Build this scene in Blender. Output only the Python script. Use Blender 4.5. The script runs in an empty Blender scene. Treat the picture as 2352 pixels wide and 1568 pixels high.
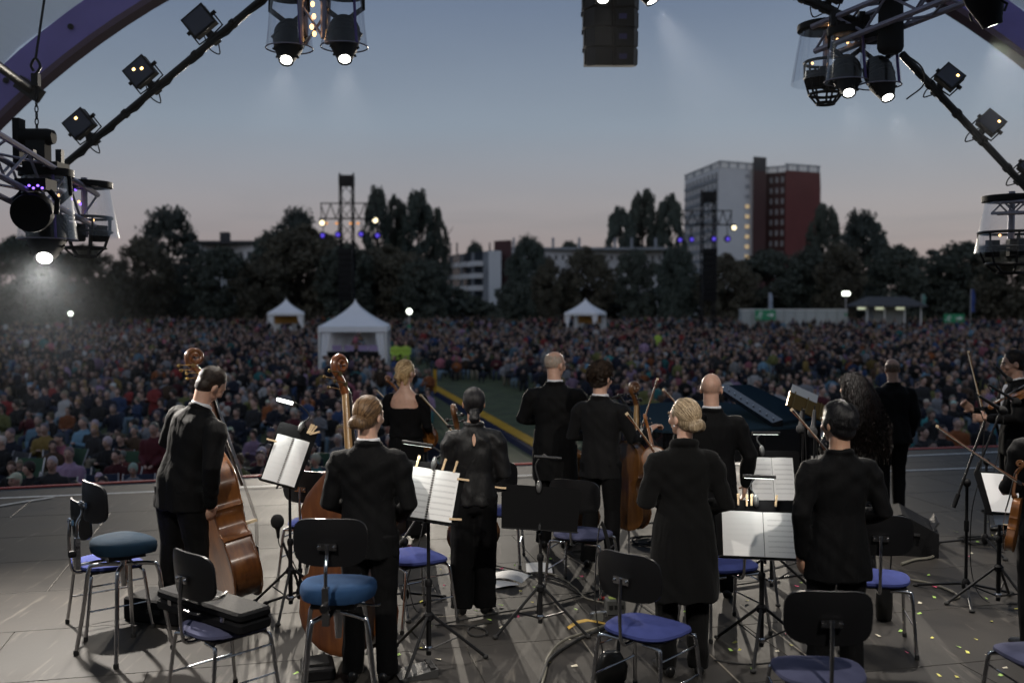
import bpy, bmesh, math, random
import numpy as np
from mathutils import Vector, Matrix, Euler

random.seed(7)
RNG = np.random.default_rng(11)
SC = bpy.context.scene
COL = SC.collection
R = math.radians
PI = math.pi

# ------------------------------------------------------------------ camera
F = 2286.7            # focal length in pixels of a 2352 px wide picture (35 mm lens)
STAGE = 1.5           # stage floor above the lawn
CZ = STAGE + 2.3      # camera height
PITCH = R(2.35)
cam = bpy.data.cameras.new('camera')
cam.lens = 35
cam.sensor_width = 36
cam.clip_start = 0.05
cam.clip_end = 3000
cam.dof.use_dof = True
cam.dof.focus_distance = 6.9
cam.dof.aperture_fstop = 1.35
cam.dof.aperture_blades = 0
cam_o = bpy.data.objects.new('camera', cam)
COL.objects.link(cam_o)
cam_o.location = (0, 0, CZ)
cam_o.rotation_euler = (R(90) - PITCH, 0, 0)
SC.camera = cam_o

# ------------------------------------------------------------------ world: dusk sky
wd = bpy.data.worlds.new('World')
SC.world = wd
wd.use_nodes = True
nt = wd.node_tree
bg = nt.nodes['Background']
sky = nt.nodes.new('ShaderNodeTexSky')
sky.sky_type = 'NISHITA'
sky.sun_disc = False
sky.sun_elevation = R(-2.2)
sky.sun_rotation = R(62)
sky.dust_density = 1.0
hs = nt.nodes.new('ShaderNodeHueSaturation')
hs.inputs['Saturation'].default_value = 0.55
hs.inputs['Value'].default_value = 0.12
nt.links.new(sky.outputs[0], hs.inputs['Color'])
tc = nt.nodes.new('ShaderNodeTexCoord')
sep = nt.nodes.new('ShaderNodeSeparateXYZ')
nt.links.new(tc.outputs['Generated'], sep.inputs[0])
ramp = nt.nodes.new('ShaderNodeValToRGB')
cr = ramp.color_ramp
stops = [(0.0, (0.245, 0.205, 0.20)), (0.05, (0.258, 0.228, 0.232)), (0.095, (0.258, 0.250, 0.268)), (0.17, (0.205, 0.252, 0.312)),
         (0.28, (0.125, 0.170, 0.252)), (0.55, (0.115, 0.150, 0.215)), (1.0, (0.105, 0.138, 0.20))]
cr.elements[0].position, cr.elements[1].position = stops[0][0], stops[-1][0]
cr.elements[0].color = (*stops[0][1], 1)
cr.elements[1].color = (*stops[-1][1], 1)
for p, c in stops[1:-1]:
    e = cr.elements.new(p)
    e.color = (*c, 1)
nt.links.new(sep.outputs['Z'], ramp.inputs[0])
# thin dusk cloud bank low over the horizon
cmap = nt.nodes.new('ShaderNodeMapping')
cmap.inputs['Scale'].default_value = (3.2, 3.2, 26)
cn = nt.nodes.new('ShaderNodeTexNoise')
cn.inputs['Scale'].default_value = 1.6
cn.inputs['Detail'].default_value = 5
nt.links.new(tc.outputs['Generated'], cmap.inputs[0])
nt.links.new(cmap.outputs[0], cn.inputs['Vector'])
cnr = nt.nodes.new('ShaderNodeMapRange')
cnr.inputs['From Min'].default_value = 0.50
cnr.inputs['From Max'].default_value = 0.66
nt.links.new(cn.outputs[0], cnr.inputs['Value'])
band = nt.nodes.new('ShaderNodeMapRange')
band.inputs['From Min'].default_value = 0.115
band.inputs['From Max'].default_value = 0.06
nt.links.new(sep.outputs['Z'], band.inputs['Value'])
cm = nt.nodes.new('ShaderNodeMath')
cm.operation = 'MULTIPLY'
nt.links.new(cnr.outputs[0], cm.inputs[0])
nt.links.new(band.outputs[0], cm.inputs[1])
cm2 = nt.nodes.new('ShaderNodeMath')
cm2.operation = 'MULTIPLY'
cm2.inputs[1].default_value = 0.25
nt.links.new(cm.outputs[0], cm2.inputs[0])
cmix = nt.nodes.new('ShaderNodeMixRGB')
cmix.inputs[2].default_value = (0.12, 0.145, 0.17, 1)
nt.links.new(cm2.outputs[0], cmix.inputs[0])
nt.links.new(ramp.outputs[0], cmix.inputs[1])
addn = nt.nodes.new('ShaderNodeMixRGB')
addn.blend_type = 'ADD'
addn.inputs[0].default_value = 1.0
nt.links.new(cmix.outputs[0], addn.inputs[1])
nt.links.new(hs.outputs[0], addn.inputs[2])
# faint unevenness of high haze
hn = nt.nodes.new('ShaderNodeTexNoise')
hn.inputs['Scale'].default_value = 2.2
hn.inputs['Detail'].default_value = 4
hm = nt.nodes.new('ShaderNodeMapping')
hm.inputs['Scale'].default_value = (1, 1, 3.5)
nt.links.new(tc.outputs['Generated'], hm.inputs[0])
nt.links.new(hm.outputs[0], hn.inputs['Vector'])
hr_ = nt.nodes.new('ShaderNodeMapRange')
hr_.inputs['From Min'].default_value = 0.3
hr_.inputs['From Max'].default_value = 0.7
hr_.inputs['To Min'].default_value = 0.95
hr_.inputs['To Max'].default_value = 1.05
nt.links.new(hn.outputs[0], hr_.inputs['Value'])
hsc = nt.nodes.new('ShaderNodeVectorMath')
hsc.operation = 'SCALE'
nt.links.new(addn.outputs[0], hsc.inputs[0])
nt.links.new(hr_.outputs[0], hsc.inputs['Scale'])
nt.links.new(hsc.outputs[0], bg.inputs[0])
bg.inputs[1].default_value = 1.12

# the last of the daylight: one very weak, very soft sun low behind the stage
sl = bpy.data.lights.new('sun', 'SUN')
sl.energy = 0.24
sl.angle = R(40)
sl.color = (1.0, 0.96, 0.96)
sun_o = bpy.data.objects.new('sun', sl)
COL.objects.link(sun_o)
sun_o.rotation_euler = (R(62), 0, R(-20))

SC.view_settings.view_transform = 'Standard'
SC.view_settings.look = 'None'
SC.view_settings.exposure = 0.0
SC.view_settings.gamma = 1.0
SC.view_settings.use_curve_mapping = False
SC.render.engine = 'CYCLES'
cy = SC.cycles
cy.use_denoising = True
cy.use_adaptive_sampling = True
cy.adaptive_threshold = 0.02
cy.max_bounces = 6
cy.diffuse_bounces = 2
cy.glossy_bounces = 3
cy.transmission_bounces = 6
cy.transparent_max_bounces = 12
cy.volume_bounces = 0
cy.sample_clamp_indirect = 4.0
cy.caustics_reflective = False
cy.caustics_refractive = False

# ------------------------------------------------------------------ places: where a sight line meets a given distance or height
def W(px, py, d):
    u, v = (px - 1176) / F, (784 - py) / F
    yy = math.cos(PITCH) + v * math.sin(PITCH)
    zz = -math.sin(PITCH) + v * math.cos(PITCH)
    return Vector((u * d / yy, d, CZ + zz * d / yy))

def FL(px, py, z=STAGE):
    u, v = (px - 1176) / F, (784 - py) / F
    yy = math.cos(PITCH) + v * math.sin(PITCH)
    zz = -math.sin(PITCH) + v * math.cos(PITCH)
    t = (z - CZ) / zz
    return Vector((u * t, yy * t, z))

# ------------------------------------------------------------------ materials
MATS = {}
def mat(name, col=(0.5, 0.5, 0.5), rough=0.5, metal=0.0, var=0.0, vscale=8.0, bump=0.0, bscale=60.0, spec=0.5, stretch=None, coat=0.0,
        sheen=0.0, objcol=False, attr=None, rvar=0.0, detail=4.0):
    if name in MATS:
        return MATS[name]
    m = bpy.data.materials.new(name)
    m.use_nodes = True
    t = m.node_tree
    b = t.nodes['Principled BSDF']
    b.inputs['Base Color'].default_value = (*col, 1)
    b.inputs['Roughness'].default_value = rough
    b.inputs['Metallic'].default_value = metal
    b.inputs['Specular IOR Level'].default_value = spec
    b.inputs['Coat Weight'].default_value = coat
    b.inputs['Sheen Weight'].default_value = sheen
    src = None
    if objcol:
        oi = t.nodes.new('ShaderNodeObjectInfo')
        src = oi.outputs['Color']
    if attr:
        an = t.nodes.new('ShaderNodeAttribute')
        an.attribute_name = attr
        src = an.outputs['Color']
    tcn = t.nodes.new('ShaderNodeTexCoord')
    vec = tcn.outputs['Object']
    if stretch:
        mp = t.nodes.new('ShaderNodeMapping')
        mp.inputs['Scale'].default_value = stretch
        t.links.new(vec, mp.inputs[0])
        vec = mp.outputs[0]
    if var > 0 or rvar > 0:
        n = t.nodes.new('ShaderNodeTexNoise')
        n.inputs['Scale'].default_value = vscale
        n.inputs['Detail'].default_value = detail
        t.links.new(vec, n.inputs['Vector'])
        if var > 0:
            mr = t.nodes.new('ShaderNodeMapRange')
            mr.inputs['From Min'].default_value = 0.25
            mr.inputs['From Max'].default_value = 0.75
            mr.inputs['To Min'].default_value = 1 - var
            mr.inputs['To Max'].default_value = 1 + var
            t.links.new(n.outputs[0], mr.inputs['Value'])
            mx = t.nodes.new('ShaderNodeVectorMath')
            mx.operation = 'SCALE'
            if src is None:
                mx.inputs[0].default_value = col
            else:
                t.links.new(src, mx.inputs[0])
            t.links.new(mr.outputs[0], mx.inputs['Scale'])
            src = mx.outputs[0]
        if rvar > 0:
            mr2 = t.nodes.new('ShaderNodeMapRange')
            mr2.inputs['From Min'].default_value = 0.3
            mr2.inputs['From Max'].default_value = 0.7
            mr2.inputs['To Min'].default_value = max(0.03, rough - rvar)
            mr2.inputs['To Max'].default_value = min(1, rough + rvar)
            t.links.new(n.outputs[0], mr2.inputs['Value'])
            t.links.new(mr2.outputs[0], b.inputs['Roughness'])
    if src is not None:
        t.links.new(src, b.inputs['Base Color'])
    if bump > 0:
        n2 = t.nodes.new('ShaderNodeTexNoise')
        n2.inputs['Scale'].default_value = bscale
        n2.inputs['Detail'].default_value = 3
        t.links.new(vec, n2.inputs['Vector'])
        bp = t.nodes.new('ShaderNodeBump')
        bp.inputs['Strength'].default_value = min(1.0, bump)
        bp.inputs['Distance'].default_value = 0.01
        t.links.new(n2.outputs[0], bp.inputs['Height'])
        t.links.new(bp.outputs[0], b.inputs['Normal'])
    MATS[name] = m
    return m

def emit(name, col, s):
    if name in MATS:
        return MATS[name]
    m = bpy.data.materials.new(name)
    m.use_nodes = True
    b = m.node_tree.nodes['Principled BSDF']
    b.inputs['Base Color'].default_value = (*[min(1, c) for c in col], 1)
    b.inputs['Emission Color'].default_value = (*col, 1)
    b.inputs['Emission Strength'].default_value = s
    MATS[name] = m
    return m

# ------------------------------------------------------------------ mesh helpers
def frames(pts):
    """parallel transported frames along a path"""
    pts = [Vector(p) for p in pts]
    n = len(pts)
    tang = []
    for i in range(n):
        a = pts[max(0, i - 1)]
        b = pts[min(n - 1, i + 1)]
        d = b - a
        tang.append(d.normalized() if d.length > 1e-9 else Vector((0, 0, 1)))
    t0 = tang[0]
    ref = Vector((1, 0, 0)) if abs(t0.x) < 0.8 else Vector((0, 1, 0))
    x = (ref - t0 * ref.dot(t0)).normalized()
    out = []
    for i in range(n):
        t = tang[i]
        x = x - t * x.dot(t)
        if x.length < 1e-6:
            x = Vector((0, 1, 0)) - t * t.y
        x.normalize()
        out.append((pts[i], x.copy(), t.cross(x), t))
    return out

class MB:
    def __init__(s):
        s.v, s.f, s.m = [], [], []
    def add(s, vs, fs, mi=0):
        o = len(s.v)
        s.v += [tuple(p) for p in vs]
        s.f += [tuple(i + o for i in f) for f in fs]
        s.m += [mi] * len(fs)
        return s
    def box(s, c, size, rot=None, mi=0):
        hx, hy, hz = size[0] / 2, size[1] / 2, size[2] / 2
        c = Vector(c)
        vs = []
        for x, y, z in ((-1, -1, -1), (1, -1, -1), (1, 1, -1), (-1, 1, -1), (-1, -1, 1), (1, -1, 1), (1, 1, 1), (-1, 1, 1)):
            p = Vector((x * hx, y * hy, z * hz))
            if rot is not None:
                p = rot @ p
            vs.append(c + p)
        return s.add(vs, [(0, 3, 2, 1), (4, 5, 6, 7), (0, 1, 5, 4), (1, 2, 6, 5), (2, 3, 7, 6), (3, 0, 4, 7)], mi)
    def rings(s, rings, mi=0, cap=True, closed=False):
        n = len(rings[0])
        vs = [p for r in rings for p in r]
        fs = []
        k = len(rings)
        for i in range(k if closed else k - 1):
            a, b = i * n, ((i + 1) % k) * n
            for j in range(n):
                j2 = (j + 1) % n
                fs.append((a + j, a + j2, b + j2, b + j))
        if cap and not closed:
            fs.append(tuple(reversed(range(n))))
            fs.append(tuple((k - 1) * n + j for j in range(n)))
        return s.add(vs, fs, mi)
    def tube(s, pts, r, n=8, mi=0, closed=False):
        fr = frames(pts)
        k = len(fr)
        rr = r if isinstance(r, list) else [r] * k
        rg = []
        for i, (p, x, y, t) in enumerate(fr):
            q = rr[i]
            qx, qy = q if isinstance(q, (list, tuple)) else (q, q)
            rg.append([p + x * (qx * math.cos(2 * PI * j / n)) + y * (qy * math.sin(2 * PI * j / n)) for j in range(n)])
        return s.rings(rg, mi, True, closed)
    def loft(s, secs, n=18, mi=0, pw=2.0, rnd=True):
        """secs: (centre, rx, ry[, tilt]) stacked cross sections lying in planes along the path, x axis kept; superellipse"""
        cs = [Vector(q[0]) for q in secs]
        rg = []
        k = len(secs)
        for i in range(k):
            t = (cs[min(k - 1, i + 1)] - cs[max(0, i - 1)]).normalized()
            x = Vector((1, 0, 0))
            x = x - t * x.dot(t)
            if x.length < 0.2:
                x = Vector((0, 1, 0)) - t * t.y
            x.normalize()
            y = t.cross(x)
            ring = []
            for j in range(n):
                a = 2 * PI * j / n
                ca, sa = math.cos(a), math.sin(a)
                ex = math.copysign(abs(ca) ** (2 / pw), ca)
                ey = math.copysign(abs(sa) ** (2 / pw), sa)
                ring.append(cs[i] + x * (secs[i][1] * ex) + y * (secs[i][2] * ey))
            rg.append(ring)
        if rnd:
            for end, idx, sgn in ((0, 0, -1), (k - 1, -1, 1)):
                t = (cs[1] - cs[0]).normalized() if idx == 0 else (cs[-1] - cs[-2]).normalized()
                r = min(secs[end][1], secs[end][2])
                extra = []
                for a in (0.5, 0.85):
                    f = math.sqrt(max(0, 1 - a * a))
                    c = cs[end] + t * (sgn * r * a * 0.8)
                    extra.append([c + (p - cs[end]) * f for p in rg[idx]])
                if idx == 0:
                    base0 = rg
                    rg = [extra[1], extra[0]] + base0
                else:
                    rg = rg + [extra[0], extra[1]]
        return s.rings(rg, mi)
    def ell(s, c, r, rot=None, n=14, k=9, mi=0):
        c = Vector(c)
        rg = []
        for i in range(1, k):
            ph = PI * i / k
            ring = []
            for j in range(n):
                a = 2 * PI * j / n
                p = Vector((r[0] * math.sin(ph) * math.cos(a), r[1] * math.sin(ph) * math.sin(a), -r[2] * math.cos(ph)))
                ring.append(c + (rot @ p if rot is not None else p))
            rg.append(ring)
        lo, hi = Vector((0, 0, -r[2])), Vector((0, 0, r[2]))
        if rot is not None:
            lo, hi = rot @ lo, rot @ hi
        n0 = len(s.v)
        s.rings(rg, mi, False)
        s.v += [tuple(c + lo), tuple(c + hi)]
        a, b = len(s.v) - 2, len(s.v) - 1
        last = n0 + (k - 2) * n
        for j in range(n):
            s.f.append((a, n0 + (j + 1) % n, n0 + j))
            s.f.append((b, last + j, last + (j + 1) % n))
            s.m += [mi, mi]
        return s
    def lathe(s, prof, n=20, M=None, mi=0, cap=True):
        rg = []
        for r, z in prof:
            ring = [Vector((r * math.cos(2 * PI * j / n), r * math.sin(2 * PI * j / n), z)) for j in range(n)]
            rg.append([M @ p for p in ring] if M is not None else ring)
        return s.rings(rg, mi, cap)
    def prism(s, poly, h0, h1, M=None, mi=0):
        a = [Vector((p[0], p[1], h0)) for p in poly]
        b = [Vector((p[0], p[1], h1)) for p in poly]
        if M is not None:
            a = [M @ p for p in a]
            b = [M @ p for p in b]
        n = len(poly)
        fs = [tuple(reversed(range(n))), tuple(range(n, 2 * n))]
        fs += [(j, (j + 1) % n, n + (j + 1) % n, n + j) for j in range(n)]
        return s.add(a + b, fs, mi)
    def quad(s, a, b, c, d, mi=0):
        return s.add([a, b, c, d], [(0, 1, 2, 3)], mi)
    def scale(s, k):
        s.v = [(p[0] * k, p[1] * k, p[2] * k) for p in s.v]
        return s
    def xf(s, M):
        s.v = [tuple(M @ Vector(p)) for p in s.v]
        return s
    def mesh(s, name, mats, smooth=True, ang=38):
        me = bpy.data.meshes.new(name)
        me.from_pydata(s.v, [], s.f)
        for m in (mats if isinstance(mats, (list, tuple)) else [mats]):
            me.materials.append(m)
        if any(s.m):
            me.polygons.foreach_set('material_index', s.m)
        if smooth:
            me.polygons.foreach_set('use_smooth', [True] * len(me.polygons))
            me.set_sharp_from_angle(angle=R(ang))
        me.update()
        return me
    def build(s, name, mats, parent=None, smooth=True, ang=38):
        o = bpy.data.objects.new(name, s.mesh(name, mats, smooth, ang))
        COL.objects.link(o)
        if parent is not None:
            o.parent = parent
        return o

def tag(o, label=None, cat=None, group=None, kind=None):
    if label: o['label'] = label
    if cat: o['category'] = cat
    if group: o['group'] = group
    if kind: o['kind'] = kind
    return o

def empty(name, loc=(0, 0, 0), rz=0.0, label=None, cat=None, group=None):
    o = bpy.data.objects.new(name, None)
    o.empty_display_size = 0.1
    COL.objects.link(o)
    o.location = loc
    o.rotation_euler = (0, 0, rz)
    return tag(o, label, cat, group)

def copy_tree(o, parent=None):
    c = o.copy()
    COL.objects.link(c)
    c.parent = parent
    for ch in list(o.children):
        copy_tree(ch, c)
    return c

def remesh(mb, voxel, smooth=3, name='body', mats=None, fold=None):
    me = mb.mesh(name + '_src', mats or [], True, 180)
    o = bpy.data.objects.new('tmp', me)
    COL.objects.link(o)
    md = o.modifiers.new('r', 'REMESH')
    md.mode = 'VOXEL'
    md.voxel_size = voxel
    md.use_smooth_shade = True
    if smooth:
        ms = o.modifiers.new('s', 'SMOOTH')
        ms.factor = 0.5
        ms.iterations = smooth
    dg = bpy.context.evaluated_depsgraph_get()
    dg.update()
    out = bpy.data.meshes.new_from_object(o.evaluated_get(dg))
    out.name = name
    bpy.data.objects.remove(o)
    bpy.data.meshes.remove(me)
    out.materials.clear()
    for m in (mats if isinstance(mats, (list, tuple)) else [mats]):
        if m: out.materials.append(m)
    n = len(out.vertices)
    if fold is not None and n:
        co = np.empty(n * 3, dtype=np.float32)
        no = np.empty(n * 3, dtype=np.float32)
        out.vertices.foreach_get('co', co)
        out.vertices.foreach_get('normal', no)
        co = co.reshape(-1, 3)
        no = no.reshape(-1, 3)
        co = co + no * fold(co)[:, None].astype(np.float32)
        out.vertices.foreach_set('co', co.ravel())
    out.polygons.foreach_set('material_index', [0] * len(out.polygons))
    out.polygons.foreach_set('use_smooth', [True] * len(out.polygons))
    out.update()
    return out

def mobj(name, me, parent=None):
    o = bpy.data.objects.new(name, me)
    COL.objects.link(o)
    if parent is not None:
        o.parent = parent
    return o

def curve(pts, sub=6):
    """Catmull-Rom through points"""
    P = [Vector(p) for p in pts]
    P = [P[0] * 2 - P[1]] + P + [P[-1] * 2 - P[-2]]
    out = []
    for i in range(1, len(P) - 2):
        a, b, c, d = P[i - 1], P[i], P[i + 1], P[i + 2]
        for k in range(sub):
            t = k / sub
            out.append(0.5 * ((2 * b) + (c - a) * t + (2 * a - 5 * b + 4 * c - d) * t * t + (3 * b - a - 3 * c + d) * t ** 3))
    out.append(P[-2])
    return out
# power of the lit lamps, in the order they are hung
PW = [370, 370, 50, 600, 300, 420, 500, 1350]
PREAR = 830     # lamps on the rear truss
EL = [2.4, 0.9, 0, 1.1, 0.4]   # stand lamps
SMOKE = 0.014
PT = 95000      # follow spots on the light towers
# ================================================================== setting: lawn, stage, canopy
BLACK = mat('black_paint', (0.007, 0.007, 0.008), 0.6, spec=0.2, bump=0.05)
BLACKMET = mat('black_metal', (0.010, 0.010, 0.011), 0.42, spec=0.35)
RUBBER = mat('rubber', (0.012, 0.012, 0.012), 0.8)
CHROME = mat('chrome', (0.66, 0.66, 0.68), 0.10, metal=1.0, rvar=0.04, vscale=30)
ALU = mat('aluminium', (0.45, 0.45, 0.47), 0.35, metal=0.9)
WHITE = mat('white_paint', (0.78, 0.78, 0.76), 0.6)
GRASS = mat('grass', (0.052, 0.066, 0.022), 0.95, var=0.5, vscale=1.3, bump=0.6, bscale=30, detail=8)

g = MB().quad((-1500, -300, 0), (1500, -300, 0), (1500, 2500, 0), (-1500, 2500, 0)).build('lawn', GRASS)
tag(g, 'dark green lawn of the park under the crowd', kind='structure')

# stage edge as a curve across the place
EX = np.array([-14.0, -6.27, -4.2, 0.01, 6.3, 14.0])
EY = np.array([9.4, 12.2, 12.75, 13.65, 15.5, 16.6])
EC = np.polyfit(EX, EY, 3)
edge_y = lambda x: float(np.polyval(EC, x))
def edge_n(x):
    s = float(np.polyval(np.polyder(EC), x))
    return Vector((-s, 1, 0)).normalized()

def floor_mat(name, tint, seed):
    m = bpy.data.materials.new(name)
    m.use_nodes = True
    t = m.node_tree
    b = t.nodes['Principled BSDF']
    geo = t.nodes.new('ShaderNodeNewGeometry')
    oi = t.nodes.new('ShaderNodeObjectInfo')
    n1 = t.nodes.new('ShaderNodeTexNoise'); n1.inputs['Scale'].default_value = 1.4; n1.inputs['Detail'].default_value = 9; n1.inputs['Roughness'].default_value = 0.62
    n2 = t.nodes.new('ShaderNodeTexNoise'); n2.inputs['Scale'].default_value = 17; n2.inputs['Detail'].default_value = 6
    mp = t.nodes.new('ShaderNodeMapping'); mp.inputs['Scale'].default_value = (1, 0.12, 1); mp.inputs['Rotation'].default_value = (0, 0, 0.5)
    t.links.new(geo.outputs['Position'], n1.inputs['Vector'])
    t.links.new(geo.outputs['Position'], mp.inputs[0])
    t.links.new(mp.outputs[0], n2.inputs['Vector'])
    r1 = t.nodes.new('ShaderNodeValToRGB')
    e = r1.color_ramp.elements
    e[0].position, e[0].color = 0.30, (*[c * 0.62 for c in tint], 1)
    e[1].position, e[1].color = 0.72, (*[c * 1.35 for c in tint], 1)
    t.links.new(n1.outputs[0], r1.inputs[0])
    # worn scuffs
    r2 = t.nodes.new('ShaderNodeMapRange'); r2.inputs['From Min'].default_value = 0.60; r2.inputs['From Max'].default_value = 0.74
    r2.inputs['To Max'].default_value = 0.7
    t.links.new(n2.outputs[0], r2.inputs['Value'])
    mx = t.nodes.new('ShaderNodeMixRGB'); mx.inputs[2].default_value = (0.095, 0.085, 0.072, 1)
    t.links.new(r2.outputs[0], mx.inputs[0]); t.links.new(r1.outputs[0], mx.inputs[1])
    # each board a little different
    sc = t.nodes.new('ShaderNodeMapRange'); sc.inputs['To Min'].default_value = 0.9; sc.inputs['To Max'].default_value = 1.1
    t.links.new(oi.outputs['Random'], sc.inputs['Value'])
    vs = t.nodes.new('ShaderNodeVectorMath'); vs.operation = 'SCALE'
    t.links.new(mx.outputs[0], vs.inputs[0]); t.links.new(sc.outputs[0], vs.inputs['Scale'])
    t.links.new(vs.outputs[0], b.inputs['Base Color'])
    rr = t.nodes.new('ShaderNodeMapRange'); rr.inputs['To Min'].default_value = 0.50; rr.inputs['To Max'].default_value = 0.78
    t.links.new(n1.outputs[0], rr.inputs['Value']); t.links.new(rr.outputs[0], b.inputs['Roughness'])
    b.inputs['Specular IOR Level'].default_value = 0.26
    # pressed wire-mesh grip of film-faced plywood
    v = t.nodes.new('ShaderNodeTexVoronoi'); v.inputs['Scale'].default_value = 95; v.feature = 'DISTANCE_TO_EDGE'
    t.links.new(geo.outputs['Position'], v.inputs['Vector'])
    bp = t.nodes.new('ShaderNodeBump'); bp.inputs['Strength'].default_value = 0.22; bp.inputs['Distance'].default_value = 0.003
    t.links.new(v.outputs['Distance'], bp.inputs['Height'])
    bp2 = t.nodes.new('ShaderNodeBump'); bp2.inputs['Strength'].default_value = 0.15; bp2.inputs['Distance'].default_value = 0.02
    t.links.new(n1.outputs[0], bp2.inputs['Height']); t.links.new(bp.outputs[0], bp2.inputs['Normal'])
    t.links.new(bp2.outputs[0], b.inputs['Normal'])
    return m
FLOOR = floor_mat('stage_plywood', (0.029, 0.0258, 0.0228), 1)

xs = np.linspace(-16, 16, 65)
mb = MB()
top = [(-16, -6, STAGE - 0.004)] + [(16, -6, STAGE - 0.004)] + [(float(x), edge_y(float(x)), STAGE - 0.004) for x in xs[::-1]]
bot = [(p[0], p[1], STAGE - 0.25) for p in top]
n = len(top)
mb.add(top + bot, [tuple(range(n)), tuple(reversed(range(n, 2 * n)))] + [(n + j, n + (j + 1) % n, (j + 1) % n, j) for j in range(n)])
stage = mb.build('stage_floor', FLOOR, smooth=False)
tag(stage, 'worn brown plywood stage floor with pale scuffs', kind='structure')
# plywood boards with open joints
pm = MB()
bw, bd = 2.0, 1.0
q = 0.0025
prof = [(-bw / 2 + q, -bd / 2 + q), (bw / 2 - q, -bd / 2 + q), (bw / 2 - q, bd / 2 - q), (-bw / 2 + q, bd / 2 - q)]
ins = [(p[0] * 0.997, p[1] * 0.994) for p in prof]
vs = [(x, y, -0.006) for x, y in prof] + [(x, y, 0.0015) for x, y in prof] + [(x, y, 0.004) for x, y in ins]
fs = [(3, 2, 1, 0), (8, 9, 10, 11)]
for k in range(4):
    fs += [(k, (k + 1) % 4, 4 + (k + 1) % 4, 4 + k), (4 + k, 4 + (k + 1) % 4, 8 + (k + 1) % 4, 8 + k)]
pm.add(vs, fs)
pmesh = pm.mesh('deck_panel', FLOOR, smooth=False)
rot = R(13)
ca, sa = math.cos(rot), math.sin(rot)
for i in range(-9, 11):
    for j in range(0, 16):
        lx, ly = i * bw + (bw / 2 if j % 2 else 0), 3.2 + j * bd
        x, y = lx * ca - ly * sa + 1.2, lx * sa + ly * ca
        if y < 4.6 or abs(x) > 0.62 * y + 1.6:
            continue
        if any(edge_y(x + dx * ca - dy * sa) - 0.10 < y + dx * sa + dy * ca for dx in (-1, 1) for dy in (-0.5, 0.5)):
            continue
        o = bpy.data.objects.new('deck_panel', pmesh)
        COL.objects.link(o)
        o.parent = stage
        o.location = (x, y, STAGE)
        o.rotation_euler = (0, 0, rot)

def floor_band(name, pts, w, m, z, label=None, kind=None, parent=None):
    """flat tape along a path on the floor"""
    P = [Vector((p[0], p[1], 0)) for p in pts]
    L, Rr = [], []
    for i, p in enumerate(P):
        t = (P[min(len(P) - 1, i + 1)] - P[max(0, i - 1)]).normalized()
        nn = Vector((-t.y, t.x, 0)) * (w / 2)
        L.append((p.x + nn.x, p.y + nn.y, z)); Rr.append((p.x - nn.x, p.y - nn.y, z))
    k = len(P)
    mb = MB().add(L + Rr, [(k + i, k + i + 1, i + 1, i) for i in range(k - 1)])
    return mb.build(name, m, parent, smooth=False)
TAPE = mat('white_tape', (0.72, 0.72, 0.70), 0.55, var=0.25, vscale=14)
def fpath(pix):
    return [tuple(FL(x, y))[:2] for x, y in pix]
def smoothpath(p, sub=8):
    return [tuple(q)[:2] for q in curve([(a, b, 0) for a, b in p], sub)]
b1 = floor_band('tape_line', smoothpath(fpath([(-160, 1153), (0, 1145), (370, 1129), (740, 1111), (1178, 1094), (1650, 1069), (2100, 1047), (2500, 1030)])), 0.06, TAPE, STAGE + 0.009, parent=stage)
b2 = floor_band('tape_line', smoothpath(fpath([(1980, 1085), (2090, 1081), (2250, 1075), (2480, 1066)])), 0.06, TAPE, STAGE + 0.009, parent=stage)
b3 = floor_band('tape_line', smoothpath(fpath([(-150, 1190), (0, 1163), (60, 1153), (125, 1143)])), 0.05, TAPE, STAGE + 0.013, parent=stage)
# worn joint lines of pale tape residue on the boards
RES = mat('tape_residue', (0.17, 0.15, 0.12), 0.7, var=0.5, vscale=9)
for pth in ([(1290, 1270), (1420, 1350), (1600, 1480), (1720, 1590)], [(1230, 1330), (1300, 1420), (1400, 1560)], [(980, 1420), (1240, 1402)], [(1700, 1390), (1920, 1560)]):
    floor_band('worn_joint', smoothpath(fpath(pth)), 0.012, RES, STAGE + 0.009, parent=stage)
# red edge strip along the front of the stage
redm = mat('red_edge_strip', (0.55, 0.07, 0.05), 0.5)
P = [(float(x), edge_y(float(x)), 0) for x in np.linspace(-13, 14, 60)]
rs = MB()
rg = []
for i, p in enumerate(P):
    nn = edge_n(p[0])
    c = Vector((p[0], p[1], STAGE)) + nn * 0.03
    rg.append([c + nn * a + Vector((0, 0, b)) for a, b in ((-0.028, -0.2), (0.03, -0.2), (0.03, 0.012), (-0.028, 0.012))])
rs.rings(rg)
rs.build('edge_strip', redm, stage, smooth=False)

# vaulted canopy over the stage: the arch in front and the white membrane behind it
AY, AX, AZ, AR = 12.0, 0.40, -0.67, 9.3
ARCHM = mat('arch_violet_light', (0.34, 0.26, 0.66), 0.5, var=0.12, vscale=2)  # violet stage light falling on the arch is put into its base colour
ARCHE = mat('arch_edge', (0.16, 0.09, 0.13), 0.5)
can = empty('stage_canopy', (AX, AY, 0), label='white vaulted stage canopy with a wide front arch coloured as violet-lit', cat='canopy')
def arc(r, y, a0=-4, a1=184, n=80):
    return [Vector((r * math.cos(R(a0 + (a1 - a0) * i / n)), y, AZ + r * math.sin(R(a0 + (a1 - a0) * i / n)))) for i in range(n + 1)]
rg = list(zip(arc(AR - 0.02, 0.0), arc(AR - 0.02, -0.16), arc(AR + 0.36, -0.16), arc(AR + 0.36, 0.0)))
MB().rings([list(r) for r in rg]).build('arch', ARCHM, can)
rg = list(zip(arc(AR - 0.09, 0.02), arc(AR - 0.09, -0.2), arc(AR - 0.023, -0.2), arc(AR - 0.023, 0.02)))
MB().rings([list(r) for r in rg]).build('arch_edge', ARCHE, can)
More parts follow.
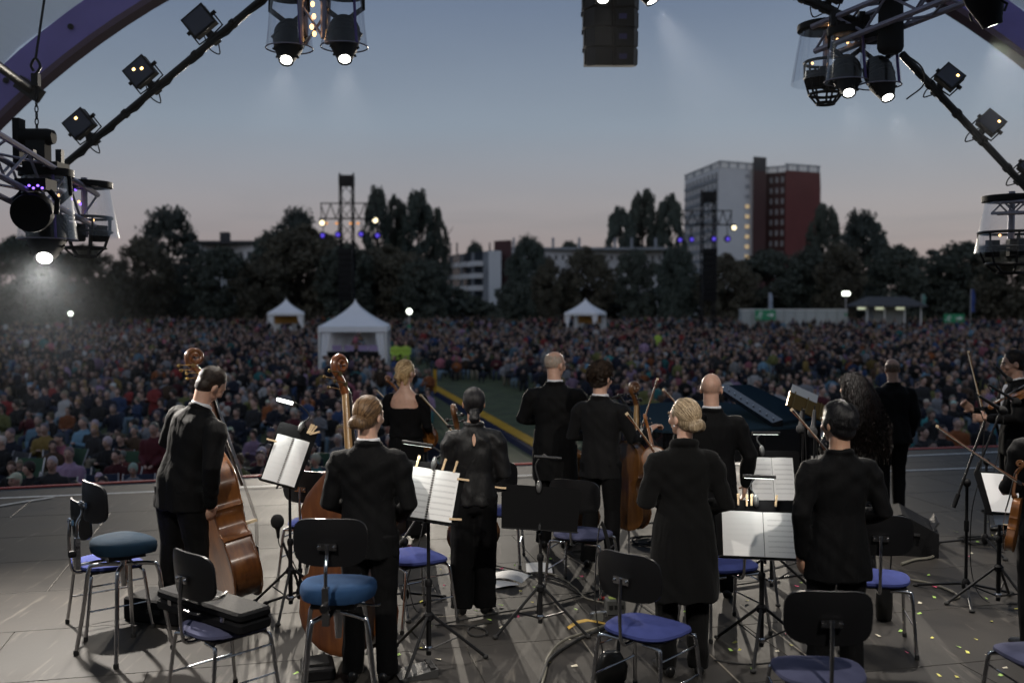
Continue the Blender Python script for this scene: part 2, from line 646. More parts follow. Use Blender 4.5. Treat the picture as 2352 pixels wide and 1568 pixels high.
MEMB = bpy.data.materials.new('membrane'); MEMB.use_nodes = True
t = MEMB.node_tree; b = t.nodes['Principled BSDF']
b.inputs['Base Color'].default_value = (0.62, 0.66, 0.64, 1); b.inputs['Roughness'].default_value = 0.6
tr = t.nodes.new('ShaderNodeBsdfTranslucent'); tr.inputs[0].default_value = (0.86, 0.90, 0.89, 1)
mxs = t.nodes.new('ShaderNodeMixShader'); mxs.inputs[0].default_value = 0.75
t.links.new(b.outputs[0], mxs.inputs[1]); t.links.new(tr.outputs[0], mxs.inputs[2])
t.links.new(mxs.outputs[0], t.nodes['Material Output'].inputs[0])
wn = t.nodes.new('ShaderNodeTexNoise'); wn.inputs['Scale'].default_value = 1.5
wm = t.nodes.new('ShaderNodeMapping'); wm.inputs['Scale'].default_value = (3, 0.4, 3)
wt = t.nodes.new('ShaderNodeTexCoord'); t.links.new(wt.outputs['Object'], wm.inputs[0]); t.links.new(wm.outputs[0], wn.inputs['Vector'])
wb = t.nodes.new('ShaderNodeBump'); wb.inputs['Strength'].default_value = 0.6; wb.inputs['Distance'].default_value = 0.15
t.links.new(wn.outputs[0], wb.inputs['Height']); t.links.new(wb.outputs[0], b.inputs['Normal'])
N, K = 80, 24
vs, fs = [], []
for k in range(K + 1):
    y = -0.10 - 14.0 * k / K
    for i in range(N + 1):
        a = R(-4 + 188 * i / N)
        wob = (0.10 * math.sin(i * 1.9 + k * 0.7) + 0.06 * math.sin(i * 4.3 - k)) * (1 if k else 0.35)
        r = AR + 0.40 + 0.02 * k + wob * 0.6
        vs.append((r * math.cos(a), y, AZ + r * math.sin(a)))
for k in range(K):
    for i in range(N):
        a = k * (N + 1) + i
        fs.append((a, a + 1, a + N + 2, a + N + 1))
MB().add(vs, fs).build('membrane', MEMB, can)
bwv = [Vector((0, -14.0, AZ + 1.0))] + [Vector(((AR + 0.6) * math.cos(R(-4 + 188 * i / 60)), -14.0, AZ + (AR + 0.6) * math.sin(R(-4 + 188 * i / 60)))) for i in range(61)]
MB().add(bwv + [v + Vector((0, -0.05, 0)) for v in bwv], [(0, i, i + 1) for i in range(1, 61)] + [(62, 62 + i + 1, 62 + i) for i in range(1, 61)]).build('rear_sun_block', mat('rear_sun_block', (0.03, 0.03, 0.033), 0.9), can)  # unseen black wall added behind the camera to keep sunlight off the stage
for a in list(range(8, 60, 6)) + list(range(120, 176, 6)):
    c = Vector(((AR + 0.19) * math.cos(R(a)), -0.17, AZ + (AR + 0.19) * math.sin(R(a))))
    MB().lathe([(0.035, 0), (0.035, 0.02), (0.01, 0.03)], 10, Matrix.Translation(c) @ Matrix.Rotation(R(90), 4, 'X')).build('bolt', BLACKMET, can)
for (ax_, ay_) in (((-40, 90)), (-40, 90)):
    pass
pa, pb = W(-60, 110, 9.5), W(68, 205, 11.75)
MB().tube([pa - can.location, pb - can.location], 0.05, 10).build('brace_pipe', BLACKMET, can)
MB().box(pb - can.location, (0.3, 0.12, 0.16), Matrix.Rotation(R(35), 3, 'Y')).build('brace_joint', BLACKMET, can)

# ================================================================== far buildings
def foot(pix):
    """footprint corners from (picture x, distance)"""
    return [Vector((W(x, 690, d).x, d, 0)) for x, d in pix]
def zat(py, d):
    return W(1176, py, d).z
PLAST = mat('pale_render', (0.76, 0.77, 0.79), 0.9, var=0.06, vscale=0.3)
GREYP = mat('grey_panel', (0.27, 0.29, 0.32), 0.9, var=0.25, vscale=0.5)
REDP = mat('red_render', (0.17, 0.052, 0.050), 0.9, var=0.08, vscale=0.3)
REDD = mat('dark_red_render', (0.085, 0.040, 0.040), 0.9, var=0.08, vscale=0.3)
DARKG = mat('dark_window_glass', (0.05, 0.06, 0.075), 0.12)
PANEG = mat('pale_window', (0.40, 0.42, 0.46), 0.3)
WARMW = emit('lit_window', (1.0, 0.72, 0.38), 0.34)
FRAMEW = mat('window_frame', (0.55, 0.55, 0.55), 0.6)
ROOFD = mat('roof_dark', (0.06, 0.06, 0.065), 0.8)

def block(parent, name, pts, h, m, z0=0):
    o = parent.location
    return MB().prism([(p.x - o.x, p.y - o.y) for p in pts], z0, h, None).build(name, m, parent, smooth=False)

def face_rects(parent, name, A, B, z0, z1, rows, cols, fw, fh, m, lit=None, depth=0.12, m2=None, frame=None, off=0.0, pane=True):
    """windows on the wall running from A to B: each a frame with a pane"""
    d = (B - A)
    ln = d.length
    t = d.normalized()
    nn = Vector((t.y, -t.x, 0))
    if nn.y > 0:
        nn = -nn
    o = parent.location
    Rm = Matrix((t, nn, Vector((0, 0, 1)))).transposed()
    cw, chh = ln / cols, (z1 - z0) / rows
    for r in range(rows):
        for c in range(cols):
            p = A + t * (cw * (c + 0.5)) + Vector((0, 0, z0 + chh * (r + 0.5))) - o + nn * (depth / 2 - 0.02)
            f = MB().box(p, (cw * fw, depth, chh * fh), Rm).build(name, frame or FRAMEW, parent, smooth=False)
            if pane:
                mm = m2 if (lit and (r, c) in lit) else m
                MB().box(p + nn * (depth / 2 - 0.01), (cw * fw * 0.82, 0.05, chh * fh * 0.84), Rm).build('pane', mm, f, smooth=False)

hr = empty('apartment_tower', (W(1700, 690, 262).x, 262, 0), label='tall apartment tower block with white, grey and dark red walls', cat='building')
dA = 255
A, Bp, Cp, Dp = foot([(1648, 255), (1728, 260), (1660, 292), (1571, 283)])
H1 = zat(384, dA)
block(hr, 'white_block', [A, Bp, Cp, Dp], H1, PLAST)
# left flank with balcony rows
fl = foot([(1571, 283), (1648, 255)])
face_rects(hr, 'balcony_window', fl[0], fl[1], 4, H1 - 0.6, 13, 9, 0.62, 0.55, mat('flank_glass', (0.13, 0.14, 0.16), 0.3), frame=GREYP)
for r in range(13):
    t = (fl[1] - fl[0]).normalized(); nn = Vector((t.y, -t.x, 0))
    if nn.y > 0: nn = -nn
    mid = (fl[0] + fl[1]) / 2 - hr.location + Vector((0, 0, 4.2 + r * (H1 - 4.6) / 13)) + nn * 0.14
    MB().box(mid, ((fl[1] - fl[0]).length * 0.97, 0.24, 0.95), Matrix((t, nn, Vector((0, 0, 1)))).transposed()).build('balcony', GREYP, hr, smooth=False)
# stair column windows, some lit
wA, wB = A.lerp(Bp, 0.72), A.lerp(Bp, 0.92)
face_rects(hr, 'stair_window', wA, wB, 3.5, H1 - 0.5, 13, 1, 0.72, 0.42, PANEG, lit={(r, 0) for r in (4, 5, 6, 7, 8, 9)}, m2=WARMW)
tp = foot([(1727, 258.5), (1757, 260.5), (1757, 270), (1727, 268)])
H2 = zat(360, 259)
block(hr, 'stair_tower', tp, H2 - 3.6, REDD)
block(hr, 'lift_house', tp, H2, ROOFD, z0=H2 - 3.6)
rp = foot([(1757, 268), (1801, 265), (1840, 296), (1757, 296)])
H3 = zat(396, 266)
block(hr, 'recessed_block', rp, H3, REDD)
face_rects(hr, 'window', rp[0].lerp(rp[1], 0.12), rp[1], 3.5, H3 - 0.6, 12, 3, 0.42, 0.5, PANEG)
re_ = foot([(1801, 262), (1880, 267), (1882, 300), (1805, 296)])
block(hr, 'red_block', re_, H3 + 0.05, REDP)
# roof parapets: rows of posts and rails
def parapet(parent, A, B, z, h, npost):
    o = parent.location
    t = (B - A).normalized()
    Rm = Matrix((t, Vector((t.y, -t.x, 0)), Vector((0, 0, 1)))).transposed()
    MB().box((A + B) / 2 - o + Vector((0, 0, z + h)), ((B - A).length, 0.4, 0.35), Rm).build('parapet_rail', GREYP, parent, smooth=False)
    for k in range(npost):
        p = A.lerp(B, (k + 0.5) / npost) - o + Vector((0, 0, z + h / 2))
        MB().box(p, ((B - A).length / npost * 0.55, 0.3, h), Rm).build('parapet_panel', WHITE if k % 3 else GREYP, parent, smooth=False)
parapet(hr, A, Bp, H1, 1.5, 12)
parapet(hr, Dp, A, H1, 1.3, 12)
parapet(hr, re_[0], re_[1], H3 + 0.05, 1.6, 10)
parapet(hr, rp[0], rp[1], H3, 1.5, 6)

mid = empty('apartment_slab', (W(1100, 690, 190).x, 190, 0), label='low grey apartment slab with rows of balconies and red stair tower', cat='building')
ma = foot([(1014, 212), (1123, 188), (1150, 190), (1045, 216)])
Hm = zat(576, 188)
block(mid, 'wall', ma, Hm, GREYP)
block(mid, 'end_wall', foot([(1122.5, 187.9), (1151, 190), (1151, 194), (1124, 192)]), Hm + 0.1, PLAST)
for r in range(5):
    for c in range(4):
        t = (ma[1] - ma[0]).normalized(); nn = Vector((t.y, -t.x, 0))
        if nn.y > 0: nn = -nn
        Rm = Matrix((t, nn, Vector((0, 0, 1)))).transposed()
        ln = (ma[1] - ma[0]).length
        p = ma[0] + t * (ln * (c + 0.55) / 4.4) - mid.location + Vector((0, 0, 1.6 + r * (Hm - 1.4) / 5))
        MB().box(p + nn * 0.05 + Vector((0, 0, 1.1)), (ln / 4.4 * 0.7, 0.12, 2.2), Rm).build('window', DARKG, mid, smooth=False)
        MB().box(p + nn * 0.6 + Vector((0, 0, -0.1)), (ln / 4.4 * 0.72, 1.2, 0.95), Rm).build('balcony', PLAST, mid, smooth=False)
block(mid, 'stair_tower', foot([(1135, 196), (1174, 193), (1176, 203), (1140, 205)]), zat(552, 194), REDD)
for x in (1035, 1050, 1125):
    c = W(x, 690, 200) - mid.location
    MB().box((c.x, c.y, Hm + 1), (0.3, 0.3, 2.4)).build('chimney', ROOFD, mid, smooth=False)

lw = empty('white_slab', (W(1350, 690, 215).x, 215, 0), label='long pale apartment slab behind the trees with thin roof vents', cat='building')
la = foot([(1172, 210), (1522, 214), (1522, 228), (1172, 225)])
Hl = zat(574, 212)
block(lw, 'wall', la, Hl, mat('slab_render', (0.56, 0.57, 0.60), 0.9, var=0.12, vscale=0.3))
MB().box((0, 3, Hl + 0.2), ((la[1] - la[0]).length + 1, 16, 0.5), None).build('roof', GREYP, lw, smooth=False)
face_rects(lw, 'window', la[0], la[1], 1, Hl - 0.3, 5, 22, 0.42, 0.5, DARKG, lit={(4, 0)}, m2=WARMW, frame=PLAST)
for x in (1180, 1270, 1330, 1412, 1450, 1505):
    c = W(x, 690, 214) - lw.location
    MB().box((c.x, c.y, Hl + 1.4), (0.5, 0.5, 2.6)).build('roof_vent', GREYP, lw, smooth=False)

lb = empty('school_building', (W(545, 690, 175).x, 175, 0), label='low pale building with a dark square chimney behind trees', cat='building')
lp = foot([(455, 180), (640, 174), (645, 190), (460, 196)])
Hb = zat(560, 176)
block(lb, 'wall', lp, Hb, PLAST)
MB().box((0, 8, Hb + 0.25), (16, 16, 0.5)).build('roof', ROOFD, lb, smooth=False)
c = W(519, 690, 178) - lb.location
MB().box((c.x, c.y, Hb + 1.2), (1.5, 1.5, 1.9)).build('chimney', ROOFD, lb, smooth=False)
face_rects(lb, 'window', lp[0], lp[1], 1, Hb - 0.5, 4, 10, 0.45, 0.5, DARKG, frame=FRAMEW)

# ================================================================== trees
LEAFS = [mat('leaf_dark', (0.072, 0.086, 0.070), 0.9, var=0.5, vscale=2.5), mat('leaf_olive', (0.092, 0.086, 0.062), 0.9, var=0.5, vscale=2.5),
         mat('leaf_green', (0.070, 0.090, 0.076), 0.9, var=0.5, vscale=2.5), mat('needle_dark', (0.055, 0.068, 0.06), 0.9, var=0.5, vscale=2.5)]
BARK = mat('bark', (0.035, 0.028, 0.022), 0.9, bump=0.4, bscale=12)
def crown_mesh(kind, seed, nleaf, lm):
    """leaf sized faces in clumps; unit crown: x,y in -0.5..0.5, z in 0..1"""
    rg = np.random.default_rng(seed)
    cl = []
    def env(z):
        if kind == 'round':
            return 0.5 * math.sqrt(max(0.0, 1 - (2 * (z - 0.46)) ** 2)) * (1.0 if z > 0.46 else 0.95) + 0.02
        if kind == 'poplar':
            return 0.5 * (max(0.0, math.sin(PI * min(1, (z * 0.93 + 0.06)))) ** 0.55) * (1 - 0.15 * z)
        if kind == 'cone':
            return 0.5 * (1 - z) ** 0.85 + 0.03
        return 0.5 * max(0.0, math.sin(PI * (z * 0.88 + 0.1))) ** 0.6
    nc = {'round': 130, 'poplar': 120, 'cone': 110, 'loose': 95}[kind]
    for i in range(nc):
        z = rg.uniform(0.02, 0.97)
        a = rg.uniform(0, 2 * PI)
        e = env(z)
        r = e * (rg.uniform(0.05, 1.0) ** 0.45)
        if kind == 'cone':
            z = (math.floor(z * 11) + rg.uniform(-0.12, 0.12) + 0.5) / 11
        cl.append((r * math.cos(a), r * math.sin(a), z, rg.uniform(0.075, 0.15) * (0.8 if kind in ('poplar',) else 1.0)))
    C = np.array(cl)
    idx = rg.integers(0, nc, nleaf)
    d = rg.normal(size=(nleaf, 3))
    d /= np.linalg.norm(d, axis=1)[:, None]
    rad = C[idx, 3] * rg.uniform(0.05, 1.1, nleaf) ** 0.5
    flat = np.array([1.0, 1.0, 0.8 if kind != 'cone' else 0.28])
    if kind == 'poplar': flat = np.array([0.95, 0.95, 0.75])
    if kind == 'loose': flat = np.array([1.25, 1.25, 0.5])
    P = C[idx, :3] + d * rad[:, None] * flat
    s = rg.uniform(0.014, 0.032, nleaf)
    # random oriented quads
    u = rg.normal(size=(nleaf, 3)); u /= np.linalg.norm(u, axis=1)[:, None]
    w = np.cross(u, rg.normal(size=(nleaf, 3))); w /= np.linalg.norm(w, axis=1)[:, None]
    V = np.empty((nleaf, 4, 3))
    V[:, 0] = P - u * s[:, None]; V[:, 1] = P - w * s[:, None] * 0.6; V[:, 2] = P + u * s[:, None]; V[:, 3] = P + w * s[:, None] * 0.6
    me = bpy.data.meshes.new('crown')
    me.from_pydata(V.reshape(-1, 3).tolist(), [], np.arange(nleaf * 4).reshape(-1, 4).tolist())
    me.materials.append(lm)
    me.update()
    return me
CROWNS = {'round': [crown_mesh('round', 1, 15000, LEAFS[1]), crown_mesh('round', 2, 15000, LEAFS[0]), crown_mesh('round', 3, 15000, LEAFS[2])],
          'poplar': [crown_mesh('poplar', 4, 15000, LEAFS[2]), crown_mesh('poplar', 5, 15000, LEAFS[0])],
          'cone': [crown_mesh('cone', 6, 8000, LEAFS[3])],
          'loose': [crown_mesh('loose', 7, 6500, LEAFS[3])]}
def trunk_mesh(seed):
    rg = random.Random(seed)
    mb = MB()
    mb.tube([(0, 0, -0.02), (0.01, 0, 0.25), (-0.01, 0.01, 0.55), (0, 0, 0.9)], [0.022, 0.017, 0.011, 0.003], 8)
    for k in range(7):
        z = rg.uniform(0.25, 0.65); a = rg.uniform(0, 2 * PI); l = rg.uniform(0.12, 0.24)
        mb.tube([(0, 0, z), (l * 0.5 * math.cos(a), l * 0.5 * math.sin(a), z + 0.07), (l * math.cos(a), l * math.sin(a), z + 0.18)], [0.009, 0.006, 0.002], 6)
    return mb.mesh('trunk', BARK)
TRUNKS = [trunk_mesh(s) for s in (1, 2, 3)]
def tree(px, top, wpx, d, kind, label, ci=0, bottom=0.06):
    x = W(px, 690, d).x
    h = zat(top, d)
    w = wpx / F * d
    t = empty('tree', (x, d, 0), label=label, cat='tree', group='trees around the lawn')
    tr = mobj('trunk', TRUNKS[ci % 3], t)
    tr.scale = (h * 0.9, h * 0.9, h)
    c = mobj('crown', CROWNS[kind][ci % len(CROWNS[kind])], t)
    c.location = (0, 0, h * bottom)
    c.scale = (w * (1.22 if kind == 'round' else (1.4 if kind == 'poplar' else 1.1)), w * 1.0, h * (1 - bottom) * 0.99)
    c.rotation_euler = (0, 0, (px * 0.37) % 6.28)
    return t
TREES = [
 (55, 545, 190, 120, 'round', 'big dark tree behind the truss lamp at the far left', 1),
 (190, 565, 150, 135, 'round', 'round tree just right of the left truss lamp', 0),
 (250, 640, 90, 150, 'round', 'small low tree in the gap left of the tall conifer', 2),
 (335, 548, 130, 150, 'round', 'rounded tree at the left foot of the ragged conifer', 0),
 (390, 478, 150, 165, 'loose', 'ragged tall conifer breaking the skyline left of the school chimney', 0),
 (440, 555, 100, 158, 'cone', 'slim conifer right beside the ragged tall conifer', 0),
 (505, 570, 140, 150, 'round', 'round tree in front of the low school building', 1),
 (590, 600, 120, 150, 'round', 'low tree in front of the right end of the school building', 0),
 (628, 535, 100, 160, 'round', 'feathery tree left of the tall birch beside the left tower', 2),
 (682, 478, 110, 165, 'loose', 'thin topped tree with bare twigs left of the left light tower', 0),
 (705, 520, 190, 155, 'round', 'broad tree directly left of the left light tower', 0),
 (795, 560, 120, 150, 'round', 'tree directly behind the left light tower', 1),
 (868, 432, 62, 200, 'poplar', 'leftmost poplar of the three right of the left tower', 0),
 (912, 450, 75, 205, 'poplar', 'second poplar of the group right of the left tower', 1),
 (962, 438, 80, 200, 'poplar', 'tallest poplar in the group right of the left tower', 0),
 (1002, 478, 46, 202, 'poplar', 'slim rightmost poplar of the group right of the left tower', 1),
 (890, 565, 160, 155, 'round', 'broad round tree below the left poplar group', 0),
 (968, 598, 110, 152, 'round', 'round tree left of the balcony slab', 1),
 (1090, 560, 60, 240, 'round', 'distant small treetop above the balcony slab roof', 2),
 (1178, 648, 76, 140, 'round', 'low bushy tree in front of the red stair tower', 1),
 (1212, 548, 90, 160, 'round', 'tree right of the red stair tower, before the white slab', 2),
 (1258, 596, 62, 155, 'round', 'lower tree between two taller trees before the white slab', 0),
 (1350, 570, 104, 158, 'round', 'tree above the far right pagoda tent', 0),
 (1310, 556, 80, 250, 'round', 'distant treetop above the white slab roof', 1),
 (1458, 575, 84, 158, 'round', 'tree under the middle poplar clump', 1),
 (1425, 478, 62, 235, 'poplar', 'left poplar of the clump left of the apartment tower', 0),
 (1478, 436, 78, 238, 'poplar', 'middle and tallest poplar of the clump left of apartment tower', 1),
 (1535, 450, 62, 236, 'poplar', 'right poplar of the clump left of the apartment tower', 0),
 (1552, 568, 84, 156, 'round', 'tree left of the right light tower', 2),
 (1672, 585, 110, 150, 'round', 'tree right of the right light tower under the white wall', 0),
 (1768, 575, 150, 155, 'round', 'broad tree in front of the stair tower of the apartment tower', 1),
 (1860, 572, 110, 158, 'round', 'tree in front of the red wall of the apartment tower', 1),
 (1893, 468, 70, 215, 'poplar', 'poplar touching the right side of the apartment tower', 1),
 (1930, 560, 110, 150, 'round', 'dark round tree right of the apartment tower', 0),
 (1975, 485, 105, 180, 'loose', 'tall loose tree standing high right of the apartment tower', 0),
 (1985, 500, 90, 183, 'poplar', 'leafy tree behind the tall loose tree at the right', 0),
 (2062, 565, 120, 150, 'round', 'rounded tree above the small lit pavilion', 1),
 (2140, 572, 80, 155, 'cone', 'pointed tree right of the small lit pavilion', 0),
 (2215, 558, 150, 150, 'round', 'broad dark tree left of the right edge lamp basket', 1),
 (2325, 552, 160, 145, 'round', 'dark tree behind the right edge lamp basket', 0),
]
for a in TREES:
    tree(*a)
# low dark hedge and bushes closing the lawn
def leaf_mass(name, A, B, h, depth, nleaf, seed, m, label):
    rg = np.random.default_rng(seed)
    t = rg.uniform(0, 1, nleaf)
    P = np.outer(1 - t, A) + np.outer(t, B)
    hh = h * (0.65 + 0.35 * np.sin(t * 60 + seed) * np.sin(t * 23))
    P[:, 2] += rg.uniform(0, 1, nleaf) ** 0.7 * hh
    P[:, 1] += rg.uniform(-depth, depth, nleaf)
    u = rg.normal(size=(nleaf, 3)); w = rg.normal(size=(nleaf, 3))
    s = rg.uniform(0.3, 0.8, nleaf)[:, None]
    V = np.stack([P - u * s * 0.6, P - w * s * 0.5, P + u * s * 0.6, P + w * s * 0.5], 1)
    me = bpy.data.meshes.new(name)
    me.from_pydata(V.reshape(-1, 3).tolist(), [], np.arange(nleaf * 4).reshape(-1, 4).tolist())
    me.materials.append(m)
    return tag(mobj(name, me), label, None, None, 'stuff')
leaf_mass('hedge', (-140, 166, 0), (140, 166, 0), 7.5, 4, 36000, 3, LEAFS[0], 'dark hedge and undergrowth closing the far end of the lawn')
# ================================================================== tents, towers, far street furniture
TENTW = mat('tent_fabric', (0.86, 0.87, 0.90), 0.7, var=0.04, vscale=1)
TENTW.node_tree.nodes['Principled BSDF'].inputs['Subsurface Weight'].default_value = 0.0
ORANGE = mat('orange_sheet', (0.55, 0.27, 0.06), 0.7)
def tent(px, peak, eave, wpx, d, label, rz=0.0, curtains=True, inner=None):
    x = W(px, 690, d).x
    zp, ze = zat(peak, d), zat(eave, d)
    w = wpx / F * d
    t = empty('pagoda_tent', (x, d, 0), rz, label, 'tent')
    n, k = 32, 10
    rg = []
    for i in range(k + 1):
        s = i / k
        f = (1 - s) ** 1.55 if s < 1 else 0.0
        z = ze + (zp - ze) * s
        hw = max(0.012, w / 2 * f)
        ring = []
        for j in range(n):
            q = j / n * 4
            e, u = int(q), (q % 1) * 2 - 1
            sag = 1 - 0.05 * (1 - abs(u)) * (1 - s)
            p = {0: (u, -1), 1: (1, u), 2: (-u, 1), 3: (-1, -u)}[e]
            ring.append(Vector((p[0] * hw * sag, p[1] * hw * sag, z)))
        rg.append(ring)
    MB().rings(rg).build('roof', TENTW, t, ang=60)
    MB().rings([[Vector((r.x * 1.003, r.y * 1.003, ze - 0.28)) for r in rg[0]], [Vector((r.x * 1.003, r.y * 1.003, ze)) for r in rg[0]]], cap=False).build('valance', TENTW, t, ang=60)
    for sx in (-1, 1):
        for sy in (-1, 1):
            MB().box((sx * w * 0.485, sy * w * 0.485, (ze - 0.05) / 2), (0.09, 0.09, ze - 0.05)).build('leg', WHITE, t, smooth=False)
            if curtains:
                cw = 0.17 if sy < 0 else 0.5
                pts = []
                for j in range(9):
                    u = j / 8
                    pts.append((sx * (w * 0.49 - u * w * cw), sy * w * 0.47 + 0.05 * math.sin(j * 2.2)))
                lo = [Vector((sx * (w * 0.49 - j / 8 * w * cw * 0.35), p[1], 0.02)) for j, p in enumerate(pts)]
                hi = [Vector((p[0], p[1], ze - 0.2)) for p in pts]
                MB().add(lo + hi, [(j, j + 1, 10 + j, 9 + j) for j in range(8)]).build('curtain', TENTW, t, ang=80)
    if inner:
        MB().box((0, w * 0.44, ze * 0.7), (w * 0.7, 0.04, ze * 0.42)).build('back_wall', inner, t, smooth=False)
    return t
tent(816, 686, 748, 152, 53, 'large white pagoda tent over the mixing desk', R(4))
tent(657, 684, 718, 80, 112, 'small white pagoda tent with orange inside at the left', R(10), True, ORANGE)
tent(1345, 684, 718, 78, 114, 'small white pagoda tent with orange inside under middle trees', R(-20), True, ORANGE)

desk = empty('mixing_desk', (W(812, 690, 52.6).x, 52.6, 0), label='dark mixing desk glowing violet under the large tent', cat='mixing desk')
MB().box((0, 0, 0.95), (2.7, 0.8, 0.25), Matrix.Rotation(R(-8), 3, 'X')).build('console', BLACK, desk, smooth=False)
MB().box((0, 0.1, 0.42), (2.6, 0.7, 0.8)).build('table', BLACK, desk, smooth=False)
for i, x in enumerate((-0.95, -0.3, 0.45, 1.0)):
    MB().box((x, 0.28, 1.28), (0.5, 0.05, 0.3), Matrix.Rotation(R(10), 3, 'X')).build('screen', emit('violet_screen', (0.30, 0.25, 0.45), 0.10), desk, smooth=False)

TRUSSM = mat('truss_grey', (0.36, 0.34, 0.42), 0.45, metal=0.6)
TRUSSD = mat('truss_dark', (0.010, 0.010, 0.012), 0.7, spec=0.2)
def truss(name, p0, p1, s, m, label, parent=None, seg=None, ch=0.025, br=0.012, up=Vector((0, 0, 1)), cat='truss'):
    """four chords with zigzag braces"""
    p0, p1 = Vector(p0), Vector(p1)
    o = empty(name, tuple(p0), 0, label, cat) if parent is None else parent
    off = o.location if parent is None else Vector(o.location)
    t = (p1 - p0).normalized()
    x = t.cross(up)
    if x.length < 0.1: x = t.cross(Vector((0, 1, 0)))
    x.normalize(); y = x.cross(t)
    L = (p1 - p0).length
    cor = [(x * a + y * b) * (s / 2) for a, b in ((-1, -1), (1, -1), (1, 1), (-1, 1))]
    for c in cor:
        MB().tube([p0 + c - off, p1 + c - off], ch, 7).build('chord', m, o)
    k = seg or max(2, int(L / s))
    for f in range(4):
        a, b = cor[f], cor[(f + 1) % 4]
        for i in range(k):
            q0, q1 = p0 + t * (L * i / k), p0 + t * (L * (i + 1) / k)
            u, v = (a, b) if i % 2 == 0 else (b, a)
            MB().tube([q0 + u - off, q1 + v - off], br, 5).build('brace', m, o)
    return o
BLUEL = emit('blue_lamp', (0.16, 0.10, 1.0), 0.5)
WARML = emit('warm_lamp', (1.0, 0.86, 0.55), 2.4)
AMBER = emit('amber_lamp', (1.0, 0.40, 0.10), 0.8)
WHITEL = emit('white_lamp', (0.92, 1.0, 0.86), 5.0)
def tower(px, d, top, wing_top, wing_bot, wl, wr, label, blues, warms):
    x = W(px, 690, d).x
    o = empty('light_tower', (x, d, 0), 0, label, 'tower')
    zt = zat(top, d)
    sw = 28 / F * d
    truss('mast', (x, d, 0), (x, d, zt), sw, TRUSSD, None, parent=o, seg=12, ch=0.07, br=0.035)
    MB().box((0, 0, zt + 0.1), (sw * 1.15, sw * 1.1, 0.9)).build('head_block', TRUSSD, o, smooth=False)
    for sx in (-0.55, 0.55):
        MB().box((sx * sw, 0, zt + 0.65), (0.12, 0.3, 0.3)).build('pulley', TRUSSD, o, smooth=False)
    z1, z0 = zat(wing_top, d), zat(wing_bot, d)
    xl, xr = W(wl, 690, d).x, W(wr, 690, d).x
    for z in (z0, z1):
        MB().tube([(xl - x, 0, z), (xr - x, 0, z)], 0.055, 7).build('wing_bar', TRUSSD, o)
        MB().tube([(xl - x, -sw * 0.8, z0 - 0.1), (xr - x, -sw * 0.8, z0 - 0.1)], 0.05, 7).build('wing_bar', TRUSSD, o)
    for a, b in ((xl - x, -sw / 2), (sw / 2, xr - x)):
        for i in range(4):
            u, v = a + (b - a) * i / 4, a + (b - a) * (i + 1) / 4
            MB().tube([(u, 0, z0 if i % 2 else z1), (v, 0, z1 if i % 2 else z0)], 0.045, 6).build('wing_brace', TRUSSD, o)
        for e in (xl - x + 0.05, xr - x - 0.05):
            MB().tube([(e, 0, z0), (e, 0, z1)], 0.045, 6).build('wing_brace', TRUSSD, o)
    # hanging speaker column
    zs0, zs1 = zat(690, d), zat(572, d)
    for i in range(9):
        z = zs0 + (zs1 - zs0) * (i + 0.5) / 9
        MB().box((0, -sw * 0.7 - 0.04 * (i - 4) ** 2 / 8, z), (sw * 1.1, 0.7, (zs1 - zs0) / 9 * 0.93), Matrix.Rotation(R((4 - i) * 1.2), 3, 'X')).build('speaker', BLACK, o, smooth=False)
    for lst, m, r in ((blues, BLUEL, 0.19), (warms, WARML, 0.22)):
        for (bx, by) in lst:
            p = W(bx, by, d - 0.8) - o.location
            ln = MB().lathe([(0.28, 0.02), (0.34, 0.2), (0.30, 0.5)], 12, Matrix.Translation(p) @ Matrix.Rotation(R(-82), 4, 'X')).build('lamp_housing', BLACK, o)
            MB().ell(p + Vector((0, -0.02, 0)), (r, 0.06, r)).build('lens', m, ln)
            MB().tube([p + Vector((0, 0.2, 0.2)), (p.x, p.y + 0.5, z0)], 0.04, 6).build('yoke', BLACK, ln)
            if m is WARML:
                li = bpy.data.lights.new('follow_beam', 'SPOT')
                li.energy = PT; li.spot_size = R(9.5); li.spot_blend = 0.8; li.shadow_soft_size = 0.18; li.color = (1.0, 0.90, 0.76)
                lo = bpy.data.objects.new('follow_beam', li); COL.objects.link(lo); lo.parent = o
                dv = Vector((-0.9, 9.4, STAGE + 0.6)) - (p + o.location)
                lo.matrix_local = Matrix.Translation(p + Vector((0, -0.15, 0))) @ dv.to_track_quat('-Z', 'Y').to_matrix().to_4x4()
    return o
tower(798, 90, 418, 467, 502, 738, 866, 'dark light tower behind the large white tent', [(741, 541), (776, 539), (829, 538), (867, 541)], [(740, 512), (862, 506)])
tower(1625, 96, 455, 484, 516, 1566, 1679, 'dark light tower in front of the apartment tower', [(1562, 551), (1589, 550), (1640, 549), (1672, 549)], [(1686, 523)])
t2 = bpy.data.objects['light_tower']
for bx in (750, 773, 805, 822):
    p = W(bx, 513, 89.4) - t2.location
    MB().ell(p, (0.13, 0.06, 0.12), n=8, k=6).build('work_light', AMBER, t2)

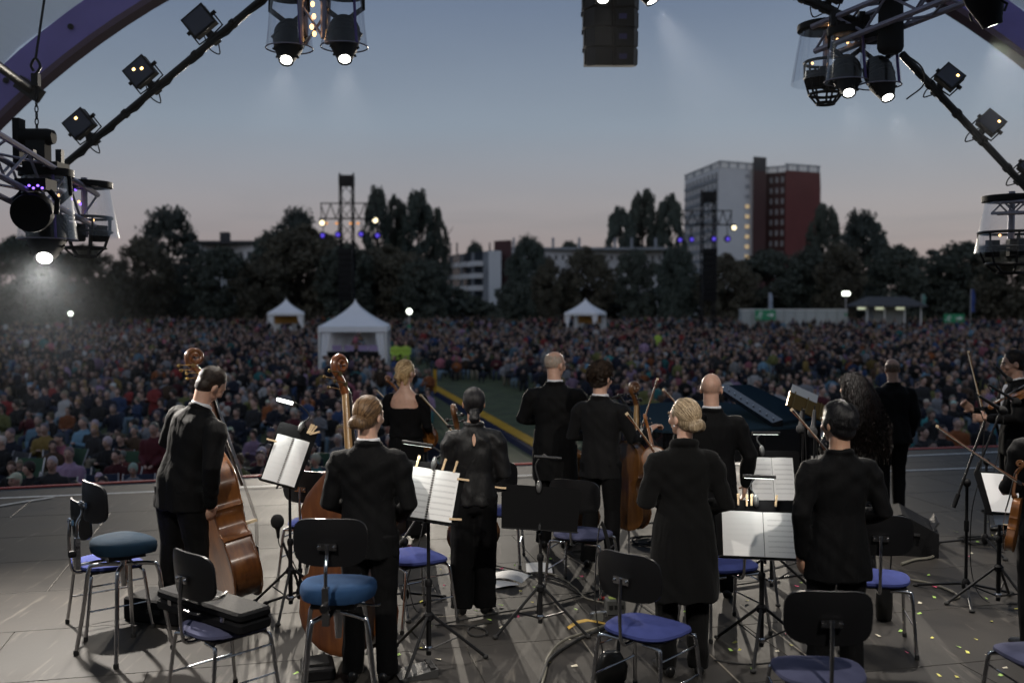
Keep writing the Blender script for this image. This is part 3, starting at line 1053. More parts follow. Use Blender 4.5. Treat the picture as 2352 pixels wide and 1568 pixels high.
# row of white site cabins with green exit sign
cb = empty('cabin_row', (W(1822, 690, 128).x, 128, 0), 0, 'long row of white toilet cabins with a green exit sign', 'cabins')
z0 = zat(712, 128)
wtot = (1945 - 1702) / F * 128
for i in range(10):
    x = -wtot / 2 + wtot * (i + 0.5) / 10
    c = MB().box((x, 0, z0 / 2), (wtot / 10 * 0.97, 1.4, z0)).build('cabin', mat('cabin_white', (0.40, 0.43, 0.43), 0.6), cb, smooth=False)
    MB().box((x, -0.72, z0 * 0.47), (wtot / 10 * 0.62, 0.06, z0 * 0.8)).build('door', mat('cabin_door', (0.42, 0.45, 0.45), 0.6), c, smooth=False)
    MB().box((x, 0, z0 + 0.06), (wtot / 10 * 0.98, 1.5, 0.12)).build('roof', WHITE, c, smooth=False)
GREEN = emit('exit_green', (0.02, 0.19, 0.09), 0.08)
SIGNW = mat('sign_white', (0.7, 0.75, 0.72), 0.5)
def exit_sign(loc, w, h, label, rz=0.0, legs=True):
    o = empty('exit_sign', loc, rz, label, 'sign')
    MB().box((0, 0, h / 2), (w, 0.06, h)).build('board', GREEN, o, smooth=False)
    # running figure
    s = h
    q = MB()
    q.ell((-w * 0.22, -0.05, h * 0.80), (s * 0.07, 0.02, s * 0.07), n=10, k=6)
    for a, b in (((-.24, .70), (-.28, .42)), ((-.28, .42), (-.20, .26)), ((-.20, .26), (-.24, .10)), ((-.28, .42), (-.36, .30)), ((-.36, .30), (-.44, .30)), ((-.24, .66), (-.13, .55)), ((-.25, .66), (-.37, .58))):
        q.tube([(a[0] * w, -0.05, a[1] * h), (b[0] * w, -0.05, b[1] * h)], s * 0.05, 6)
    q.build('running_figure', SIGNW, o)
    M = Matrix(((1, 0, 0, 0), (0, 0, -1, -0.04), (0, 1, 0, 0), (0, 0, 0, 1)))
    MB().prism([(w * .08, h * .42), (w * .26, h * .42), (w * .26, h * .26), (w * .44, h * .5), (w * .26, h * .74), (w * .26, h * .58), (w * .08, h * .58)], 0, 0.02, M).build('arrow', SIGNW, o, smooth=False)
    if legs:
        for sx in (-0.4, 0.4):
            MB().tube([(w * sx, 0.05, -loc[2]), (w * sx, 0.05, h)], 0.04, 6).build('post', ALU, o)
    return o
p = W(1758, 735, 126.4)
exit_sign((p.x, 126.4, p.z), 2.6, 1.3, 'green exit sign in front of the white cabins')
p = W(2230, 768 if False else 723, 118)
exit_sign((p.x - 2, 118, p.z - 0.9), 2.4, 1.0, 'dim green exit sign right of the lit pavilion')

def lamp_post(px, py, d, label, r=0.24, warm=False, double=False):
    p = W(px, py, d)
    o = empty('street_lamp', (p.x, d, 0), 0, label, 'street lamp')
    MB().tube([(0, 0, 0), (0, 0, p.z - r * 0.6)], [0.09, 0.055], 8).build('post', ALU, o)
    for sx in ((-0.2, 0.22) if double else (0,)):
        MB().ell((sx, 0, p.z), (r, r, r)).build('lamp_head', WHITEL if not warm else WARML, o)
    MB().box((0, -0.08, p.z * 0.45), (0.3, 0.04, 0.3)).build('plate', GREEN, o, smooth=False)
    return o
lamp_post(1943, 674, 122, 'tall double street lamp right of the white cabins', 0.27, double=True)
lamp_post(940, 715, 100, 'bright round lamp right of the large tent', 0.27)
lamp_post(162, 720, 95, 'small bright lamp behind the crowd at the far left', 0.2)

pv = empty('pavilion', (W(2035, 690, 125).x, 125, 0), 0, 'small park pavilion with dark roof and lit eaves lamps', 'pavilion')
zb = zat(704, 125)
pw = (2095 - 1965) / F * 125
MB().box((0.3, 1, zb / 2), (pw * 0.55, 3, zb)).build('wall', mat('pavilion_wall', (0.35, 0.36, 0.36), 0.8), pv, smooth=False)
MB().rings([[Vector((sx * pw * a, sy * b, z)) for sx, sy in ((-1, -1), (1, -1), (1, 1), (-1, 1))] for a, b, z in ((0.55, 3.4, zb), (0.54, 3.3, zb + 0.2), (0.30, 1.0, zb + 1.25))]).build('roof', ROOFD, pv, smooth=False)
for x in (1975, 2016, 2063):
    p = W(x, 707, 123) - pv.location
    MB().box((p.x, -2.6, zb - 0.2), (0.95, 0.2, 0.28)).build('eaves_lamp', emit('eaves_light', (0.95, 1.0, 0.7), 0.4), pv, smooth=False)
for x in (-0.45, -0.15, 0.2, 0.48):
    MB().box((x * pw, -2.4, zb / 2), (0.14, 0.14, zb)).build('post', WHITE, pv, smooth=False)

def flag(px, top, bot, wpx, d, m, label):
    p, q2 = W(px, top, d), W(px, bot, d)
    o = empty('banner_flag', (p.x, d, 0), 0, label, 'flag')
    w = wpx / F * d
    MB().tube([(0, 0, 0), (0, 0, p.z)], 0.05, 6).build('pole', ALU, o)
    k = 8
    L = [Vector((0.05, 0.0, q2.z + (p.z - q2.z) * i / k)) for i in range(k + 1)]
    Rr = [Vector((0.05 + w * (1 - 0.25 * (i / k) ** 3), 0.12 * math.sin(i), q2.z + (p.z - q2.z) * i / k)) for i in range(k + 1)]
    B1 = [v + Vector((0, 0.03, 0)) for v in L]; B2 = [v + Vector((0, 0.03, 0)) for v in Rr]
    MB().rings([[L[i], Rr[i], B2[i], B1[i]] for i in range(k + 1)]).build('cloth', m, o)
FB = mat('flag_blue', (0.03, 0.06, 0.22), 0.8)
FW = mat('flag_pale', (0.30, 0.36, 0.45), 0.8)
flag(1766, 672, 708, 8, 132, FW, 'pale banner flag above the white cabins')
flag(2230, 664, 716, 9, 120, FB, 'dark blue banner flag right of the pavilion')
flag(2117, 676, 700, 9, 125, mat('flag_green', (0.12, 0.25, 0.22), 0.8), 'small greenish banner flag beside the pavilion')

# yellow-black cable ramp along the aisle to the mixing tent
rampo = empty('cable_ramp', (0, 0, 0), 0, 'long yellow cable ramp laid along the grass aisle', 'cable ramp')
A0, A1 = Vector((0.39 + 0.233 * 9.5, 16.8, 0)), Vector((-3.75, 44.2, 0))
YEL = mat('ramp_yellow', (0.50, 0.29, 0.035), 0.95, spec=0.05, var=0.2, vscale=2)
nseg = 28
t = (A1 - A0).normalized(); sx = Vector((t.y, -t.x, 0))
for i in range(nseg):
    a, b = A0.lerp(A1, (i + 0.01) / nseg), A0.lerp(A1, (i + 0.99) / nseg)
    q = MB()
    q.rings([[p + sx * u + Vector((0, 0, z)) for u, z in ((-0.40, 0.005), (0.40, 0.005), (0.26, 0.075), (-0.26, 0.075))] for p in (a, b)])
    s_ = q.build('ramp_segment', mat('ramp_black', (0.016, 0.02, 0.045), 0.9, spec=0.05), rampo, smooth=False)
    q = MB()
    q.rings([[p + sx * u + Vector((0, 0, z)) for u, z in ((-0.1, 0.078), (0.29, 0.078), (0.27, 0.09), (-0.08, 0.09))] for p in (a, b)])
    q.build('lid', YEL, s_, smooth=False)
for pxx, pyy in ((988, 905),):
    p = FL(pxx, pyy, 0)
    o = empty('barrier_post', (p.x + 0.2, p.y, 0), 0, 'yellow marker post at the far end of the cable ramp', 'post')
    MB().box((0, 0, 0.5), (0.12, 0.12, 1.0)).build('post', YEL, o, smooth=False)
    MB().box((0, 0, 0.03), (0.4, 0.4, 0.06)).build('foot', BLACK, o, smooth=False)
# ================================================================== stage rig
LENS = emit('lit_lens', (1.0, 0.98, 0.9), 14.0)
DARKLENS = mat('dark_lens', (0.02, 0.02, 0.05), 0.05, coat=1.0)
PURP = mat('dome_seam', (0.12, 0.08, 0.30), 0.4)
DOME = bpy.data.materials.new('clear_plastic'); DOME.use_nodes = True
t = DOME.node_tree
for nn_ in list(t.nodes):
    if nn_.type == 'BSDF_PRINCIPLED': t.nodes.remove(nn_)
trn = t.nodes.new('ShaderNodeBsdfTransparent'); trn.inputs[0].default_value = (0.93, 0.94, 0.96, 1)
gl = t.nodes.new('ShaderNodeBsdfGlossy'); gl.inputs['Roughness'].default_value = 0.18
lwn = t.nodes.new('ShaderNodeLayerWeight'); lwn.inputs[0].default_value = 0.35
mrn = t.nodes.new('ShaderNodeMapRange'); mrn.inputs['To Min'].default_value = 0.05; mrn.inputs['To Max'].default_value = 0.5
mxn = t.nodes.new('ShaderNodeMixShader')
t.links.new(lwn.outputs['Facing'], mrn.inputs['Value']); t.links.new(mrn.outputs[0], mxn.inputs[0])
t.links.new(trn.outputs[0], mxn.inputs[1]); t.links.new(gl.outputs[0], mxn.inputs[2])
t.links.new(mxn.outputs[0], t.nodes['Material Output'].inputs[0])

def look_rot(d):
    """matrix whose +Z points along d"""
    return Vector(d).normalized().to_track_quat('Z', 'Y').to_matrix().to_4x4()

def moving_head(lens, aim, label, dome=True, power=900, cone=34, lit=True, s=1.0, col=(1.0, 0.93, 0.84), lens_m=None, blend=0.6):
    lens = Vector(lens)
    aim = Vector(aim).normalized()
    mount = lens + Vector((0, 0, 0.78 * s)) - Vector((aim.x, aim.y, 0)) * 0.36 * s
    o = empty('stage_light', tuple(mount), 0, label, 'stage light')
    L = lens - mount
    M = Matrix.Translation(L) @ look_rot(-aim)
    prof = [(0.055, 0.015), (0.078, 0.0), (0.085, 0.04), (0.115, 0.12), (0.15, 0.22), (0.158, 0.30), (0.158, 0.47), (0.13, 0.53), (0.05, 0.56)]
    hd = MB().lathe([(r * s, z * s) for r, z in prof], 22, M).build('head', BLACK, o)
    for k in range(3):
        MB().lathe([(0.160 * s, 0.0), (0.168 * s, 0.008), (0.160 * s, 0.016)], 22, M @ Matrix.Translation((0, 0, (0.30 + k * 0.06) * s))).build('cooling_rib', BLACKMET, hd)
    MB().lathe([(0.001, 0.006 * s), (0.040 * s, 0.003 * s), (0.062 * s, 0.014 * s)], 20, M, cap=True).build('lens', (lens_m or LENS) if lit else DARKLENS, o)
    for sx in (-1, 1):
        a = L + (look_rot(-aim).to_3x3() @ Vector((sx * 0.18 * s, 0, 0.36 * s)))
        MB().tube([a, (sx * 0.20 * s, 0, -0.2 * s), (sx * 0.19 * s, 0, -0.06 * s)], (0.028 * s), 8).build('yoke_arm', BLACK, o)
    for sx in (-1, 1):
        a = L + (look_rot(-aim).to_3x3() @ Vector((sx * 0.15 * s, 0, 0.14 * s)))
        MB().tube([a + Vector((0, 0, 0.03)), a + Vector((sx * 0.05, 0, 0)), a + Vector((sx * 0.03, 0, -0.05))], 0.010, 6).build('handle', BLACKMET, hd)
    MB().box((0, 0, 0.0), (0.30 * s, 0.24 * s, 0.11 * s)).build('base', BLACK, o, smooth=False)
    for sx in (-0.12, 0.12):
        MB().box((sx, 0, 0.11 * s), (0.05, 0.06, 0.12)).build('clamp', BLACKMET, o, smooth=False)
    if dome:
        prof = [(0.195, -0.05), (0.205, -0.2), (0.222, -0.4), (0.245, -0.60)]
        dm = MB().lathe([(r * s, z * s) for r, z in prof], 30, None, cap=False).build('rain_dome', DOME, o)
        MB().lathe([(0.20 * s, -0.06), (0.222 * s, -0.06), (0.222 * s, 0.0), (0.20 * s, 0.0), (0.20 * s, -0.06)], 30, None, cap=False).build('dome_ring', BLACK, dm)
        MB().tube([(0.245 * s * math.cos(2 * PI * j / 30), 0.245 * s * math.sin(2 * PI * j / 30), -0.60 * s) for j in range(30)], 0.006, 6, closed=True).build('dome_rim', mat('dome_rim', (0.3, 0.28, 0.36), 0.3), dm)
        a = R(-50)
        MB().tube([(r * s * 1.01 * math.cos(a), r * s * 1.01 * math.sin(a), z * s) for r, z in prof], 0.012, 5).build('dome_seam', PURP, dm)
    if lit and power > 0:
        li = bpy.data.lights.new('spot_beam', 'SPOT')
        li.energy = power
        li.spot_size = R(cone)
        li.spot_blend = blend
        li.shadow_soft_size = 0.06
        li.color = col
        lo = bpy.data.objects.new('spot_beam', li)
        COL.objects.link(lo)
        lo.parent = o
        lo.matrix_local = Matrix.Translation(L + aim * 0.05) @ Vector(aim).to_track_quat('-Z', 'Y').to_matrix().to_4x4()
    return o

def target(lens, px, py, z=STAGE + 0.5):
    return FL(px, py, z) - Vector(lens)
def aimat(lens, x, y, z=STAGE + 0.3):
    return Vector((x, y, z)) - Vector(lens)

l = W(657, 140, 8.3); moving_head(l, aimat(l, -1.7, 5.2), 'left lamp of the lit pair in domes at the top left', power=PW[0], cone=58, s=0.80, blend=1)
l = W(792, 138, 8.3); moving_head(l, aimat(l, -0.9, 5.8), 'right lamp of the lit pair in domes at the top left', power=PW[1], cone=58, s=0.80, blend=1)
l = W(1385, 0, 8.6); moving_head(l, aimat(l, 0.6, 5.6), 'lit lamp in front of the hanging speaker array', dome=False, power=PW[2], cone=58, s=0.83, blend=1)
l = W(1500, 5, 8.8); moving_head(l, aimat(l, 3.6, 8.0), 'lit lamp just right of the hanging speaker array', dome=False, power=PW[3], cone=54, s=0.83, blend=1)
l = W(1950, 215, 8.4); moving_head(l, aimat(l, 2.3, 5.5), 'left lamp of the lit domed pair under the right truss', power=PW[4], cone=58, s=0.74, blend=1)
l = W(2040, 226, 8.4); moving_head(l, aimat(l, 3.6, 6.2), 'right lamp of the lit domed pair under the right truss', power=PW[5], cone=54, s=0.74, blend=1)
l = W(2280, 60, 7.4); moving_head(l, aimat(l, 4.6, 7.6, STAGE + 1.1), 'single lit lamp without dome near the right arch', dome=False, power=PW[6], cone=84, s=0.9, blend=1)
l = W(102, 595, 8.4); moving_head(l, aimat(l, -3.1, 6.0), 'glaring lamp in a clear dome at the left edge', power=PW[7], cone=118, lens_m=emit('glaring_lens', (1, 0.97, 0.9), 60), blend=1.0)
# unlit round wash light in front of it
l = W(70, 490, 8.0)
wo = empty('wash_light', tuple(l), 0, 'unlit violet-black round lamp hanging at the left truss', 'stage light')
Mw_ = look_rot((-0.28, 1, 0.22))
hd = MB().lathe([(0.125, 0.0), (0.150, -0.01), (0.158, 0.03), (0.158, 0.16), (0.12, 0.24), (0.04, 0.26)], 26, Mw_).build('head', BLACK, wo)
MB().lathe([(0.001, 0.002), (0.07, 0.004), (0.126, 0.012)], 26, Mw_).build('lens', DARKLENS, wo)
for sx in (-1, 1):
    MB().tube([(sx * 0.16, 0.1, 0), (sx * 0.17, 0.1, 0.12), (sx * 0.10, 0.1, 0.20)], 0.022, 8).build('yoke_arm', BLACK, wo)
MB().box((0, 0.1, 0.235), (0.25, 0.20, 0.09)).build('base', BLACK, wo, smooth=False)
for i in range(7):
    MB().ell((-0.11 + 0.035 * i, -0.005, 0.20 + 0.02 * (i % 2)), (0.012, 0.008, 0.010), n=8, k=6).build('violet_led', emit('violet_led', (0.25, 0.12, 1.0), 3.0), wo)

# rear truss behind and above the players: the lamps that light their music
for px_, lab in ((-1.9, 'left lit lamp on the rear truss behind the players'), (2.4, 'right lit lamp on the rear truss behind the players')):
    l = Vector((px_, 1.2, STAGE + 5.4)); moving_head(l, aimat(l, px_ * 0.5, 6.7, STAGE + 0.9), lab, dome=False, power=PREAR, cone=50, blend=0.9)
truss('lighting_truss', (-4.5, 1.05, STAGE + 6.3), (4.9, 1.05, STAGE + 6.3), 0.29, TRUSSM, 'rear lighting truss behind and above the players')
# trusses
tl = truss('lighting_truss', W(-150, 300, 7.0), W(185, 485, 9.4), 0.31, TRUSSM, 'grey lattice truss entering from the left edge')
tr_ = truss('lighting_truss', W(2330, -85, 7.5), W(1885, 95, 8.8), 0.22, TRUSSM, 'grey lattice truss above the right domed lamps')
tt = truss('lighting_truss', W(560, -75, 8.3), W(900, -75, 8.3), 0.25, TRUSSM, 'grey lattice truss carrying the top left lamp pair')
tc_ = truss('lighting_truss', W(722, 95, 8.45), W(722, -60, 8.45), 0.19, TRUSSM, 'short upright truss between the top left lamps')
tm = truss('lighting_truss', W(1280, -120, 8.8), W(1640, -120, 8.8), 0.29, TRUSSM, 'grey lattice truss carrying the hanging speaker array')
wl = emit('warm_bulb', (1.0, 0.55, 0.22), 3.5)
for k, (x, y) in enumerate(((718, 10), (721, 38), (716, 62), (722, 78))):
    p = W(x, y, 8.35) - tc_.location
    MB().ell(p, (0.018, 0.018, 0.024), n=8, k=6).build('bulb', wl, tc_)
for k in range(14):
    p = W(1900 + 75 * random.random(), 55 + 45 * random.random(), 8.7) - tr_.location
    MB().ell(p, (0.012, 0.012, 0.016), n=8, k=6).build('bulb', wl, tr_)
for k in range(8):
    p = W(130 + 80 * random.random(), 430 + 90 * random.random(), 9.2) - tl.location
    MB().ell(p, (0.012, 0.012, 0.014), n=8, k=6).build('bulb', wl if k % 2 else emit('violet_led', (0.25, 0.12, 1.0), 3.0), tl)

# black bars with flood lights
def bar(p0, p1, label):
    o = empty('lighting_bar', tuple(p0), 0, label, 'bar')
    MB().tube([(0, 0, 0), Vector(p1) - Vector(p0)], 0.033, 10).build('pipe', BLACKMET, o)
    v = Vector(p1) - Vector(p0)
    pts = [v * (i / 26) + Vector((0.02 * math.sin(i * 1.7), -0.03, -0.035 - 0.02 * math.sin(i * 0.9) ** 2)) for i in range(27)]
    MB().tube(pts, 0.009, 6).build('cable', RUBBER, o)
    for i in range(1, 6):
        c = v * (i / 6)
        MB().tube([c + v.normalized() * -0.02, c + v.normalized() * 0.02], 0.042, 10).build('cable_tie', RUBBER, o)
    return o
def flood(p, up, label, dots, face=(0, -1, 0), s=1.0):
    """box flood standing on a bar; up = away from the bar"""
    up = Vector(up).normalized()
    fy = Vector(face); fy = (fy - up * fy.dot(up)).normalized()
    x = fy.cross(up)
    Rm = Matrix((x, -fy, up)).transposed()
    o = empty('flood_light', tuple(p), 0, label, 'flood light')
    q = lambda a, b, c: Rm @ Vector((a * s, b * s, c * s))
    MB().box(q(0, 0.008, 0.17), (0.20 * s, 0.075 * s, 0.17 * s), Rm).build('housing', BLACK, o, smooth=False)
    MB().box(q(0, -0.035, 0.17), (0.21 * s, 0.014 * s, 0.18 * s), Rm).build('front_frame', BLACKMET, o, smooth=False)
    MB().box(q(0, -0.044, 0.17), (0.18 * s, 0.006 * s, 0.15 * s), Rm).build('glass', DARKLENS, o, smooth=False)
    for sx in (-1, 1):
        MB().tube([q(sx * 0.118, 0.03, 0.17), q(sx * 0.118, 0.03, 0.055), q(0, 0.03, 0.045)], 0.008, 6).build('bracket', BLACKMET, o)
        MB().tube([q(sx * 0.10, 0.03, 0.17), q(sx * 0.14, 0.03, 0.17)], 0.018, 8).build('knob', BLACKMET, o)
    MB().box(q(0, 0.03, 0.02), (0.06 * s, 0.07 * s, 0.09 * s), Rm).build('clamp', BLACKMET, o, smooth=False)
    for (a, b) in dots:
        MB().box(q(a, -0.050, 0.17 + b), (0.022 * s, 0.006, 0.018 * s), Rm).build('led', emit('warm_led', (1.0, 0.62, 0.22), 5.0), o, smooth=False)
    MB().tube(curve([q(0.05, 0.09, 0.12), q(0.09, 0.12, 0.02), q(0.05, 0.08, -0.08), q(0.0, 0.03, -0.04)]), 0.006, 6).build('lead', RUBBER, o)
    return o
B0, B1 = W(625, -20, 8.6), W(140, 385, 9.7)
bar(B0, B1, 'black bar with three floods at the upper left')
def along(P0, P1, px, d0):
    t = (px - 1176) / F
    # point on segment with that picture x
    best = min((abs((P0.lerp(P1, i / 200).x / P0.lerp(P1, i / 200).y) - t), i) for i in range(201))[1]
    return P0.lerp(P1, best / 200)
upl = Vector((-0.62, 0, 0.78))
for px, lab, dots in ((500, 'uppermost flood light on the left bar', []), (362, 'middle flood light on the left bar with two glowing dots', [(0.02, 0.035), (-0.035, 0.0)]), (222, 'lowest flood light on the left bar', [(-0.02, 0.04)])):
    flood(along(B0, B1, px, 10), upl, lab, dots, (0.15, -1, -0.3), 1.15)
C0, C1 = W(1780, -30, 8.6), W(1968, 50, 8.6)
bar(C0, C1, 'short black bar meeting the right truss from above')
flood(along(C0, C1, 1888, 10), (0.35, 0, 0.94), 'flood light cut by the top edge above the right truss', [], (0.2, -1, -0.2))
D0, D1 = W(2072, 125, 8.5), W(2420, 500, 9.6)
bar(D0, D1, 'black bar with floods descending to the right edge')
for px, lab in ((2140, 'uppermost flood light on the right bar'), (2236, 'middle flood light on the right bar'), (2332, 'lowest flood light on the right bar')):
    flood(along(D0, D1, px, 10), (0.73, 0, 0.68), lab, [(-0.05, 0.04)], (-0.55, -0.8, -0.1), 0.95)

def basket(c, r, label, dome=True):
    o = empty('lamp_basket', tuple(c), 0, label, 'stage light')
    for z, k in ((0.08, 1.0), (-0.05, 0.98), (-0.2, 0.75), (-0.28, 0.4)):
        MB().tube([(r * k * math.cos(2 * PI * j / 28), r * k * math.sin(2 * PI * j / 28), z) for j in range(28)], 0.014, 6, closed=True).build('ring', BLACKMET, o)
    for j in range(7):
        a = 2 * PI * j / 7
        MB().tube([(r * k * math.cos(a), r * k * math.sin(a), z) for z, k in ((0.08, 1.0), (-0.05, 0.99), (-0.2, 0.76), (-0.28, 0.41))], 0.010, 6).build('rib', BLACKMET, o)
        if j % 2:
            MB().box((0.55 * r * math.cos(a), 0.55 * r * math.sin(a), -0.06), (0.12, 0.12, 0.15), Matrix.Rotation(a, 3, 'Z')).build('lamp_box', BLACK, o, smooth=False)
    MB().tube([(0, 0, 0.45), (0, 0, -0.1)], 0.03, 8).build('stem', TRUSSM, o)
    if dome:
        MB().lathe([(0.22, 0.36), (0.25, 0.2), (0.30, -0.1)], 26, None, cap=False).build('rain_dome', DOME, o)
        MB().lathe([(0.05, 0.36), (0.25, 0.36), (0.25, 0.41), (0.05, 0.41)], 26).build('top_plate', BLACK, o)
    for sx in (-0.15, 0.12):
        MB().ell((sx, -0.1, 0.05), (0.012, 0.012, 0.012), n=8, k=6).build('bulb', wl, o)
    return o
basket(W(195, 520, 9.3), 0.24, 'round black lamp cage under the end of the left truss')
basket(W(1897, 165, 8.9), 0.185, 'round lamp cage behind the domed pair under the right truss')
basket(W(2322, 555, 9.0), 0.27, 'round black lamp cage with dome at the right edge')
truss('lighting_truss', W(2285, 478, 9.0), W(2480, 470, 8.4), 0.10, TRUSSM, 'thin truss end above the right edge lamp cage', ch=0.014, br=0.008)

# chain hoist on the left
h = empty('chain_hoist', tuple(W(85, 315, 8.9)), 0, 'black chain hoist hanging from the left arch above the truss', 'hoist')
MB().tube([(-0.16, 0, 0), (-0.14, 0, 0), (0.1, 0, 0.0), (0.15, 0, 0)], [0.05, 0.075, 0.075, 0.06], 14).build('motor', BLACK, h)
MB().box((0.01, 0, -0.17), (0.17, 0.13, 0.30)).build('chain_bag', RUBBER, h, smooth=False)
MB().box((-0.16, 0, -0.04), (0.06, 0.12, 0.4)).build('bracket', BLACK, h, smooth=False)
for i in range(7):
    z = 0.08 + i * 0.055
    ring = [(0.014 * math.cos(a), 0, z + 0.034 * math.sin(a)) if i % 2 else (0, 0.014 * math.cos(a), z + 0.034 * math.sin(a)) for a in [2 * PI * j / 10 for j in range(10)]]
    MB().tube(ring, 0.006, 6, closed=True).build('chain_link', BLACKMET, h)
MB().box((0.0, 0, 0.50), (0.06, 0.06, 0.11)).build('hook_block', BLACKMET, h, smooth=False)
MB().tube(curve([(0, 0, 0.55), (0.04, 0, 0.62), (0.0, 0, 0.69), (-0.04, 0, 0.63), (-0.02, 0, 0.58)]), 0.012, 8).build('hook', BLACKMET, h)
MB().tube([(0, 0, 0.68), (0.0, 0.3, 1.6)], 0.012, 6).build('sling', BLACKMET, h)

cl = empty('drape_column', tuple(W(2045, 110, 8.3)), 0, 'black hanging drape column above the right domed lamps', 'drape')
MB().loft([((0, 0, 0), 0.11, 0.08), ((0.0, 0, 0.4), 0.10, 0.07), ((0, 0, 0.9), 0.08, 0.07)], 14).build('cloth', RUBBER, cl)
MB().tube(curve([(0.12, 0, -0.05), (0.26, 0, -0.16), (0.28, 0, -0.3), (0.14, 0, -0.42)]), 0.007, 6).build('cable', RUBBER, cl)

# hanging line array, seen from the back
la_ = empty('line_array', tuple(W(1405, 150, 12.0)), 0, 'black hanging speaker array at the top centre', 'speaker array')
z = 0.0
for i in range(6):
    hgt = 0.215
    w = 0.60 + 0.012 * i
    ang = R(10 - 3.2 * i)
    Rm = Matrix.Rotation(ang, 3, 'X')
    c = Vector((0.0 - 0.004 * i, 0.03 * (5 - i) ** 1.5 * 0.2, z + hgt / 2))
    M = Matrix.Translation(c) @ Rm.to_4x4() @ Matrix.Rotation(R(5), 4, 'Z')
    poly = [(-w / 2, 0.22), (w / 2, 0.22), (w / 2, -0.05), (w * 0.38, -0.22), (w * 0.05, -0.20), (0, -0.16), (-w * 0.05, -0.20), (-w * 0.38, -0.22), (-w / 2, -0.05)]
    cbn = MB().prism(poly, -hgt / 2 * 0.95, hgt / 2 * 0.95, M).build('cabinet', BLACK, la_, smooth=False)
    for sx in (-1, 1):
        MB().box(M @ Vector((sx * (w / 2 + 0.012), 0.03, 0.0)), (0.022, 0.10, hgt * 0.8), Rm).build('rigging_plate', BLACKMET, cbn, smooth=False)
        MB().box(M @ Vector((sx * (w / 2 + 0.02), 0.10, 0.08)), (0.03, 0.05, 0.05), Rm).build('rigging_pin', BLACKMET, cbn, smooth=False)
    MB().box(M @ Vector((0.1, -0.225, 0.0)), (0.09, 0.02, 0.06), Rm).build('connector', mat('connector_violet', (0.05, 0.04, 0.16), 0.4), cbn, smooth=False)
    z += hgt
MB().box((0, 0.0, z + 0.04), (0.5, 0.5, 0.06)).build('bumper', BLACKMET, la_, smooth=False)
for sx in (-0.2, 0.2):
    MB().tube([(sx, 0, z + 0.05), (0, -0.4, z + 0.75)], 0.012, 6).build('chain', BLACKMET, la_)
# ================================================================== people
def skin_mat(name, col):
    m = mat(name, col, 0.48, var=0.10, vscale=30, bump=0.05, bscale=180)
    b = m.node_tree.nodes['Principled BSDF']
    b.inputs['Subsurface Weight'].default_value = 0.10
    b.inputs['Subsurface Radius'].default_value = (0.01, 0.004, 0.002)
    return m
SKIN = skin_mat('skin_fair', (0.55, 0.33, 0.24))
SKIN2 = skin_mat('skin_tan', (0.46, 0.26, 0.17))
SKINO = mat('skin_crowd', (0.4, 0.24, 0.17), 0.55, objcol=True)
def cloth(name, col, rough=0.75, sheen=0.15, fine=240, spec=0.12):
    """woven cloth: broad soft creases plus fine weave"""
    m = mat(name, col, rough, sheen=sheen, spec=spec)
    t = m.node_tree
    b = t.nodes['Principled BSDF']
    tcn = t.nodes.new('ShaderNodeTexCoord')
    n1 = t.nodes.new('ShaderNodeTexNoise'); n1.inputs['Scale'].default_value = 7; n1.inputs['Detail'].default_value = 4; n1.inputs['Distortion'].default_value = 1.2
    mp = t.nodes.new('ShaderNodeMapping'); mp.inputs['Scale'].default_value = (1.6, 1.6, 0.7); mp.inputs['Rotation'].default_value = (0.2, 0.35, 0.4)
    n2 = t.nodes.new('ShaderNodeTexNoise'); n2.inputs['Scale'].default_value = fine
    t.links.new(tcn.outputs['Object'], mp.inputs[0]); t.links.new(mp.outputs[0], n1.inputs['Vector']); t.links.new(tcn.outputs['Object'], n2.inputs['Vector'])
    b1 = t.nodes.new('ShaderNodeBump'); b1.inputs['Strength'].default_value = 0.38; b1.inputs['Distance'].default_value = 0.03
    b2 = t.nodes.new('ShaderNodeBump'); b2.inputs['Strength'].default_value = 0.15; b2.inputs['Distance'].default_value = 0.002
    t.links.new(n1.outputs[0], b1.inputs['Height']); t.links.new(n2.outputs[0], b2.inputs['Height']); t.links.new(b1.outputs[0], b2.inputs['Normal'])
    t.links.new(b2.outputs[0], b.inputs['Normal'])
    return m
SUIT = cloth('black_suit', (0.0050, 0.0050, 0.0054), sheen=0.01)
SUIT2 = cloth('charcoal_suit', (0.0085, 0.0085, 0.009), sheen=0.03)
KNIT = cloth('black_knit', (0.006, 0.006, 0.006), 0.95, 0.04, 120)
SATIN = cloth('black_satin', (0.006, 0.006, 0.0065), 0.55, 0.0, 300, 0.35)
VELV = cloth('black_dress', (0.0035, 0.0035, 0.004), 0.9, 0.0, spec=0.15)
SHIRT = cloth('white_shirt', (0.72, 0.72, 0.74), 0.8, 0.0, 300)
LEATH = mat('black_leather', (0.010, 0.010, 0.010), 0.28, bump=0.1, bscale=60)
SEQ = bpy.data.materials.new('sequins'); SEQ.use_nodes = True
t = SEQ.node_tree; b = t.nodes['Principled BSDF']
b.inputs['Base Color'].default_value = (0.03, 0.03, 0.033, 1); b.inputs['Metallic'].default_value = 0.8; b.inputs['Roughness'].default_value = 0.22
vo = t.nodes.new('ShaderNodeTexVoronoi'); vo.inputs['Scale'].default_value = 130
tcn = t.nodes.new('ShaderNodeTexCoord'); t.links.new(tcn.outputs['Object'], vo.inputs['Vector'])
nm = t.nodes.new('ShaderNodeVectorMath'); nm.operation = 'MULTIPLY_ADD'; nm.inputs[1].default_value = (1.3, 1.3, 1.3); nm.inputs[2].default_value = (-0.65, -0.65, -0.65)
t.links.new(vo.outputs['Color'], nm.inputs[0])
gn = t.nodes.new('ShaderNodeNewGeometry')
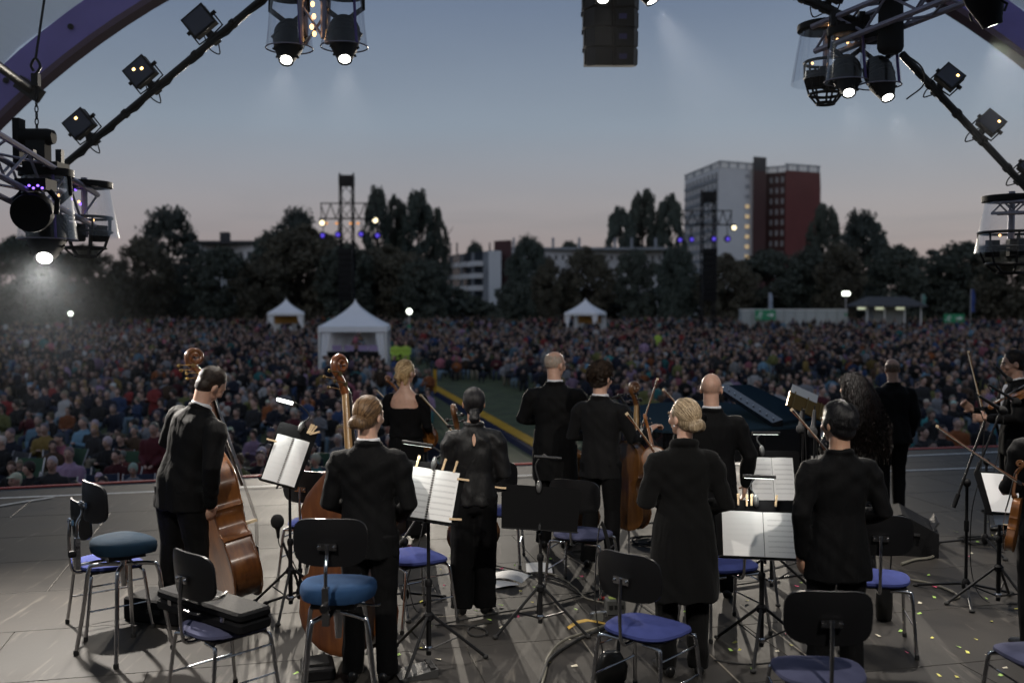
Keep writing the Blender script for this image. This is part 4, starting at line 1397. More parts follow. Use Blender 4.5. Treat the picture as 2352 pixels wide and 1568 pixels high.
ad = t.nodes.new('ShaderNodeVectorMath'); ad.operation = 'ADD'; t.links.new(gn.outputs['Normal'], ad.inputs[0]); t.links.new(nm.outputs[0], ad.inputs[1])
nz = t.nodes.new('ShaderNodeVectorMath'); nz.operation = 'NORMALIZE'; t.links.new(ad.outputs[0], nz.inputs[0]); t.links.new(nz.outputs[0], b.inputs['Normal'])

def hair_mat(name, c1, c2, rough=0.42, scale=(90, 90, 8)):
    m = bpy.data.materials.new(name); m.use_nodes = True
    t = m.node_tree; b = t.nodes['Principled BSDF']
    tcn = t.nodes.new('ShaderNodeTexCoord')
    mp = t.nodes.new('ShaderNodeMapping'); mp.inputs['Scale'].default_value = scale; mp.inputs['Rotation'].default_value = (0.5, 0.1, 0)
    n = t.nodes.new('ShaderNodeTexNoise'); n.inputs['Scale'].default_value = 1.6; n.inputs['Detail'].default_value = 5; n.inputs['Distortion'].default_value = 0.5
    t.links.new(tcn.outputs['Object'], mp.inputs[0]); t.links.new(mp.outputs[0], n.inputs['Vector'])
    r = t.nodes.new('ShaderNodeValToRGB'); e = r.color_ramp.elements
    e[0].position, e[0].color = 0.36, (*c1, 1); e[1].position, e[1].color = 0.66, (*c2, 1)
    t.links.new(n.outputs[0], r.inputs[0]); t.links.new(r.outputs[0], b.inputs['Base Color'])
    b.inputs['Roughness'].default_value = rough
    b.inputs['Specular IOR Level'].default_value = 0.4
    bp = t.nodes.new('ShaderNodeBump'); bp.inputs['Strength'].default_value = 0.8; bp.inputs['Distance'].default_value = 0.006
    t.links.new(n.outputs[0], bp.inputs['Height']); t.links.new(bp.outputs[0], b.inputs['Normal'])
    return m
H_BLOND = hair_mat('hair_blond', (0.26, 0.15, 0.065), (0.62, 0.44, 0.22))
H_BROWN = hair_mat('hair_brown', (0.06, 0.032, 0.015), (0.20, 0.12, 0.058))
H_BLACK = hair_mat('hair_black', (0.003, 0.003, 0.004), (0.010, 0.009, 0.010), 0.42)
H_DARK = hair_mat('hair_dark_brown', (0.010, 0.006, 0.004), (0.030, 0.017, 0.010), 0.5, (60, 60, 60))
H_ASH = hair_mat('hair_ash_blond', (0.14, 0.095, 0.05), (0.48, 0.37, 0.24))
H_CURL = hair_mat('hair_curly_black', (0.002, 0.002, 0.002), (0.008, 0.004, 0.003), 0.6, (45, 45, 30))

def scalp_mat(name, skin, hair, zc, soft, back):
    """cropped hair on the skull that thins towards the crown: zc = height where it ends (head centre = 0)"""
    m = mat(name, skin, 0.42, bump=0.05, bscale=180)
    t = m.node_tree; b = t.nodes['Principled BSDF']
    return m

def add_hand(mb, w, d, nrm, side, curl=0.6, k=1.0):
    """hand from wrist w along d; nrm = palm direction; side = +1 thumb towards +across"""
    d = Vector(d).normalized(); nrm = Vector(nrm); nrm = (nrm - d * nrm.dot(d)).normalized()
    ac = d.cross(nrm) * side
    w = Vector(w)
    mb.loft([(w - d * 0.02, 0.026 * k, 0.024 * k), (w + d * 0.02 * k, 0.032 * k, 0.021 * k)], 10)
    Rm = Matrix((ac, nrm, d)).transposed()
    mb.ell(w + d * 0.055 * k, (0.042 * k, 0.019 * k, 0.056 * k), Rm, 12, 8)
    for i, (o, ln) in enumerate(((0.030, 0.90), (0.010, 1.0), (-0.010, 0.94), (-0.029, 0.76))):
        p = w + d * (0.096 * k) + ac * (o * k)
        dd = (d + ac * (o * 1.2)).normalized()
        pts = [p - dd * 0.02]
        a = curl * 0.7
        for sgl in (0.042, 0.028, 0.022):
            q = (dd * math.cos(a) + nrm * math.sin(a))
            p = p + q * (sgl * ln * k)
            pts.append(p)
            a += curl
        mb.tube(pts, [0.0105 * k, 0.010 * k, 0.009 * k, 0.007 * k], 7)
    p = w + d * 0.03 * k + ac * 0.034 * k
    q = (d * 0.7 + ac * 0.6 + nrm * 0.35).normalized()
    mb.tube([w + d * 0.015, p, p + q * 0.038 * k, p + (q * 0.6 + nrm * 0.5 * (0.5 + curl) + d * 0.3).normalized() * 0.066 * k], [0.014 * k, 0.014 * k, 0.011 * k, 0.008 * k], 7)

def head_rot(yaw, pitch, roll):
    return (Matrix.Rotation(yaw, 3, 'Z') @ Matrix.Rotation(pitch, 3, 'X') @ Matrix.Rotation(roll, 3, 'Y'))

def fig(h=1.75, fem=False, lean=(0, 0), twist=0.0, head=(0, 0, 0), headoff=(0, 0, 0), armL=None, armR=None, handL=None, handR=None, sit=False,
        top='suit', hem=0.80, bottom='trousers', hair='short', vox=0.0075, stout=1.0, feet=None, sleeve=1.0, neckline=0.0, curlL=0.7, curlR=0.7, simple=False):
    """returns {part: mesh builder or (builder, voxel)} of a figure facing +Y, standing on z = 0, in metres"""
    s = h / 1.75
    dz = -0.47 if sit else 0.0
    piv = Vector((0, 0, 0.93 + dz))
    Lr = Matrix.Rotation(twist, 3, 'Z') @ Matrix.Rotation(-lean[0], 3, 'X') @ Matrix.Rotation(lean[1], 3, 'Y')
    U = lambda p: piv + Lr @ (Vector((p[0], p[1], p[2] + dz)) - piv)
    sw = (0.160 if fem else 0.183) * (0.5 + 0.5 * stout)
    k = (0.92 if fem else 1.0) * stout
    S = {-1: U((-sw + 0.004, -0.005, 1.372)), 1: U((sw - 0.004, -0.005, 1.372))}
    aL = armL or ((-sw - 0.05, -0.05, 1.12), (-sw - 0.045, 0.03, 0.87))
    aR = armR or ((sw + 0.055, -0.05, 1.12), (sw + 0.045, 0.03, 0.87))
    arms = {-1: [U(p) for p in aL], 1: [U(p) for p in aR]}
    hc = U((0, 0.025, 1.635)) + Vector(headoff)
    HR = Lr @ head_rot(*head)
    hp = lambda p: hc + HR @ Vector(p)
    parts = {}
    # ---------------- body (skin), one continuous surface
    b = MB()
    b.loft([(U((0, 0, 0.90)), 0.13 * k, 0.085 * k), (U((0, 0, 1.08)), 0.118 * k, 0.08 * k), (U((0, 0, 1.28)), 0.148 * k, 0.095 * k),
            (U((0, -0.005, 1.39)), sw * 0.92, 0.082 * k), (U((0, -0.012, 1.44)), sw * 0.58, 0.065), (U((0, -0.012, 1.475)), 0.062, 0.058)], 18)
    nb = U((0, -0.012, 1.44))
    nr = 0.050 if fem else 0.060
    b.loft([(nb, nr * 1.15, nr * 1.15), (nb.lerp(hp((0, -0.02, -0.06)), 0.5), nr, nr), (hp((0, -0.018, -0.055)), nr, nr * 1.05), (hp((0, -0.015, 0)), nr, nr)], 14)
    hs = 0.97 if fem else 1.0
    E = lambda c, r: b.ell(hp([q * hs for q in c]), [q * hs for q in r], HR, 16, 12)
    E((0, -0.014, 0.032), (0.077, 0.097, 0.090))
    E((0, 0.022, 0.01), (0.068, 0.075, 0.085))
    E((0, 0.028, -0.042), (0.056, 0.058, 0.066))
    E((0, 0.056, -0.088), (0.028, 0.026, 0.022))
    E((0, 0.080, 0.030), (0.050, 0.016, 0.013))
    for sx in (-1, 1):
        E((sx * 0.036, 0.062, -0.022), (0.027, 0.026, 0.024))
        b.ell(hp((sx * 0.079, -0.008, -0.008)), (0.010, 0.021, 0.033), HR @ Matrix.Rotation(sx * 0.35, 3, 'Z') @ Matrix.Rotation(-0.15, 3, 'X'), 10, 8)
    b.tube([hp((0, 0.088, 0.022)), hp((0, 0.103, -0.008)), hp((0, 0.108, -0.026)), hp((0, 0.088, -0.036))], [0.010, 0.012, 0.0155, 0.011], 8)
    E((0, 0.084, -0.056), (0.024, 0.012, 0.008))
    E((0, 0.083, -0.067), (0.020, 0.012, 0.007))
    for sd in (-1, 1):
        e_, w_ = arms[sd]
        b.loft([(S[sd] - Lr @ Vector((sd * 0.03, 0, 0.01)), 0.05 * k, 0.05 * k), (S[sd].lerp(e_, 0.5), 0.04 * k, 0.04 * k), (e_, 0.035 * k, 0.035 * k), (e_.lerp(w_, 0.4), 0.034 * k, 0.034 * k), (w_, 0.024, 0.022)], 10)
        hd_ = (handL if sd < 0 else handR)
        dd = (Vector(hd_[0]) if hd_ else (w_ - e_).normalized())
        nn = (Vector(hd_[1]) if hd_ else Vector((-sd, 0.2, 0)))
        if not simple:
            add_hand(b, w_ + dd * 0.01, dd, nn, (1 if (dd.cross(nn)).y > 0 else -1), curlL if sd < 0 else curlR, 0.95 if fem else 1.05)
        else:
            b.ell(w_ + dd * 0.06, (0.035, 0.03, 0.06), dd.to_track_quat('Z', 'Y').to_matrix(), 8, 6)
    hips = {-1: Vector((-0.09, 0, 0.90 + dz)), 1: Vector((0.09, 0, 0.90 + dz))}
    legs = {}
    for sd in (-1, 1):
        if sit:
            kn = hips[sd] + Vector((sd * 0.06, 0.42, 0.05))
            an = kn + Vector((sd * 0.02, 0.04, -0.40))
            if feet: an = Vector(feet[0 if sd < 0 else 1])
        else:
            f = feet[0 if sd < 0 else 1] if feet else (sd * 0.105, 0.0)
            an = Vector((f[0], f[1], 0.085))
            kn = hips[sd].lerp(an, 0.5) + Vector((0, 0.025, 0.02))
        legs[sd] = (hips[sd], kn, an)
        b.loft([(hips[sd], 0.075, 0.075), (hips[sd].lerp(kn, 0.5), 0.065, 0.065), (kn, 0.05, 0.05), (kn.lerp(an, 0.35), 0.048, 0.048), (an, 0.034, 0.034)], 10)
    b.scale(s)
    parts['body'] = b
    # ---------------- lower garment
    if bottom in ('trousers', 'wide'):
        p = MB()
        p.loft([(piv + Vector((0, 0, -0.08)), 0.165 * k, 0.115 * k), (piv + Vector((0, 0, 0.06)), 0.160 * k, 0.112 * k), (U((0, 0, 1.08)), 0.135 * k, 0.098 * k)], 18, pw=2.3)
        wd = 1.25 if bottom == 'wide' else 1.0
        for sd in (-1, 1):
            H, K_, A = legs[sd]
            end = A + Vector((0, -0.005, -0.035)) if not sit else A + Vector((0, 0, -0.01))
            p.loft([(H + Vector((0, 0, 0.03)), 0.100 * k, 0.112 * k), (H.lerp(K_, 0.45), 0.092 * k, 0.100 * k), (K_, 0.074 * k * wd, 0.078 * k * wd), (K_.lerp(A, 0.5), 0.070 * wd * k, 0.072 * wd * k), (end, 0.068 * wd, 0.078 * wd)], 14, rnd=False)
        p.scale(s)
        parts['trousers'] = p
    elif bottom == 'skirt':
        p = MB()
        p.loft([((0, 0, 0.06), 0.23, 0.20), ((0, 0, 0.35), 0.205, 0.17), ((0, 0, 0.7), 0.185, 0.145), (piv + Vector((0, 0, 0.02)), 0.175 * k, 0.125 * k), (U((0, 0, 1.1)), 0.125 * k, 0.095 * k)], 22, rnd=False)
        p.scale(s)
        parts['skirt'] = p
    for sd in (-1, 1):
        sh = MB()
        A = legs[sd][2]
        f0 = Vector((A.x, A.y, A.z - 0.085))
        dr = Vector((sd * 0.18, 1, 0)).normalized()
        sh.loft([(f0 - dr * 0.07 + Vector((0, 0, 0.045)), 0.034, 0.040), (f0 + Vector((0, 0, 0.050)), 0.040, 0.046), (f0 + dr * 0.08 + Vector((0, 0, 0.036)), 0.045, 0.034), (f0 + dr * 0.16 + Vector((0, 0, 0.026)), 0.038, 0.024)], 12)
        sh.scale(s)
        parts['shoe' + str(sd)] = sh
    # ---------------- upper garment
    j = MB()
    kk = k
    if top in ('suit', 'blouse', 'cardigan', 'dress', 'coat'):
        flare = {'suit': 0.0, 'blouse': -0.005, 'cardigan': 0.045, 'dress': -0.01, 'coat': 0.02}[top]
        secs = []
        if hem < 0.9 and top != 'dress':
            secs.append(((0, 0.0, hem + dz) if hem < 0.85 and not sit else U((0, 0, hem)), (0.188 + flare) * kk, (0.135 + flare * 0.8) * kk))
        if top != 'dress':
            secs.append((U((0, 0, 0.97)), (0.176 + flare * 0.35) * kk, (0.125 + flare * 0.3) * kk))
        if top == 'dress': secs.append((U((0, 0, 1.00)), 0.168 * kk, 0.122 * kk))
        secs += [(U((0, 0, 1.12)), (0.150 if fem else 0.162) * kk, 0.110 * kk), (U((0, 0, 1.27)), (0.170 if fem else 0.186) * kk, 0.122 * kk)]
        if not neckline:
            secs += [(U((0, -0.006, 1.375)), sw * 1.02, 0.112 * kk), (U((0, -0.012, 1.43)), sw * 0.74, 0.088), (U((0, -0.012, 1.468)), sw * 0.42, 0.074), (U((0, -0.012, 1.485)), 0.066, 0.066)]
        else:
            secs += [(U((0, -0.002, 1.30)), (0.168 if fem else 0.186) * kk, 0.118 * kk)]
        j.loft(secs, 22, pw=2.35, rnd=False)
        for sd in (-1, 1):
            e_, w_ = arms[sd]
            r0 = 0.078 if top != 'dress' else 0.066
            we = e_.lerp(w_, sleeve)
            pad = Lr @ Vector((sd * 0.010, 0, 0.004))
            bend = (e_ - (S[sd] + w_) / 2)
            sag = bend.normalized() * 0.008 if bend.length > 0.02 else Vector((0, 0, 0))
            el = 0.058 if top != 'dress' else 0.045
            secs = [(S[sd] + Lr @ Vector((-sd * 0.040, 0, 0.024)), r0 * 0.62, r0 * 0.86), (S[sd] + Lr @ Vector((-sd * 0.002, 0, 0.004)), r0 * 0.88 * kk, r0 * 0.98 * kk), (S[sd].lerp(e_, 0.18) + pad, r0 * 0.92 * kk, r0 * kk), (S[sd].lerp(e_, 0.45), 0.066 * kk, 0.070 * kk), (e_ + sag, el * kk, el * 1.08 * kk)]
            if sleeve > 0.3:
                secs += [(e_.lerp(we, 0.45), (el - 0.004) * kk, (el - 0.002) * kk), (we, 0.041 * kk, 0.042 * kk)]
            if top == 'blouse': secs = [(c, a * 1.12, bb * 1.15) for c, a, bb in secs]
            j.loft(secs, 14)
        if top in ('suit', 'coat'):
            ring = []
            for q in range(20):
                a = 2 * PI * q / 20
                ring.append(U((0.072 * math.cos(a), -0.012 + 0.074 * math.sin(a), 1.478 - 0.030 * math.sin(a) * (1 if math.sin(a) > 0 else 0.25))))
            j.tube(ring, 0.017, 8, closed=True)
        if top == 'cardigan':
            ring = [U((0.070 * math.cos(2 * PI * q / 20), -0.016 + 0.072 * math.sin(2 * PI * q / 20), 1.482 - 0.02 * math.sin(2 * PI * q / 20))) for q in range(20)]
            j.tube(ring, 0.026, 8, closed=True)
        if top == 'blouse':
            ring = [U((0.066 * math.cos(2 * PI * q / 20), -0.014 + 0.066 * math.sin(2 * PI * q / 20), 1.485)) for q in range(20)]
            j.tube(ring, 0.018, 8, closed=True)
        j.scale(s)
        parts['jacket' if top in ('suit', 'cardigan', 'coat') else ('blouse' if top == 'blouse' else 'dress')] = j
    if top == 'suit' and not simple:
        c = MB()
        ring = []
        for q in range(24):
            a = 2 * PI * q / 24
            ring.append(U((0.063 * math.cos(a), -0.010 + 0.066 * math.sin(a), 1.503 - 0.028 * max(0, math.sin(a)))))
        c.tube(ring, [(0.010, 0.010)] * 24, 8, closed=True)
        c.tube([p - Lr @ Vector((0, 0, 0.014)) for p in ring], 0.011, 8, closed=True)
        c.scale(s)
        parts['shirt_collar'] = c
    # ---------------- hair
    hb = MB()
    HE = lambda c, r, n=18, kq=12: hb.ell(hp(c), r, HR, n, kq)
    if hair in ('short', 'curly', 'bob', 'bun', 'pony', 'lowpony', 'messy', 'long', 'longcurly', 'cap', 'crew'):
        g = {'curly': 1.16, 'bob': 1.10, 'crew': 1.0, 'longcurly': 1.12, 'messy': 1.05}.get(hair, 1.03)
        HE((0, -0.022, 0.036), (0.080 * g, 0.099 * g, 0.093 * g))
        HE((0, -0.045, -0.01), (0.074 * g, 0.066 * g, 0.075 * g))
        if hair in ('short', 'crew', 'curly'):
            HE((0, -0.060, -0.04), (0.058, 0.040, 0.045))
    if hair == 'bun':
        HE((0, -0.116, -0.028), (0.056, 0.046, 0.044))
        HE((0.028, -0.118, -0.040), (0.036, 0.034, 0.036))
        HE((-0.028, -0.118, -0.040), (0.036, 0.034, 0.036))
        HE((0, -0.085, -0.015), (0.050, 0.04, 0.05))
    if hair == 'messy':
        HE((0.0, -0.105, 0.004), (0.036, 0.034, 0.030))
        hb.tube([hp((0.0, -0.12, 0.0)), hp((0.012, -0.135, -0.04)), hp((0.02, -0.115, -0.09))], [0.024, 0.026, 0.008], 8)
        hb.tube([hp((-0.01, -0.12, 0.0)), hp((-0.03, -0.125, -0.04)), hp((-0.025, -0.10, -0.08))], [0.020, 0.022, 0.006], 8)
        hb.tube([hp((0.05, -0.05, -0.05)), hp((0.045, -0.06, -0.10)), hp((0.03, -0.06, -0.13))], [0.026, 0.02, 0.006], 8)
        hb.tube([hp((-0.04, -0.07, -0.05)), hp((-0.03, -0.075, -0.11)), hp((-0.01, -0.07, -0.14))], [0.026, 0.02, 0.006], 8)
    if hair == 'lowpony':
        HE((0, -0.100, -0.055), (0.040, 0.034, 0.034))
        hb.tube([hp((0, -0.10, -0.06)), hp((0, -0.105, -0.10)), hp((0.005, -0.095, -0.135))], [0.038, 0.046, 0.030], 10)
    if hair == 'bob':
        HE((0, -0.050, 0.015), (0.084, 0.078, 0.085))
        HE((0, -0.066, -0.042), (0.070, 0.046, 0.052))
        for sx in (-1, 1):
            HE((sx * 0.066, 0.0, 0.012), (0.022, 0.050, 0.052))
    if hair == 'long':
        hb.loft([(hp((0, -0.03, 0.03)), 0.085, 0.075), (hp((0, -0.06, -0.05)), 0.088, 0.06), (hp((0, -0.085, -0.16)), 0.082, 0.042), (hp((0, -0.10, -0.25)), 0.06, 0.03)], 16)
    if hair == 'longcurly':
        hb.loft([(hp((0, -0.04, 0.05)), 0.095, 0.085), (hp((0, -0.07, -0.06)), 0.115, 0.085), (hp((0.01, -0.10, -0.20)), 0.135, 0.075), (hp((0.02, -0.125, -0.36)), 0.150, 0.065), (hp((0.03, -0.13, -0.50)), 0.135, 0.055), (hp((0.03, -0.12, -0.60)), 0.08, 0.035)], 18)
    if hair == 'cap':
        hb.ell(hp((0, 0.07, 0.06)), (0.07, 0.065, 0.008), HR, 12, 6)
    if hair != 'bald':
        hb.scale(s)
        parts['hair'] = hb
    info = {'hc': hc * s, 'HR': HR, 's': s, 'arms': {q: [p * s for p in arms[q]] for q in arms}, 'hp': lambda p: hp(p) * s}
    return parts, info

def fold_fn(amp, seed=0.0, vert=True, s=1.0):
    def f(co):
        x, y, z = co[:, 0] / s, co[:, 1] / s, co[:, 2] / s
        a = np.arctan2(y, x)
        lo = np.clip((1.25 - z) / 0.5, 0.15, 1.0)
        up = np.clip((z - 0.95) / 0.3, 0, 1)
        w1 = np.sin(a * 7 + 2.2 * np.sin(z * 5 + seed) + seed * 3)
        w2 = np.sin(z * 34 + x * 26 + 3 * np.sin(z * 9 + x * 11 + seed) + seed)
        w3 = np.sin(x * 31 - z * 23 + 2.5 * np.sin(z * 13 + seed * 2))
        return amp * (0.9 * w1 * lo + 0.42 * w2 * (0.4 + 0.6 * np.sin(z * 4 + seed) ** 2) + 0.38 * w3 * up)
    return f
def knee_fold(amp, seed, s=1.0):
    def f(co):
        x, y, z = co[:, 0] / s, co[:, 1] / s, co[:, 2] / s
        return amp * (np.sin(z * 30 + 5 * x + 3 * np.sin(z * 7 + seed + x * 9)) * (0.35 + 0.65 * np.exp(-((z - 0.12) / 0.14) ** 2)) + 0.7 * np.sin(np.arctan2(y, np.abs(x) - 0.1) * 3 + z * 4 + seed))
    return f
def curl_fold(amp, f0=70):
    def f(co):
        x, y, z = co[:, 0], co[:, 1], co[:, 2]
        return amp * (np.sin(x * f0 + 3 * np.sin(z * f0 * 0.5)) * np.sin(z * f0 * 0.9 + 2 * np.sin(y * f0 * 0.6)) * 1.0 + 0.6 * np.sin(y * f0 * 1.3 + x * f0) )
    return f

def person(label, x, y, z, rz, spec, mats, seed=0, group='musicians on stage', extra=None):
    parts, info = fig(**spec)
    o = empty('person', (x, y, z), rz, label, 'person', group)
    s = info['s']
    for nm_, b in parts.items():
        m = mats['shoes' if nm_.startswith('shoe') else nm_]
        if nm_ == 'body':
            me = remesh(b, spec.get('vox', 0.0075), 2, 'body', m)
        elif nm_ in ('jacket', 'blouse', 'dress'):
            me = remesh(b, 0.0095, 4, nm_, m, fold_fn(0.0075 if nm_ != 'blouse' else 0.008, seed * 1.3, s=s))
        elif nm_ in ('trousers', 'skirt'):
            me = remesh(b, 0.010, 3, nm_, m, knee_fold(0.0040, seed * 0.7, s))
        elif nm_ == 'hair':
            hk = spec.get('hair')
            me = remesh(b, 0.007, 2, 'hair', m, curl_fold(0.0055, 85) if hk == 'curly' else (curl_fold(0.011, 55) if hk == 'longcurly' else curl_fold(0.0012, 60)))
        elif nm_.startswith('shoe'):
            nm_ = 'shoe'
            me = remesh(b, 0.010, 1, 'shoe', m)
        else:
            me = remesh(b, 0.006, 1, nm_, m)
        mobj(nm_, me, o)
    return o, info

STRANDM = {}
def strand_mat():
    if 'm' not in STRANDM:
        m = mat('hair_strands', (0.1, 0.1, 0.1), 0.45, attr='Col', spec=0.28)
        STRANDM['m'] = m
    return STRANDM['m']
def strands(o, info, kind, c1, c2, seed=1, n=1500, width=0.0022, g=1.03):
    """individual locks laid over the hair: ribbons with their own colours"""
    rg = np.random.default_rng(seed)
    hp, HRm = info['hp'], info['HR']
    C = np.array((0, -0.022, 0.036)); Rr = np.array((0.080, 0.099, 0.093)) * g
    V, Fc, Cl = [], [], []
    def surf(d, k=1.0):
        d = d / np.linalg.norm(d)
        return C + d * Rr * k
    gather = {'bun': np.array((0, -0.80, -0.58)), 'lowpony': np.array((0, -0.72, -0.75)), 'messy': np.array((0.0, -0.92, -0.30))}.get(kind)
    crown = np.array((0.05, -0.45, 0.90)); crown /= np.linalg.norm(crown)
    for i in range(n):
        d = rg.normal(size=3); d /= np.linalg.norm(d)
        if d[1] > 0.62 - 0.35 * (d[2] < 0.35) - 0.5 * (d[2] < -0.1): continue
        if d[2] < -0.62: continue
        pts = []
        lift = rg.uniform(0.995, 1.035) if kind != 'bob' else rg.uniform(0.99, 1.085)
        if gather is not None:
            jit = rg.normal(size=3) * (0.05 if kind != 'messy' else 0.13)
            gd = gather + jit; gd /= np.linalg.norm(gd)
            for k in range(8):
                u = k / 7
                q = d * (1 - u) + gd * u
                pts.append(surf(q, lift + 0.015 * math.sin(PI * u)))
        elif kind in ('fringe', 'stubble', 'thin'):
            lim = {'fringe': 0.62, 'stubble': 0.15, 'thin': 0.36}[kind]
            if d[2] > lim * (0.55 + 0.45 * rg.uniform(0, 1)) or d[1] > 0.25: continue
            t = np.array((0, -0.15, -1.0)) + rg.normal(size=3) * 0.25
            for k in range(4):
                pts.append(surf(d + t * 0.16 * k / 3 * (0.5 if kind == 'stubble' else 1.0), 1.0 + 0.012 * k / 3))
        elif kind in ('short', 'crew', 'bob', 'curly'):
            ln = {'short': 0.45, 'crew': 0.22, 'bob': 0.75, 'curly': 0.3}[kind] * rg.uniform(0.7, 1.2)
            t = d - crown * d.dot(crown)
            if np.linalg.norm(t) < 1e-3: continue
            t /= np.linalg.norm(t)
            side = np.cross(d, t)
            for k in range(7):
                u = k / 6
                q = d + t * ln * u * 1.1
                p = surf(q, lift + (0.05 if kind == 'bob' else 0.03) * u * rg.uniform(0.4, 1))
                if kind == 'curly':
                    a = u * 11 + i
                    p = surf(q, 1.08 + 0.16 * u) + (side * math.sin(a) + d * math.cos(a)) * 0.009
                pts.append(p)
        elif kind == 'longcurly':
            t = np.array((d[0] * 0.9, min(d[1], 0) * 0.35 - 0.35, 0.0))
            L = rg.uniform(0.35, 0.62)
            base = surf(d, 1.06)
            ph = rg.uniform(0, 6.28)
            for k in range(16):
                u = k / 15
                p = base + np.array((t[0] * 0.16 * u ** 0.6, -0.17 * u ** 0.7 + (0.03 if d[1] > 0 else 0), -L * u))
                p = p + np.array((math.sin(ph + u * 26), math.cos(ph + u * 26) * 0.7, 0)) * (0.010 + 0.014 * u)
                pts.append(p)
        if not pts: continue
        col = np.array(c1) * (1 - (w_ := rg.uniform(0, 1) ** 1.2)) + np.array(c2) * w_
        P = [hp(tuple(p)) for p in pts]
        cw = hp(tuple(C))
        b0 = len(V)
        for k, p in enumerate(P):
            t = (P[min(len(P) - 1, k + 1)] - P[max(0, k - 1)])
            nn = (p - cw)
            sdv = t.cross(nn)
            if sdv.length < 1e-8: sdv = Vector((1, 0, 0))
            sdv.normalize()
            ww = width * (1.0 if k < len(P) - 2 else 0.6) * (0.7 if k == 0 else 1)
            V += [tuple(p - sdv * ww), tuple(p + nn.normalized() * ww * 0.6), tuple(p + sdv * ww)]
            Cl += [col] * 3
        for k in range(len(P) - 1):
            a = b0 + 3 * k
            Fc += [(a, a + 1, a + 4, a + 3), (a + 1, a + 2, a + 5, a + 4)]
    me = bpy.data.meshes.new('hair_locks')
    me.from_pydata(V, [], Fc)
    ca = me.color_attributes.new('Col', 'FLOAT_COLOR', 'POINT')
    ca.data.foreach_set('color', np.hstack([np.array(Cl), np.ones((len(Cl), 1))]).astype(np.float32).ravel())
    me.materials.append(strand_mat())
    me.polygons.foreach_set('use_smooth', [True] * len(me.polygons))
    me.update()
    ob = mobj('hair_locks', me, o)
    ob['kind'] = 'stuff'
    return ob

def eyes(o, info, brow=None, glasses=False):
    hp = info['hp']
    for sx in (-1, 1):
        e = MB().ell(hp((sx * 0.031, 0.083, 0.008)), (0.012, 0.009, 0.008), info['HR'], 10, 8).build('eye', mat('eye_white', (0.6, 0.58, 0.55), 0.2), o)
        MB().ell(hp((sx * 0.031, 0.0895, 0.008)), (0.0055, 0.004, 0.0055), info['HR'], 8, 6).build('iris', mat('iris_dark', (0.03, 0.02, 0.015), 0.15), e)
        if brow:
            MB().tube([hp((sx * 0.014, 0.095, 0.028)), hp((sx * 0.032, 0.094, 0.033)), hp((sx * 0.052, 0.080, 0.028))], 0.005, 6).build('eyebrow', brow, o)
    if glasses:
        gm = mat('glasses_frame', (0.02, 0.02, 0.02), 0.3)
        gl_ = None
        for sx in (-1, 1):
            c = [hp((sx * 0.034 + 0.026 * math.cos(a), 0.104 - 0.006 * abs(math.cos(a)), 0.006 + 0.019 * math.sin(a))) for a in [2 * PI * i / 16 for i in range(16)]]
            r_ = MB().tube(c, 0.0028, 6, closed=True).build('glasses_rim', gm, o)
            MB().tube([hp((sx * 0.060, 0.098, 0.012)), hp((sx * 0.084, 0.04, 0.014)), hp((sx * 0.086, -0.01, 0.010))], 0.0028, 6).build('temple', gm, r_)
        MB().tube([hp((-0.008, 0.108, 0.010)), hp((0.008, 0.108, 0.010))], 0.0028, 6).build('bridge', gm, o)

STD = dict(body=SKIN, trousers=SUIT, skirt=VELV, shoes=LEATH, jacket=SUIT, blouse=SATIN, dress=VELV, shirt_collar=SHIRT, hair=H_DARK)
def M_(**k):
    d = dict(STD); d.update(k); return d

# 1 double bass player at the left, bending to the right
p1, i1 = person('man in black suit bending over the double bass at the left', -2.40, 7.15, STAGE, R(-32),
    dict(h=1.84, lean=(0.20, 0.20), head=(-0.20, -0.38, 0.12), armL=((-0.30, 0.05, 1.16), (-0.16, 0.24, 1.08)), armR=((0.30, -0.04, 1.13), (0.24, 0.10, 0.86)), hem=0.76, hair='crew', stout=1.08,
         feet=[(-0.16, 0.02), (0.12, 0.05)]), M_(hair=H_DARK), 1.0)
eyes(p1, i1)
# white shirt front showing under the open jacket
sh_ = MB().loft([((0.10, 0.085, 0.90), 0.10, 0.07), ((0.10, 0.13, 1.05), 0.10, 0.07), ((0.09, 0.17, 1.2), 0.09, 0.07)], 16)
sh_.scale(i1['s'])
mobj('shirt', remesh(sh_, 0.011, 2, 'shirt', SHIRT, fold_fn(0.003, 2.0)), p1)

# 2 woman with brown low bun holding a double bass
p2, i2 = person('woman with low brown bun in black jacket holding a double bass', -0.86, 5.95, STAGE, R(-4),
    dict(h=1.715, fem=False, head=(-0.42, -0.06, 0.03), armL=((-0.245, 0.0, 1.11), (-0.17, 0.22, 1.02)), armR=((0.25, -0.02, 1.11), (0.15, 0.20, 0.98)), hem=0.78, hair='bun', stout=0.98), M_(hair=H_BROWN), 2.0)
eyes(p2, i2)
# 3 blonde woman, bare back
p3, i3 = person('blonde woman in a black dress with bare upper back', -1.03, 9.6, STAGE, R(-12),
    dict(h=1.715, fem=True, head=(-0.42, 0.02, 0.05), armL=((-0.215, 0.04, 1.14), (-0.10, 0.24, 1.15)), armR=((0.225, 0.0, 1.12), (0.18, 0.22, 1.06)), top='dress', neckline=0.17, bottom='skirt', hair='messy', stout=1.12), M_(hair=H_BLOND, dress=VELV), 3.0)
eyes(p3, i3)
